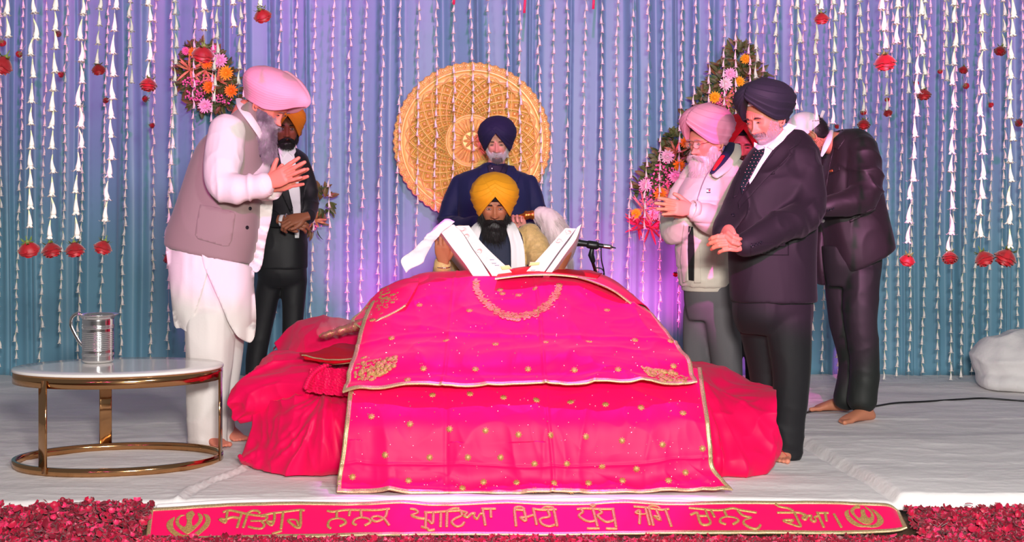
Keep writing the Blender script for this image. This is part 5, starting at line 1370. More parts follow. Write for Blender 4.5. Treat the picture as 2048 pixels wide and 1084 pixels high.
# ---------------------------------------------------------------- C: standing man in navy coat
def man_navy():
    d = 8.78; hc = P(995, 285, d-.02); R = rotm(-3, 12)
    root = empty('person', (P(990, 400, d)[0], d, .004), 'standing man in navy coat and dark navy turban before the medallion, holding a whisk handle', 'person')
    h = head_ms(1.06, 1.05, frown=1)
    sk = mskin('fair', sr(224, 154, 134))
    jr = [(990, 326, d+.04, 20, .07), (990, 338, d+.04, 40, .085), (989, 348, d+.04, 66, .10), (988, 362, d+.03, 76, .12), (988, 392, d+.02, 76, .135), (988, 430, d, 72, .145), (988, 480, d, 72, .15), (988, 540, d, 74, .15), (988, 575, d, 75, .15)]
    jk = remesh([torso(jr), limb([(920, 366, d+.03, 18), (904, 410, d+.02, 20), (896, 446, d, 19), (925, 452, d-.18, 16), (950, 446, d-.30, 14)]),
                 limb([(1056, 366, d+.03, 18), (1070, 410, d+.03, 20), (1074, 452, d+.02, 19), (1058, 462, d-.15, 16), (1044, 456, d-.24, 13)])], .0075, 4)
    wrinkle(jk, .007, 5, 3, (1, 1, .6)); bend_folds(jk, P(1072, 448, d), [0.2, 0, 1], .009, .04, .12); bend_folds(jk, P(898, 446, d), [-.2, 0, 1], .009, .04, .12)
    mk('coat', jk, m_navy, root); bv = jk.bvh()
    mk('shirt', patch(bv, [(975, 330), (1015, 330), (1012, 352), (1004, 390), (996, 420), (988, 395), (978, 356)], 3, .004, .006), mat('dark navy shirt', sr(20, 22, 44), .6), root)
    for pts in ([(960, 334), (976, 330), (984, 352), (992, 390), (996, 424), (984, 410), (968, 384), (966, 366), (958, 366), (956, 350)], [(1016, 330), (1028, 332), (1040, 350), (1036, 366), (1028, 366), (1024, 390), (1008, 412), (997, 424), (1002, 390), (1010, 355)]):
        mk('lapel', patch(bv, pts, 3, .010, .010), m_navy, root)
    for pts in ([(974, 331), (982, 326), (990, 345), (984, 352), (976, 342)], [(1017, 331), (1009, 326), (1000, 345), (1007, 352), (1014, 342)]):
        mk('shirt_collar', patch(bv, pts, 2.5, .013, .008), mat('dark navy shirt', sr(20, 22, 44), .6), root)
    mk('shirt_button', ball(P(984, 337, d-.115), .0045, 10, 8), m_shirt, root)
    tr = remesh([torso([(988, 545, d, 62, .13), (988, 590, d, 64, .13), (988, 625, d, 60, .12)]), limb([(964, 600, d, 28), (960, 690, d, 21), (958, 766, d, 17)]), limb([(1012, 600, d, 28), (1016, 690, d, 21), (1018, 766, d, 17)])], .012, 4)
    wrinkle(tr, .007, 6, 5, (1, 1, .4)); mk('trousers', tr, m_suit, root)
    hd = hand_ms(P(1046, 457, d-.25), P(1033, 432, d-.30)-P(1046, 457, d-.25), [.1, .75, .3], 1, fcurl=[(35, 50, 35), (38, 52, 35), (42, 55, 35), (48, 55, 35)], L=.98, tang=30)
    hl = hand_ms(P(948, 446, d-.29), [.8, -.3, .15], [-.2, -.6, .7], -1, curl=(35, 40, 30))
    feet = [foot_ms([P(958, 400, d)[0], d+.08, .004], [P(950, 400, d)[0], d-.17, .004]), foot_ms([P(1018, 400, d)[0], d+.08, .004], [P(1026, 400, d)[0], d-.17, .004])]
    neck = tube([hc+[0, .03, -.06], P(991, 345, d+.04)], [.056, .062], 20)
    bodymesh(root, sk, [neck, link((990, 345, d+.04, .09), (988, 400, d, .14), (988, 500, d, .14), (988, 590, d, .13)), link((920, 372, d+.03, .04), (900, 440, d, .04), (948, 447, d-.28, .03)), link((1056, 372, d+.03, .04), (1072, 448, d, .04), (1046, 457, d-.24, .028)), link((962, 600, d, .08), (959, 765, d+.02, .04)), link((1014, 600, d, .08), (1017, 765, d+.02, .04))], [h.copy().xf(R, hc), hd, hl]+feet)
    eye_parts(root, R, hc, .22, browc=(.10, .08, .08), gaze=(0, -.002))
    beard_ms_short(root, R, hc, h, mat('light grey hair', sr(228, 220, 220), .6), 7500, .014, seed=3, mat2=mat('dark grey hair', sr(120, 112, 112), .6), rad=.0007)
    turban(root, R, hc, mat('midnight turban cloth', sr(26, 24, 62), .8, bump=.3, bscale=350), a=.119, b=.150, top=.176, zf=.086, nf=4, amp=.003, seam=.9, side=-1, seed=2)
    # fly whisk
    wk = empty('fly_whisk', P(1090, 470, 8.5), 'whisk of long white hair with gold handle held by the navy-coated man', 'whisk')
    hp = [P(1018, 434, 8.50), P(1030, 433, 8.50), P(1044, 431, 8.50), P(1050, 431, 8.50), P(1058, 430, 8.50), P(1066, 430, 8.50), P(1070, 430, 8.50)]
    mk('handle', tube(hp, [.008, .009, .012, .030, .026, .031, .022], 24, sm=3), mat('bright engraved gold', sr(226, 132, 60), .25, .9, bump=1, bscale=110, spec=.8), wk)
    bl = remesh([tube([P(1068, 430, 8.50), P(1082, 427, 8.5), P(1100, 440, 8.5), P(1112, 470, 8.5), P(1122, 520, 8.5), P(1128, 580, 8.5)], [.030, .060, .088, .092, .080, .066], 26, .8, sm=4)], .009, 5)
    bl.disp(.006*vn(bl.V*[1, 1, .12], 60, 2))
    fl = np.stack([.25*np.ones(len(bl.V)), 0*bl.V[:, 0], np.where(bl.V[:, 2] > P(0, 445, 8.5)[2], -.35, -1)], 1)
    hs = hair_strands(bl.V, bl.normals(), 6500, .075, fl, .0008, .03, 5, lift=.02, jit=.05); bl.add(hs)
    mk('hair', bl, mat('white yak hair', sr(236, 228, 218), .6), wk)
man_navy()

# ---------------------------------------------------------------- D: seated reader
def reader():
    d = 7.20; hc = P(989, 410, d-.06); R = rotm(2, 13)
    root = empty('person', (P(990, 400, d)[0], d+.1, .43), 'seated reader with mustard yellow turban and long black beard holding the open book', 'person')
    mk('reader_seat', remesh([box((-.62, 7.06, .012), (.45, 7.75, .42))], .02, 5), m_white, label='white padded seat under the reader, hidden behind the covered stand', cat='seat')
    h = head_ms(1.03, 1.1)
    sk = mskin('brown', sr(178, 112, 80))
    m_cream = mat('cream brocade', sr(206, 170, 112), .5, bump=.9, bscale=90, var=.14, vscale=60, sheen=.2)
    m_vest = mat('dark navy vest', sr(22, 30, 56), .7, bump=.2, bscale=300)
    tr_ = [(989, 447, d+.04, 22, .06), (989, 458, d+.04, 50, .085), (989, 472, d+.03, 66, .11), (989, 500, d+.02, 66, .125), (989, 550, d, 64, .13), (989, 600, d, 68, .14), (989, 680, d+.05, 80, .17)]
    kurta = remesh([torso(tr_), limb([(925, 472, d+.03, 22), (900, 520, d+.02, 24), (890, 560, d-.12, 22), (884, 545, d-.36, 19), (886, 530, d-.44, 17)]),
                    limb([(1056, 470, d+.02, 24), (1076, 500, d-.02, 26), (1084, 545, d-.12, 24), (1108, 560, d-.34, 20), (1118, 545, d-.43, 15)])], .008, 3)
    wrinkle(kurta, .008, 7, 9, (1, 1, 1)); bend_folds(kurta, P(1076, 510, d-.05), [.1, 0, 1], .007, .03, .10); bend_folds(kurta, P(884, 538, d-.38), [0, -.2, 1], .006, .028, .07)
    mk('kurta', kurta, m_cream, root)
    vest = remesh([torso([(r[0], r[1]-1, r[2]-.004, r[3]*.93+2, r[4]+.010) for r in tr_[:-1]])], .008, 3); mk('vest', vest, m_vest, root)
    # white stole round the neck
    def stole(px, w):
        rows = []
        for (x, y, dd), ww in zip(px, w): rows.append([P(x+k*ww, y, dd+.012*abs(k)) for k in (-1, -.5, 0, .5, 1)])
        A = net(rows, 8, 6); A, _ = folds(A, .006, 12, 3, (1, 1, .3)); return thick(A, -.006)
    mk('stole', stole([(1005, 440, d+.02), (1018, 446, d-.05), (1026, 462, d-.12), (1034, 490, d-.145), (1036, 520, d-.155), (1036, 560, d-.155)], [6, 9, 12, 13, 14, 14]).add(stole([(972, 440, d+.02), (958, 448, d-.05), (950, 466, d-.12), (944, 490, d-.145), (944, 520, d-.155), (944, 560, d-.155)], [6, 9, 11, 12, 12, 12])), m_shirt, root)
    legs = remesh([link((960, 680, d, .10), (890, 700, d-.05, .085), (940, 712, d-.12, .065)), link((1020, 680, d, .10), (1060, 700, d-.05, .085), (1030, 712, d-.12, .065))], .014, 4); mk('trousers', legs, m_cream, root)
    wl2, wr2 = P(887, 522, d-.46), P(1121, 535, d-.46)
    hl = hand_ms(wl2, P(884, 482, d-.50)-wl2, [-.15, -1.0, .12], 1, fcurl=[(18, 30, 25), (22, 38, 30), (28, 40, 30), (32, 42, 30)], tang=30, tcurl=(5, 10, 10))
    hr = hand_ms(wr2, P(1139, 496, d-.50)-wr2, [.80, -.55, .1], -1, fcurl=[(30, 50, 40), (32, 52, 40), (34, 52, 40), (38, 52, 40)], spread=3, tang=25)
    neck = tube([hc+[0, .03, -.06], P(990, 462, d+.03)], [.055, .062], 20)
    bodymesh(root, sk, [neck, link((990, 462, d+.03, .09), (989, 520, d, .12), (989, 640, d, .12)), link((930, 478, d+.03, .04), (898, 535, d, .04), (887, 530, d-.40, .026), (887, 520, d-.46, .026)), link((1050, 478, d+.02, .04), (1080, 530, d-.06, .04), (1112, 545, d-.36, .026), (1121, 535, d-.46, .026)),
             link((960, 680, d, .07), (895, 700, d-.04, .05), (950, 712, d-.12, .04)), link((1020, 680, d, .07), (1055, 700, d-.04, .05), (1020, 712, d-.12, .04))], [h.copy().xf(R, hc), hl, hr])
    mk('bangle', tube([wl2+[.033*math.cos(a), .025*math.sin(a), -.03+.004*math.sin(a)] for a in np.linspace(0, 6.2832, 24)], .0028, 8, rounded=False), m_steelb, root)
    eye_parts(root, R, hc, .34, gaze=(0, -.003), browthick=1.3, nb=150)
    blk = mat('black hair', (.012, .009, .009), .5)
    beard_part(root, R, hc, [(0, -.045, -.105, .066, .055, .045), (0, -.055, -.155, .064, .045, .07), (0, -.055, -.205, .045, .035, .05), (.066, -.012, -.060, .016, .036, .045), (-.066, -.012, -.060, .016, .036, .045)], blk, 4200, .034, flow=world_flow(R, (0, -.05, -1)), seed=6, mn=800)
    turban(root, R, hc, mat('mustard turban cloth', sr(238, 156, 18), .75, bump=.35, bscale=350), a=.121, b=.150, top=.176, zf=.080, nf=6, amp=.006, seam=.75, side=-1, seed=8, under=m_blackcloth)
reader()

# ---------------------------------------------------------------- F: man in black suit
def man_suit():
    d = 6.38; hc = P(1529, 236, d-.02); R = rotm(-48, 17, -2)
    root = empty('person', (P(1560, 400, d)[0], d, .004), 'man in black suit, dotted tie and black turban, hands clasped, right of the bed', 'person')
    h = head_ms(1.02, 1.15, frown=1); sk = mskin('tan', sr(214, 134, 108))
    jr = [(1578, 262, d+.06, 26, .075, 0, 0), (1572, 278, d+.05, 48, .095), (1570, 296, d+.04, 64, .12), (1564, 325, d+.03, 77, .135), (1557, 370, d, 84, .15), (1546, 430, d, 88, .155), (1545, 500, d, 88, .16), (1546, 560, d, 86, .165), (1548, 602, d, 84, .165)]
    jk = remesh([torso(jr), limb([(1600, 318, d-.02, 36), (1613, 370, d-.06, 38), (1606, 428, d-.14, 37), (1560, 452, d-.24, 32), (1508, 482, d-.33, 26), (1490, 490, d-.35, 23)]),
                 limb([(1510, 322, d+.04, 20), (1488, 370, d-.02, 22), (1468, 420, d-.12, 24), (1450, 450, d-.24, 23), (1446, 466, d-.30, 21)])], .0075, 3)
    wrinkle(jk, .009, 3.4, 13, (1, 1, .6), 2.2); bend_folds(jk, P(1600, 432, d-.2), [.8, .3, .6], .014, .045, .13, 4); bend_folds(jk, P(1596, 345, d-.15), [.6, 0, -1], .011, .05, .15, 7)
    mk('jacket', jk, m_suit, root); bv = jk.bvh()
    mk('shirt', patch(bv, [(1571, 252), (1588, 258), (1570, 278), (1545, 300), (1524, 330), (1500, 370), (1494, 350), (1508, 318), (1512, 290), (1540, 272)], 3, .004, .008), m_shirt, root)
    nk = tube([hc+[.015, .03, -.05], P(1562, 285, d+.04)], [.060, .066], 20); bvn = jk.copy().add(nk).bvh()
    mk('shirt_collar', patch(bvn, [(1576, 246), (1594, 253), (1582, 264), (1562, 282), (1546, 300), (1534, 294), (1546, 282), (1562, 266)], 2.5, .016, .010), m_shirt, root)
    mk('shirt_collar', patch(bvn, [(1508, 284), (1520, 290), (1530, 296), (1516, 300), (1508, 294)], 2.5, .016, .010), m_shirt, root)
    m_tie = mat('dark green dotted tie', sr(20, 34, 38), .5, bump=.3, bscale=300)
    tie = patch(bv, [(1511, 292), (1530, 294), (1528, 308), (1516, 328), (1500, 358), (1484, 388), (1480, 370), (1492, 340), (1505, 312)], 3, .012, .010)
    mk('tie', tie, m_tie, root); bt = tie.bvh(); dots = MS()
    for a in range(8):
        for b in range(14):
            x, y = 1480+a*7+(b % 2)*3.5, 296+b*7; hh, dd = cam_ray(bt, x, y)
            if hh[0] is not None: dots.add(ball(np.array(hh[0]), .0022, 8, 6))
    mk('tie_dots', dots, mat('pink dot', sr(205, 140, 140), .6), root)
    for pts in ([(1583, 256), (1604, 278), (1596, 290), (1578, 300), (1584, 308), (1560, 332), (1530, 360), (1498, 396), (1478, 418), (1476, 404), (1500, 368), (1524, 334), (1548, 304), (1572, 274)],
                [(1506, 296), (1513, 293), (1508, 318), (1494, 346), (1482, 370), (1474, 392), (1466, 396), (1470, 372), (1480, 348), (1478, 336), (1494, 312)]):
        mk('lapel', patch(bv, pts, 3, .010, .009), m_suit, root)
    mk('pocket_flap', patch(bv, [(1502, 486), (1578, 486), (1578, 511), (1500, 511)], 4, .0015, .004), m_suit, root)
    mk('breast_pocket', patch(bv, [(1528, 342), (1549, 338), (1550, 348), (1529, 352)], 3, .003, .004), m_suit, root)
    buttons(root, bv, [(1504, 492), (1510, 489), (1516, 487), (1522, 485)], .0075, m_btn, 'cuff_button'); buttons(root, bv, [(1466, 430)], .010, m_btn)
    tr = remesh([torso([(1545, 580, d, 76, .14), (1545, 630, d, 77, .14), (1548, 665, d+.01, 68, .095)]), limb([(1575, 640, d-.03, 46), (1582, 740, d-.04, 37), (1578, 830, d-.03, 31), (1575, 912, d-.02, 26)]), limb([(1518, 640, d+.05, 42), (1530, 740, d+.08, 33), (1538, 830, d+.08, 29), (1540, 900, d+.08, 25)])], .009, 4)
    tr.V[:, 2] = np.maximum(tr.V[:, 2], .010); wrinkle(tr, .012, 4.5, 5, (1.2, 1, .28), 2.2); bend_folds(tr, P(1580, 900, d-.05), [0, 0, 1], .008, .05, .12, 3); mk('trousers', tr, m_suit, root)
    w1, w2 = P(1487, 488, d-.355), P(1446, 462, d-.31)
    h1 = hand_ms(w1, P(1440, 484, d-.43)-w1, [-.10, -.95, .35], 1, fcurl=[(18, 45, 35), (20, 48, 35), (22, 48, 38), (26, 50, 40)], spread=2, tang=24, L=1.04)
    h2 = hand_ms(w2, P(1452, 484, d-.43)-w2, [-.85, -.5, .2], -1, fcurl=[(35, 70, 40), (38, 70, 40), (40, 70, 40), (42, 70, 40)], spread=2, tang=18, L=1.0)
    fe = [foot_ms([P(1575, 400, d)[0], d+.07, .006], [P(1556, 400, d)[0]-.02, d-.16, .006]), foot_ms([P(1540, 400, d+.1)[0], d+.17, .006], [P(1512, 400, d)[0], d-.04, .006])]
    neck = tube([hc+[.015, .03, -.05], P(1562, 285, d+.04)], [.060, .066], 20)
    bodymesh(root, sk, [neck, link((1560, 290, d+.04, .10), (1550, 370, d, .15), (1548, 500, d, .14), (1548, 600, d, .13)), link((1600, 330, d-.02, .05), (1606, 425, d-.14, .05), (1490, 489, d-.35, .028)), link((1512, 332, d+.04, .04), (1468, 418, d-.12, .04), (1446, 463, d-.31, .028)), link((1572, 640, d-.03, .08), (1580, 740, d-.03, .06), (1575, 905, d-.01, .035)), link((1522, 640, d+.05, .08), (1534, 740, d+.08, .06), (1540, 890, d+.10, .035))], [h.copy().xf(R, hc), h1, h2]+fe)
    eye_parts(root, R, hc, .30, browc=(.03, .02, .02), browthick=1.6, nb=170, gaze=(-.002, -.002))
    beard_ms_short(root, R, hc, h, mat('salt and pepper hair', sr(196, 182, 186), .6), 7000, .010, seed=8, mcol=mat('dark grey moustache', sr(100, 90, 92), .6), rad=.00055)
    turban(root, rotm(-46, 4, -2), hc+[.008, .004, 0], mat('black turban cloth', sr(30, 33, 44), .75, bump=.3, bscale=350), a=.126, b=.156, top=.188, zf=.098, zs=-.012, zb=-.03, zc=.090, nf=6, amp=.006, seam=.1, side=1, seed=4, fat=1.8, under=mat('white under turban', sr(228, 228, 232), .8), nose_out=.004)
man_suit()

# ---------------------------------------------------------------- E: old man in puffer jacket
def man_puffer():
    d = 7.0; hc = P(1412, 283, d-.02); R = rotm(-52, 10, 2)
    root = empty('person', (P(1430, 400, d)[0], d, .004), 'old man in cream puffer jacket, pink turban, glasses and long white beard, palms joined', 'person')
    h = head_ms(1.0, 1.15, .8); sk = mskin('rosy', sr(222, 142, 122))
    m_puf = mat('cream nylon', sr(208, 200, 186), .5, bump=.25, bscale=60, sheen=.2)
    jr = [(1448, 318, d+.06, 26, .075), (1446, 330, d+.05, 46, .10), (1440, 350, d+.03, 62, .13), (1428, 390, d, 72, .155), (1418, 440, d, 72, .17), (1412, 490, d, 62, .175), (1410, 540, d, 54, .175), (1410, 572, d, 50, .165)]
    jk = remesh([torso(jr), limb([(1470, 350, d-.08, 32), (1474, 400, d-.14, 36), (1462, 440, d-.20, 37), (1428, 440, d-.28, 31), (1400, 428, d-.33, 25), (1388, 421, d-.35, 19)]),
                 limb([(1390, 345, d+.14, 22), (1362, 395, d+.12, 25), (1345, 448, d+.02, 26), (1351, 466, d-.12, 24), (1371, 440, d-.24, 17)])], .008, 3)
    jk.disp(-.006*np.exp(-((((jk.V[:, 2]+.02*vn(jk.V, 4, 2))/.118) % 1-.5)/.055)**2)+.003*vn(jk.V, 9, 3)); wrinkle(jk, .005, 9, 13, (1, 1, 1)); mk('puffer_jacket', jk, m_puf, root); bv = jk.bvh()
    cE = P(1394, 421, d-.35); mk('cuff', cuff(cE, P(1380, 417, d-.365)-cE, .047, .030), m_puf, root)
    mk('jacket_hem', loft(smrings([pr(1410, 566, d, 50, .165), pr(1410, 572, d, 47, .155), pr(1410, 580, d, 46, .15)], 4), 40, 2.4), m_puf, root)
    mk('shirt', patch(bv, [(1376, 452), (1388, 454), (1390, 500), (1388, 562), (1374, 560), (1372, 500)], 3, .003, .012), m_blackcloth, root)
    for pts in ([(1368, 448), (1377, 452), (1375, 500), (1377, 562), (1366, 566), (1360, 520), (1364, 480)], [(1386, 452), (1394, 452), (1400, 500), (1402, 566), (1388, 566), (1389, 500)]):
        mk('front_placket', patch(bv, pts, 3, .012, .012), m_puf, root)
    zp = cr([(1428, 330), (1412, 352), (1400, 382), (1392, 412)], 6); c = [cam_ray(bv, *q) for q in zp]; c = [np.array(q[0])-np.array(dd)*.004 for q, dd in c if q[0] is not None]
    mk('zip', tube(c, .0035, 8, .6), mat('zip grey', sr(150, 148, 150), .4, .4), root)
    mk('collar', tube([P(1470, 292, d+.06), P(1468, 312, d-.07), P(1450, 334, d-.13), P(1430, 352, d-.16)], [.030, .036, .034, .022], 16, .45, up=(0, 0, 1), sm=5), m_puf, root)
    mk('collar_lining', tube([P(1461, 288, d+.04), P(1455, 306, d-.06), P(1441, 326, d-.115), P(1424, 346, d-.150)], [.024, .028, .026, .014], 14, .45, up=(0, 0, 1), sm=5), mat('navy lining', sr(28, 30, 66), .7), root)
    mk('collar_stripe', tube([P(1446, 312, d-.10), P(1436, 326, d-.135), P(1427, 340, d-.155)], [.012, .014, .008], 12, .45, sm=4), mat('red stripe', sr(206, 30, 44), .6), root)
    mk('flag_emblem', patch(bv, [(1413, 378), (1419, 378), (1419, 384), (1413, 384)], 2, .004, .004), m_shirt, root)
    mk('flag_emblem', patch(bv, [(1417, 379.4), (1420.5, 379.4), (1420.5, 382.8), (1417, 382.8)], 2, .0045, .004), mat('red stripe', sr(206, 30, 44), .6), root)
    for y in (377.3, 384.0): mk('flag_emblem', patch(bv, [(1413, y), (1421, y), (1421, y+1.6), (1413, y+1.6)], 2, .0045, .004), mat('navy lining', sr(28, 30, 66), .7), root)
    m_gt_ = mat('grey trouser wool', sr(96, 94, 98), .75, bump=.3, bscale=400)
    tr = remesh([torso([(1414, 545, d, 46, .14), (1420, 600, d, 50, .14), (1424, 640, d, 48, .09)]), limb([(1440, 620, d-.04, 36), (1452, 700, d-.04, 33), (1458, 800, d-.03, 27), (1460, 864, d-.02, 25)]), limb([(1398, 620, d+.05, 30), (1396, 700, d+.06, 29), (1402, 800, d+.07, 25), (1404, 860, d+.08, 23)])], .010, 4)
    wrinkle(tr, .007, 5, 8, (1, 1, .35)); mk('trousers', tr, m_gt_, root)
    w1, w2 = P(1382, 418, d-.36), P(1376, 424, d-.26)
    f1 = P(1318, 412, d-.42)-w1
    h1 = hand_ms(w1, f1, [.0, -1, .12], 1, fcurl=[(4, 8, 6), (4, 8, 6), (4, 8, 6), (6, 8, 6)], spread=5, tang=42, tcurl=(0, 18, 10), L=1.0)
    h2 = hand_ms(w2, P(1318, 414, d-.36)-w2, [0, 1, .1], -1, fcurl=[(4, 8, 6)]*4, spread=5, tang=38, L=1.0)
    neck = tube([hc+[.02, .03, -.05], P(1446, 335, d+.03)], [.055, .062], 20)
    fe = [foot_ms([P(1460, 400, d)[0], d+.07, .006], [P(1440, 400, d)[0], d-.16, .006]), foot_ms([P(1404, 400, d)[0], d+.17, .006], [P(1384, 400, d)[0], d-.06, .006])]
    bodymesh(root, sk, [neck, link((1444, 340, d+.03, .09), (1426, 400, d, .15), (1412, 500, d, .13), (1416, 600, d, .12)), link((1465, 355, d-.06, .05), (1462, 436, d-.20, .05), (1384, 419, d-.355, .027)), link((1390, 355, d+.12, .045), (1352, 444, d+.02, .045), (1376, 424, d-.25, .027)), link((1438, 620, d-.04, .08), (1452, 700, d-.04, .07), (1460, 860, d, .035)), link((1398, 620, d+.05, .07), (1398, 700, d+.06, .06), (1404, 855, d+.09, .035))], [h.copy().xf(R, hc), h1, h2]+fe)
    eye_parts(root, R, hc, .35, browc=(.35, .3, .3), gaze=(-.003, -.002))
    wh = mat('white beard hair', sr(222, 206, 204), .65); fl = world_flow(R, (-.12, -.05, -1))
    beard_part(root, R, hc, [(0, -.042, -.098, .062, .050, .040), (0, -.058, -.145, .056, .040, .06), (.004, -.056, -.205, .050, .036, .06), (.012, -.048, -.265, .040, .030, .055), (.02, -.038, -.315, .026, .022, .045), (.062, -.008, -.055, .016, .040, .050), (-.062, -.008, -.055, .016, .040, .050)], wh, 4200, .038, flow=fl, seed=16, mn=800, rad=.0007)
    g = MS()
    for sg in (-1, 1):
        g.add(tube([R @ np.array([sg*.032+.0235*math.cos(a), -.108+.10*(abs(sg*.032+.0235*math.cos(a))-.01)**1.4, -.004+.0185*math.sin(a)])+hc for a in np.linspace(0, 6.2832, 26)], .0011, 6, rounded=False))
        g.add(tube([R @ np.array(q)+hc for q in ((sg*.056, -.103, .004), (sg*.068, -.080, .004), (sg*.079, -.02, .004), (sg*.083, .01, -.004))], .0012, 6, sm=3))
    g.add(tube([R @ np.array(q)+hc for q in ((-.009, -.109, .000), (0, -.112, .004), (.009, -.109, .000))], .0011, 6, sm=3))
    mk('spectacles', g, mat('gold wire', sr(200, 165, 110), .25, 1), root)
    ln = MS()
    for sg in (-1, 1): ln.add(loft([(R @ np.array([sg*.032, -.103+k*.0006, -.004])+hc, R @ np.array([.0228, .004*sg, 0]), R @ np.array([0, 0, .018])) for k in (0, 1)], 24))
    mk('lenses', ln, mat('spectacle glass', (1, 1, 1), .02, alpha=.10), root)
    turban(root, rotm(-50, 0, 2), hc+[.006, .004, 0], mat('pink turban cloth', sr(246, 150, 186), .8, bump=.3, bscale=350), a=.124, b=.154, top=.198, zf=.090, zs=-.012, zb=-.02, zc=.095, nf=6, amp=.0055, seam=.15, side=1, seed=12, fat=1.4, under=m_blackcloth, nose_out=.008)
man_puffer()

# ---------------------------------------------------------------- A: bowing man in waistcoat
def man_bow():
    d = 6.75; hc = P(540, 210, d-.02); R = rotm(66, 38, 0); RT = rotm(68, 24, 0)
    root = empty('person', (P(425, 400, d)[0], d, .004), 'bowing man in taupe waistcoat, white kurta and pink turban with palms joined, at left', 'person')
    h = head_ms(1.03, 1.2, .9); sk = mskin('rosy tan', sr(216, 128, 106))
    m_wc = mat('taupe waistcoat cloth', sr(140, 122, 118), .7, bump=.25, bscale=400, sheen=.2)
    m_kur = mat('white kurta cloth', sr(224, 216, 212), .75, bump=.25, bscale=80)
    vr = [(492, 215, d+.0, 22, .08, 0, -35), (478, 232, d, 44, .115, 0, -30), (464, 262, d, 66, .15, 0, -22), (455, 305, d, 74, .17, 0, -14), (444, 360, d, 78, .175, 0, -8), (434, 420, d, 83, .175, 0, 2), (424, 470, d, 88, .175, 0, 8), (418, 508, d, 87, .170, 0, 13)]
    def ring_t(r):
        c, a, b = pr(*r[:5]); t = math.radians(-r[6]); w = np.linalg.norm(a); return (c, np.array([math.cos(t), 0, math.sin(t)])*w, b)
    vest = remesh([loft(smrings([ring_t(r) for r in vr], 4), 48, 2.4)], .0075, 3)
    wrinkle(vest, .010, 3, 4, (1, 1, .5), 2); mk('waistcoat', vest, m_wc, root); bv = vest.bvh()
    # kurta: sleeves, collar, skirt
    kt = [(424, 480, d, 80, .15), (422, 530, d, 84, .165), (424, 580, d, 84, .165), (428, 625, d, 80, .155), (432, 655, d, 72, .14)]
    ks = torso(kt, 60, 2.3, 8); bk = ks.bvh()
    for nm, poly, off in (('kurta_back_panel', [(331, 482), (372, 490), (420, 505), (414, 545), (403, 585), (390, 625), (377, 662), (362, 656), (349, 652), (343, 600), (336, 540)], .006),
                          ('kurta_front_panel', [(404, 509), (440, 519), (503, 534), (508, 570), (512, 620), (511, 664), (503, 684), (490, 682), (472, 668), (455, 640), (438, 600), (420, 560), (408, 532)], .016)):
        q = patch(bk, cr([p for p in poly]+[poly[0]], 3)[:-1], 5, off, .010); q.V[:, 1] += .010*vn(q.V*[2.2, 0, .6], 7, 5)+.004*vn(q.V*[3, 0, 1], 14, 6); mk(nm, q, m_kur, root)
    sl = remesh([limb([(455, 262, d-.12, 36), (448, 310, d-.18, 38), (444, 355, d-.24, 36), (456, 375, d-.28, 31), (492, 376, d-.30, 26), (528, 369, d-.31, 23)])], .007, 3)
    wrinkle(sl, .007, 6, 15, (1.2, 1, .6), 2); bend_folds(sl, P(470, 372, d-.28), [1, 0, .1], .010, .03, .12, 5); bend_folds(sl, P(515, 370, d-.3), [1, 0, 0], .007, .022, .06, 8); mk('sleeve', sl, m_kur, root)
    s2 = remesh([limb([(500, 270, d+.14, 30), (510, 320, d+.08, 30), (515, 360, d-.02, 28), (530, 378, d-.14, 24), (545, 378, d-.20, 22)])], .008, 3); mk('sleeve', s2, m_kur, root)
    c1 = P(523, 371, d-.31); mk('cuff', cuff(c1, P(537, 366, d-.32)-c1, .058, .034), m_kur, root)
    c2 = P(538, 380, d-.21); mk('cuff', cuff(c2, P(552, 376, d-.23)-c2, .054, .030), m_kur, root)
    mk('kurta_collar', tube([P(478, 198, d+.02), P(484, 216, d-.09), P(502, 240, d-.13), P(520, 268, d-.10), P(530, 292, d-.04)], [.018, .022, .022, .018, .010], 14, .28, up=(0, 0, 1), sm=5), m_kur, root)
    mk('pocket', patch(bv, [(400, 409), (432, 414), (468, 424), (471, 430), (464, 480), (458, 492), (446, 492), (396, 478), (390, 470), (394, 440)], 4, .004, .006), m_wc, root)
    fp = patch(bv, cr([(497, 534), (512, 470), (516, 405), (528, 396), (545, 396), (542, 440), (532, 480), (524, 530), (512, 545), (497, 534)], 3)[:-1], 4, -.012, .010); mk('kurta_front', fp, m_kur, root)
    for x, y in ((521, 311), (514, 345), (500, 417), (494, 455)): buttons(root, bv, [(x, y)], .0095, m_btn)
    pj = remesh([torso([(420, 478, d, 74, .14), (422, 520, d, 76, .15), (426, 570, d, 70, .145), (430, 620, d, 62, .13), (432, 660, d, 56, .10)]), limb([(420, 640, d-.05, 46), (420, 720, d-.05, 44), (414, 800, d-.04, 39), (414, 884, d-.03, 36)]), limb([(448, 640, d+.06, 40), (448, 720, d+.07, 34), (440, 800, d+.07, 31), (438, 876, d+.08, 29)])], .009, 4)
    pj.V[:, 2] = np.maximum(pj.V[:, 2], .012); wrinkle(pj, .016, 4.5, 16, (1.3, 1, .22), 2); bend_folds(pj, P(410, 870, d-.03), [0, 0, 1], .006, .04, .1, 3); mk('pyjama', pj, m_kur, root)
    w1, w2 = P(537, 366, d-.325), P(547, 372, d-.255); f1 = P(602, 335, d-.36)-w1
    h1 = hand_ms(w1, f1, [.0, -1, .1], -1, fcurl=[(0, 4, 4)]*4, spread=6, tang=52, tcurl=(-4, 8, 8), L=1.08)
    h2 = hand_ms(w2, P(600, 352, d-.30)-w2, [.1, 1, -.1], 1, fcurl=[(0, 4, 4)]*4, spread=7, tang=50, L=1.06)
    neck = tube([hc+[-.05, .02, -.045], P(490, 225, d)], [.062, .070], 20)
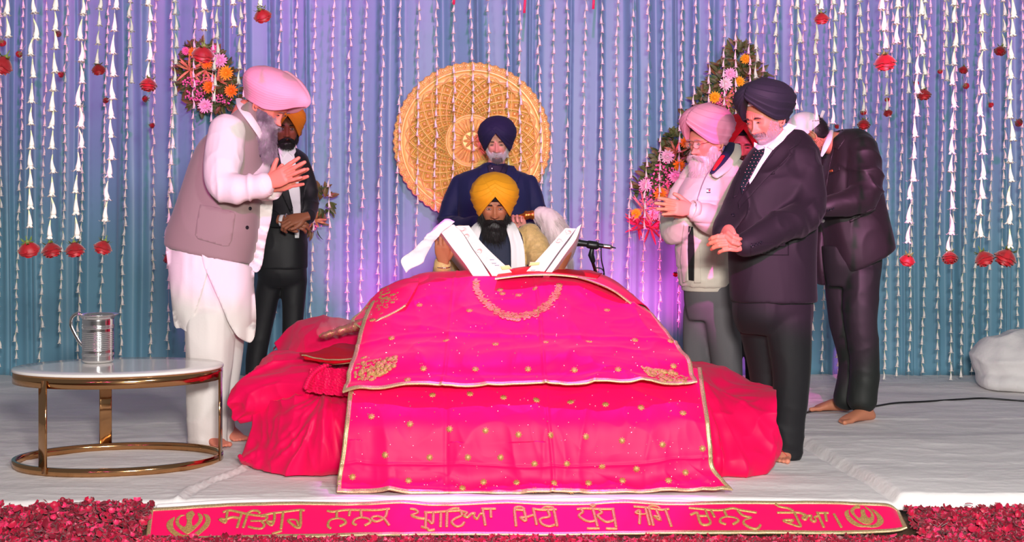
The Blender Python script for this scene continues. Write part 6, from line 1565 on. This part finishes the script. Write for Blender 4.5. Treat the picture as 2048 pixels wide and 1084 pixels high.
    fe = [foot_ms([P(405, 400, d)[0], d-.02, .006], [P(462, 400, d)[0], d-.13, .006]), foot_ms([P(438, 400, d)[0], d+.12, .006], [P(490, 400, d)[0]-.02, d+.04, .006])]
    bodymesh(root, sk, [neck, link((482, 240, d, .10), (455, 300, d, .15), (436, 420, d, .15), (426, 540, d, .14)), link((460, 270, d-.10, .05), (450, 360, d-.25, .05), (537, 366, d-.32, .029)), link((498, 275, d+.12, .05), (514, 355, d, .05), (546, 373, d-.25, .029)), link((412, 620, d-.05, .08), (412, 720, d-.04, .06), (408, 882, d-.03, .04)), link((446, 620, d+.06, .08), (446, 720, d+.07, .06), (438, 874, d+.08, .04))], [h.copy().xf(R, hc), h1, h2]+fe)
    mk('wrist_thread', tube([w2+[-.02+.01*math.sin(a), .030*math.cos(a), -.005+.034*math.sin(a)] for a in np.linspace(0, 6.28, 20)], .004, 8, rounded=False), m_blackcloth, root)
    eye_parts(root, R, hc, .35, browc=(.16, .13, .14), gaze=(.002, -.002))
    gm = mat('grey beard hair', sr(198, 184, 192), .6, col2=sr(112, 98, 110), vscale=9); fl = world_flow(R, (-.02, -.03, -1))
    bl = []
    for k, (dx, dz, rx, rz) in enumerate(((-.01, -.055, .058, .050), (-.020, -.105, .062, .055), (-.022, -.155, .058, .055), (-.012, -.205, .048, .05), (.002, -.245, .034, .04))):
        q = R.T @ np.array([dx, -.02, dz]); bl.append((q[0], q[1], q[2], rx, rx*.85, rz*.8))
    bl += [(0, -.04, -.10, .060, .050, .030), (.062, -.004, -.055, .016, .040, .052), (-.062, -.004, -.055, .016, .040, .052)]
    beard_part(root, R, hc, bl, gm, 9000, .026, flow=fl, seed=26, mn=1000, curl=1.0, mcol=mat('light moustache', sr(170, 160, 166), .6), lip=False)
    turban(root, RT, hc+[-.006, 0, .004], mat('pale pink turban cloth', sr(246, 164, 190), .8, bump=.3, bscale=350), a=.128, b=.176, top=.184, zf=.072, zs=-.016, zb=-.012, zc=.090, nf=16, amp=.0016, seam=.12, side=1, seed=22, fat=1.3, under=mat('grey band', sr(120, 118, 118), .8), nose_out=.035)
man_bow()

# ---------------------------------------------------------------- B: attendant in dark suit behind
def man_behind():
    d = 8.5; hc = P(573, 256, d-.02); R = rotm(12, 6)
    root = empty('person', (P(560, 400, d)[0], d, .004), 'man in black suit and orange turban standing behind the bowing man, hands folded', 'person')
    h = head_ms(1.03, 1.1); sk = mskin('dark brown', sr(150, 88, 62))
    jr = [(570, 294, d+.04, 20, .07), (568, 304, d+.04, 38, .09), (567, 318, d+.03, 50, .11), (566, 350, d+.01, 52, .13), (565, 400, d, 48, .14), (563, 450, d, 49, .14), (562, 500, d, 52, .15), (562, 536, d, 52, .15)]
    jk = remesh([torso(jr), limb([(604, 326, d+.02, 15), (617, 370, d, 16), (620, 410, d-.06, 16), (618, 432, d-.2, 14), (610, 440, d-.27, 11)]), limb([(530, 326, d+.02, 16), (522, 380, d, 17), (522, 420, d-.04, 17), (545, 438, d-.18, 14), (562, 442, d-.27, 11)])], .0075, 3)
    wrinkle(jk, .007, 5, 17, (1, 1, .6)); bend_folds(jk, P(620, 412, d-.05), [.1, 0, 1], .009, .035, .12); mk('jacket', jk, m_suit2, root); bv = jk.bvh()
    mk('shirt', patch(bv, [(555, 296), (587, 296), (592, 330), (600, 380), (602, 430), (598, 476), (590, 476), (586, 420), (574, 370), (562, 330)], 3, .004, .008), m_shirt, root)
    for pts in ([(547, 298), (556, 296), (562, 325), (574, 366), (586, 416), (580, 424), (564, 390), (552, 356), (548, 330)], [(586, 296), (596, 302), (604, 330), (608, 372), (606, 420), (603, 424), (600, 380), (594, 336)]):
        mk('lapel', patch(bv, pts, 3, .010, .010), m_suit2, root)
    for pts in ([(558, 292), (566, 290), (574, 304), (566, 314), (558, 303)], [(590, 291), (582, 290), (576, 304), (586, 313), (592, 303)]): mk('shirt_collar', patch(bv, pts, 2.5, .013, .008), m_shirt, root)
    mk('pocket_badge', patch(bv, [(606, 352), (613, 352), (613, 357), (606, 357)], 2, .004, .004), mat('copper badge', sr(190, 110, 60), .4, .6), root)
    buttons(root, bv, [(582, 423)], .010, m_btn)
    tr = remesh([torso([(564, 500, d, 46, .13), (564, 545, d, 48, .13), (564, 572, d, 44, .085)]), limb([(541, 560, d, 25), (526, 640, d+.02, 22), (512, 720, d+.02, 19), (508, 778, d+.02, 17)]), limb([(588, 560, d, 25), (586, 640, d, 21), (580, 720, d, 18), (578, 778, d, 16)])], .010, 4)
    wrinkle(tr, .007, 5, 25, (1, 1, .4)); mk('trousers', tr, m_suit2, root)
    w1, w2 = P(566, 440, d-.29), P(609, 438, d-.29)
    h1 = hand_ms(w1, [.9, -.15, -.12], [-.1, -.9, .5], 1, fcurl=[(22, 45, 35)]*4, spread=2, tang=26, L=1.06)
    h2 = hand_ms(w2, [-.75, -.35, -.2], [.1, -.8, .6], -1, fcurl=[(30, 55, 35)]*4, spread=2, tang=24, L=1.02)
    h2.V += [0, -.035, .012]
    neck = tube([hc+[0, .03, -.06], P(571, 312, d+.03)], [.058, .064], 20)
    fe = [foot_ms([P(508, 400, d)[0], d+.08, .006], [P(506, 400, d)[0], d-.17, .006]), foot_ms([P(578, 400, d)[0], d+.08, .006], [P(584, 400, d)[0], d-.17, .006])]
    bodymesh(root, sk, [neck, link((569, 316, d+.03, .09), (566, 380, d, .11), (563, 500, d, .11), (563, 560, d, .11)), link((604, 332, d+.02, .035), (619, 410, d-.06, .035), (609, 438, d-.28, .026)), link((532, 332, d+.02, .035), (522, 418, d-.04, .035), (566, 441, d-.28, .026)), link((543, 560, d, .07), (526, 640, d+.02, .05), (508, 775, d+.02, .03)), link((587, 560, d, .07), (585, 640, d, .05), (578, 775, d, .03))], [h.copy().xf(R, hc), h1, h2]+fe)
    mk('shirt_cuff', cuff(P(561, 441, d-.275), [.9, -.15, -.05], .036, .022), m_shirt, root)
    mk('steel_bangle', tube([w1+[.02, .034*math.cos(a), .040*math.sin(a)-.002] for a in np.linspace(0, 6.2832, 24)], .0035, 8, rounded=False), m_steelb, root)
    mk('wristwatch', tube([w2+[-.005+.012*math.sin(a), .032*math.cos(a), .034*math.sin(a)] for a in np.linspace(0, 6.2832, 24)], .006, 8, rounded=False), m_steelb, root)
    eye_parts(root, R, hc, .5, browthick=1.3, nb=140)
    blk = mat('black hair', (.012, .009, .009), .5)
    beard_part(root, R, hc, [(0, -.052, -.095, .056, .040, .024), (0, -.050, -.112, .045, .035, .020), (.060, -.006, -.060, .015, .032, .040), (-.060, -.006, -.060, .015, .032, .040)], blk, 2400, .012, flow=world_flow(R, (0, -.1, -1)), seed=31, mn=600)
    turban(root, R, hc, mat('orange turban cloth', sr(226, 130, 20), .78, bump=.3, bscale=350), a=.112, b=.145, top=.172, zf=.084, nf=5, amp=.004, seam=.4, side=1, seed=28)
man_behind()

# ---------------------------------------------------------------- H: man in red turban behind
def man_red():
    d = 7.95; hc = P(1484, 285, d-.02); R = rotm(-8, 20, 3)
    root = empty('person', (P(1490, 400, d)[0], d, .004), 'man in red turban mostly hidden between the puffer jacket and the black suit', 'person')
    h = head_ms(.98, 1.05); sk = mskin('warm brown', sr(190, 112, 88))
    jr = [(1486, 322, d+.04, 20, .07), (1486, 334, d+.04, 42, .09), (1486, 350, d+.03, 56, .11), (1486, 390, d+.01, 56, .13), (1486, 450, d, 50, .14), (1486, 520, d, 50, .14), (1486, 575, d, 50, .14)]
    jk = remesh([torso(jr), limb([(1450, 355, d, 17), (1446, 410, d, 18), (1450, 460, d-.1, 15), (1470, 450, d-.22, 12)]), limb([(1522, 355, d, 17), (1528, 410, d, 18), (1524, 460, d-.1, 15), (1502, 450, d-.22, 12)])], .010, 3)
    wrinkle(jk, .007, 5, 37); mk('coat', jk, m_suit2, root)
    tr = remesh([torso([(1486, 550, d, 44, .12), (1486, 600, d, 44, .12)]), limb([(1465, 590, d, 24), (1466, 700, d, 19), (1466, 808, d, 16)]), limb([(1506, 590, d, 24), (1508, 700, d, 19), (1508, 808, d, 16)])], .012, 4)
    mk('trousers', tr, m_suit2, root)
    h1 = hand_ms(P(1470, 450, d-.24), [.8, -.2, .1], [0, -.9, .4], 1, curl=(30, 40, 30)); h2 = hand_ms(P(1502, 450, d-.26), [-.8, -.3, .1], [0, -.9, .4], -1, curl=(30, 40, 30)); h2.V += [0, -.04, 0]
    neck = tube([hc+[0, .03, -.06], P(1486, 338, d+.03)], [.054, .060], 20)
    fe = [foot_ms([P(1466, 400, d)[0], d+.08, .006], [P(1462, 400, d)[0], d-.17, .006]), foot_ms([P(1508, 400, d)[0], d+.08, .006], [P(1514, 400, d)[0], d-.17, .006])]
    bodymesh(root, sk, [neck, link((1486, 340, d+.03, .09), (1486, 400, d, .12), (1486, 580, d, .10)), link((1452, 360, d, .035), (1448, 455, d-.08, .035), (1470, 450, d-.23, .026)), link((1520, 360, d, .035), (1526, 455, d-.08, .035), (1502, 450, d-.25, .026)), link((1466, 590, d, .07), (1466, 805, d, .03)), link((1506, 590, d, .07), (1508, 805, d, .03))], [h.copy().xf(R, hc), h1, h2]+fe)
    eye_parts(root, R, hc, .2, browthick=1.4, nb=140, browc=(.03, .02, .02))
    blk = mat('black hair', (.012, .009, .009), .5)
    beard_ms_short(root, R, hc, h, blk, 3500, .012, seed=43)
    turban(root, rotm(-8, 6, 3), hc+[0, .005, .005], mat('red turban cloth', sr(200, 14, 28), .78, bump=.3, bscale=350), a=.118, b=.150, top=.170, zf=.082, nf=5, amp=.004, seam=.5, side=1, seed=38, under=m_blackcloth)
man_red()

# ---------------------------------------------------------------- G: stooping man in cap
def man_cap():
    d = 7.5; hc = P(1618, 272, d-.02); R = rotm(-100, 42, 0)
    root = empty('person', (P(1700, 400, d)[0], d, .004), 'barefoot man in dark suit and white cap stooping behind the black-suited man at far right', 'person')
    h = head_ms(1.0, 1.0); sk = mskin('brown warm', sr(196, 126, 96))
    def rt(px, py, hw, dep, tilt): c, a, b = pr(px, py, d, hw, dep); t = math.radians(tilt); w = np.linalg.norm(a); return (c, np.array([math.cos(t), 0, math.sin(t)])*w, b)
    ra = [rt(1672, 272, 20, .08, 40), rt(1690, 285, 40, .13, 38), rt(1700, 315, 56, .17, 28), rt(1700, 360, 58, .18, 15), rt(1704, 410, 62, .18, 12), rt(1712, 460, 66, .18, 20), rt(1724, 500, 66, .175, 26), rt(1732, 522, 62, .165, 26)]
    jk = remesh([loft(smrings(ra, 4), 48, 2.35), limb([(1722, 300, d-.10, 32), (1730, 345, d-.17, 34), (1728, 388, d-.22, 33), (1698, 404, d-.27, 27), (1660, 412, d-.30, 22), (1648, 414, d-.30, 20)]), limb([(1672, 310, d+.14, 28), (1660, 370, d+.12, 28), (1648, 410, d, 24), (1640, 412, d-.12, 19)])], .0075, 3)
    wrinkle(jk, .008, 3.6, 47, (1, 1, .6), 2.2); bend_folds(jk, P(1724, 385, d-.2), [.4, 0, 1], .014, .045, .14, 5); bend_folds(jk, P(1730, 325, d-.2), [.5, 0, 1], .010, .06, .12, 9)
    m_s3 = mat('dark brown suit cloth', sr(32, 26, 29), .55, sheen=.04, bump=.2, bscale=500, spec=.5)
    mk('jacket', jk, m_s3, root); bv = jk.bvh()
    fl = remesh([loft(smrings([rt(1652, 440, 10, .06, 0), rt(1646, 490, 14, .08, 0), rt(1648, 540, 13, .08, 0), rt(1652, 572, 8, .05, 0)], 4), 24, 2.2)], .008, 3); fl.V[:, 1] += .10; mk('jacket_front', fl, m_s3, root)
    mk('shirt', remesh([loft(smrings([rt(1652, 395, 12, .07, 0), rt(1656, 430, 16, .09, 0), rt(1664, 462, 14, .09, 0), rt(1668, 478, 9, .06, 0)], 4), 24, 2.2)], .008, 3), m_shirt, root)
    mk('shirt_collar', tube([P(1662, 262, d-.02), P(1658, 278, d-.10), P(1650, 296, d-.13), P(1643, 312, d-.12)], [.014, .018, .016, .008], 12, .45, sm=5), m_shirt, root)
    mk('lapel', patch(bv, [(1666, 264), (1686, 258), (1690, 280), (1676, 300), (1668, 296), (1660, 330), (1652, 380), (1646, 390), (1644, 350), (1648, 305)], 3, .006, .008), m_s3, root)
    mk('breast_pocket', patch(bv, [(1652, 344), (1678, 332), (1680, 340), (1654, 352)], 3, .004, .004), m_s3, root)
    mk('pocket_badge', patch(bv, [(1658, 341), (1665, 338.5), (1666, 343), (1659, 345)], 2, .007, .004), mat('copper badge', sr(190, 110, 60), .4, .6), root)
    mk('pocket_welt', patch(bv, [(1698, 440), (1750, 415), (1752, 420), (1700, 446)], 3, .004, .005), m_s3, root)
    buttons(root, bv, [(1656, 421), (1661, 419), (1666, 417)], .007, m_btn, 'cuff_button')
    mk('shirt_cuff', cuff(P(1646, 414, d-.30), [-1, -.1, -.05], .050, .028), m_shirt, root)
    tr = remesh([torso([(1702, 490, d, 60, .14), (1704, 530, d, 58, .14), (1706, 572, d, 50, .09)]), limb([(1724, 550, d-.06, 36), (1722, 640, d-.07, 33), (1730, 730, d-.04, 29), (1724, 800, d-.03, 30)]), limb([(1684, 550, d+.08, 36), (1690, 640, d+.10, 32), (1706, 730, d+.14, 28), (1694, 796, d+.14, 26)])], .009, 4)
    tr.V[:, 2] = np.maximum(tr.V[:, 2], .02); wrinkle(tr, .009, 5, 45, (1, 1, .45)); bend_folds(tr, P(1722, 645, d-.1), [0, 0, 1], .006, .06, .14, 2); bend_folds(tr, P(1720, 790, d-.05), [0, 0, 1], .007, .05, .12, 2); mk('trousers', tr, mat('dark green black trouser', sr(30, 34, 32), .6, bump=.2, bscale=400), root)
    w1 = P(1636, 414, d-.31); h1 = hand_ms(w1, [-.9, .2, -.2], [.1, -.9, .3], 1, curl=(25, 35, 25)); h2 = hand_ms(P(1636, 412, d-.14), [-.9, -.1, -.1], [0, .9, .3], -1, curl=(25, 35, 25))
    fe = [foot_ms([P(1748, 400, d-.02)[0], 7.50, .004], [P(1672, 400, 7.4)[0], 7.33, .004]), foot_ms([P(1700, 400, 7.8)[0], 7.80, .004], [P(1614, 400, 7.85)[0], 7.80, .004])]
    neck = tube([hc+[.03, .0, -.02], P(1690, 292, d)], [.060, .074], 20)
    bodymesh(root, sk, [neck, link((1690, 295, d, .12), (1700, 360, d, .14), (1706, 460, d, .14), (1704, 540, d, .12)), link((1722, 310, d-.08, .05), (1726, 388, d-.21, .05), (1638, 414, d-.30, .028)), link((1674, 320, d+.12, .05), (1650, 405, d+.02, .045), (1638, 412, d-.13, .028)), link((1722, 550, d-.06, .08), (1724, 640, d-.06, .07), (1728, 800, d-.02, .045)), link((1686, 550, d+.08, .08), (1692, 640, d+.10, .07), (1698, 795, d+.15, .045))], [h.copy().xf(R, hc), h1, h2]+fe)
    blk = mat('black hair', (.012, .009, .009), .5)
    hv = remesh([ball((0, .028, .02), (.079, .082, .090), 30, 20)], .005, 2); hv = MS(hv.V[:], hv.Q, hv.T)
    hv.V = hv.V+[0, .010, -.012]; hv.add(hair_strands(hv.V, hv.normals(), 1500, .012, (0, .3, -1), .0005, .1, 3, hv.V[:, 1] > -.02))
    mk('hair', hv.xf(R, hc), blk, root); beard_ms_short(root, R, hc, h, blk, 2600, .008, seed=53)
    eye_parts(root, R, hc, .3)
    m_cap = mat('white cap cloth', sr(238, 228, 232), .7, bump=.3, bscale=200)
    th = np.linspace(-PI, PI, 120); A = []
    for t in np.linspace(0, 1, 40):
        z = .140-(.140-.012)*t**2; r = math.sqrt(max(0, 1-(max(0, z-.02)/.122)**2)); seamh = .0012
        A.append([(.090*r*math.sin(a)*(1+seamh*8*abs(math.sin(3*a))), -.108*r*math.cos(a)+.004, z) for a in th])
    A = np.array(A)
    # opening at the back
    mk('cap_crown', thick(A, .003).xf(R, hc), m_cap, root)
    br = net([[(x, -.095-.02*math.cos(x*16), .030) for x in (-.075, -.04, 0, .04, .075)], [(x*1.0, -.135+abs(x)*.4, .026-x*x*2) for x in (-.078, -.04, 0, .04, .078)], [(x*.9, -.175+abs(x)*.7, .016-x*x*4) for x in (-.070, -.04, 0, .04, .070)]], 8, 8)
    mk('cap_brim', thick(br, .004).xf(R, hc), m_cap, root)
    op = np.array([[(.034*math.cos(a)*k, .1145+.002-.02*k*abs(math.cos(a))**2, .030+.034*math.sin(a)*k) for k in (.05, 1)] for a in np.linspace(0, PI, 16)]); mk('cap_opening', thick(op, .003).xf(R, hc), m_blackcloth, root)
    mk('cap_strap', tube([R @ np.array(q)+hc for q in ((-.03, .108, .026), (0, .119, .026), (.02, .122, .035), (.03, .150, .050))], [.008, .009, .009, .010], 10, .35, sm=4), m_cap, root)
man_cap()
# ================================================================ flower arrangements pinned to the curtain
m_leaf = mat('dark green leaf', sr(62, 84, 46), .5, col2=sr(104, 120, 60), vscale=14)
m_leaf2 = mat('bronze croton leaf', sr(120, 84, 50), .5, col2=sr(92, 96, 44), vscale=20)
m_bractp = mat('pink striped bract', sr(232, 96, 120), .5, col2=sr(236, 170, 150), vscale=45)
m_bracto = mat('orange bronze bract', sr(176, 108, 70), .5, col2=sr(226, 160, 110), vscale=45)
m_yel2 = mat('yellow chrysanthemum', sr(250, 190, 40), .6); m_or = mat('orange chrysanthemum', sr(248, 150, 40), .6)
m_pk = mat('pale pink chrysanthemum', sr(250, 196, 220), .6); m_wh = mat('cream chrysanthemum', sr(244, 226, 226), .6)
m_ros = mat('small pink blossom', sr(240, 120, 170), .6); m_crim = mat('crimson leaf', sr(196, 40, 70), .5)
def leaf1(c, dr, up, L, W, bend=.3):
    dr = nrm(dr); s = nrm(np.cross(dr, up)); n = np.cross(s, dr); t = np.linspace(0, 1, 6); w = W*np.sin(np.clip(t*.93+.04, 0, 1)*PI)**.8
    return grid(np.array([[c+dr*L*a+s*b*k+n*(abs(k)*b*.5-bend*L*a*a) for k in (-1, 0, 1)] for a, b in zip(t, w)]))
def mum(c, r, seed):
    rg = np.random.default_rng(seed); ms = MS(); f = np.array([0, -1, 0.])
    for ring, (n, rr, lift) in enumerate(((16, 1, .10), (14, .8, .35), (11, .58, .6), (8, .36, .85), (5, .18, .95))):
        for k in range(n):
            a = 2*PI*k/n+rg.uniform(-.1, .1); o = np.array([math.cos(a), 0, math.sin(a)]); d = nrm(o*(1-lift*.75)+f*lift)
            ms.add(leaf1(c+f*r*.10, d, f+o*.02 if lift < .9 else o, r*(rr*.75+.30), r*.15, -.12))
    ms.add(ball(c+f*r*.3, r*.22, 10, 8)); return ms
def arrangement(label, base, blobs, flowers, bracts, sprays, seed, mixleaf):
    rg = np.random.default_rng(seed); d = 9.30; root = empty('flower_arrangement', P(base[0], base[1], d), label, 'flower arrangement')
    for nm, mt, share in (('foliage', m_leaf, 1-mixleaf), ('bronze_foliage', m_leaf2, mixleaf)):
        ms = MS()
        for (x, y, rx, ry, n) in blobs:
            for k in range(int(n*share)):
                a, q = rg.uniform(0, 6.28), rg.uniform(0, 1)**.5; c = P(x+rx*q*math.cos(a), y+ry*q*math.sin(a), d-rg.uniform(0, .09)); o = nrm([math.cos(a)+rg.normal(0, .6), -.5+rg.normal(0, .3), -math.sin(a)+rg.normal(0, .6)])
                ms.add(leaf1(c, o, rg.normal(0, 1, 3)+[0, -2, 0], rg.uniform(.04, .085), rg.uniform(.010, .019)))
        if len(ms.V): mk(nm, ms, mt, root, kind='stuff')
    for i, (x, y, r, mt) in enumerate(flowers): mk('chrysanthemum', mum(P(x, y, d-.15), r/FP*d*1.05, seed+i), mt, root)
    for i, (x, y, r, mt, n) in enumerate(bracts):
        ms = MS(); c = P(x, y, d-.12)
        for k in range(n):
            a = rg.uniform(0, 6.28); o = np.array([math.cos(a), -rg.uniform(.2, 1.1), math.sin(a)]); ms.add(leaf1(c, o, np.array([0, -1, 0])+rg.normal(0, .3, 3), r/FP*d*rg.uniform(.8, 1.15), .0085, .25))
        mk('bract', ms, mt, root)
    ms = MS()
    for (x, y, rx, ry, n) in sprays:
        for k in range(n):
            a, q = rg.uniform(0, 6.28), rg.uniform(0, 1)**.5; c = P(x+rx*q*math.cos(a), y+ry*q*math.sin(a), d-rg.uniform(.10, .17)); ms.add(ball(c, rg.uniform(.005, .009), 7, 5))
    mk('small_blossoms', ms, m_ros, root, kind='stuff')
arrangement('tall diagonal flower arrangement on the curtain behind the men standing on the right', (1400, 470),
    [(1478, 118, 26, 28, 110), (1490, 150, 40, 24, 110), (1450, 165, 34, 34, 100), (1425, 205, 34, 26, 90), (1470, 200, 40, 20, 60), (1400, 240, 34, 30, 60), (1365, 280, 34, 24, 80), (1340, 315, 34, 26, 100), (1320, 350, 32, 26, 90), (1298, 372, 26, 22, 50), (1345, 380, 24, 24, 50)],
    [(1490, 118, 10, m_yel2), (1460, 148, 12, m_pk), (1451, 168, 13, m_wh), (1479, 163, 10, m_yel2), (1429, 195, 12, m_yel2), (1370, 285, 11, m_or), (1334, 313, 14, m_wh), (1358, 330, 12, m_yel2), (1350, 353, 13, m_pk), (1290, 370, 13, m_pk), (1320, 388, 13, m_or), (1272, 427, 10, m_yel2), (1308, 428, 12, m_pk), (1340, 405, 10, m_pk), (1395, 250, 12, m_yel2)],
    [(1450, 196, 26, m_bracto, 11), (1352, 305, 26, m_bracto, 10), (1338, 384, 30, m_bractp, 14), (1286, 418, 34, m_bractp, 18), (1275, 450, 32, m_crim, 14), (1300, 455, 34, m_crim, 14), (1322, 440, 28, m_crim, 10)],
    [(1435, 215, 26, 14, 60), (1465, 190, 30, 14, 40), (1330, 345, 26, 20, 60), (1310, 375, 34, 22, 70), (1312, 425, 28, 18, 60), (1300, 405, 24, 14, 40)], 100, .35)
arrangement('orange and pink flower arrangement on the curtain at upper left, behind the two men', (420, 470),
    [(405, 115, 38, 26, 110), (380, 150, 22, 34, 80), (425, 155, 44, 34, 130), (450, 190, 40, 26, 90), (410, 195, 28, 22, 60), (480, 240, 40, 30, 40), (560, 330, 40, 40, 30), (640, 405, 22, 26, 46), (628, 445, 22, 18, 28)],
    [(388, 105, 11, m_or), (414, 126, 12, m_or), (453, 146, 14, m_yel2), (419, 174, 13, m_or), (463, 182, 13, m_or), (441, 121, 14, m_pk), (411, 212, 14, m_pk), (430, 98, 8, m_ros), (372, 102, 8, m_ros)],
    [(380, 140, 30, m_bracto, 12), (436, 160, 30, m_bracto, 14), (410, 140, 24, m_bracto, 8), (630, 440, 22, m_bracto, 8)],
    [(400, 165, 34, 16, 80), (390, 190, 22, 12, 50), (440, 200, 24, 12, 30), (630, 450, 16, 12, 16)], 140, .6)
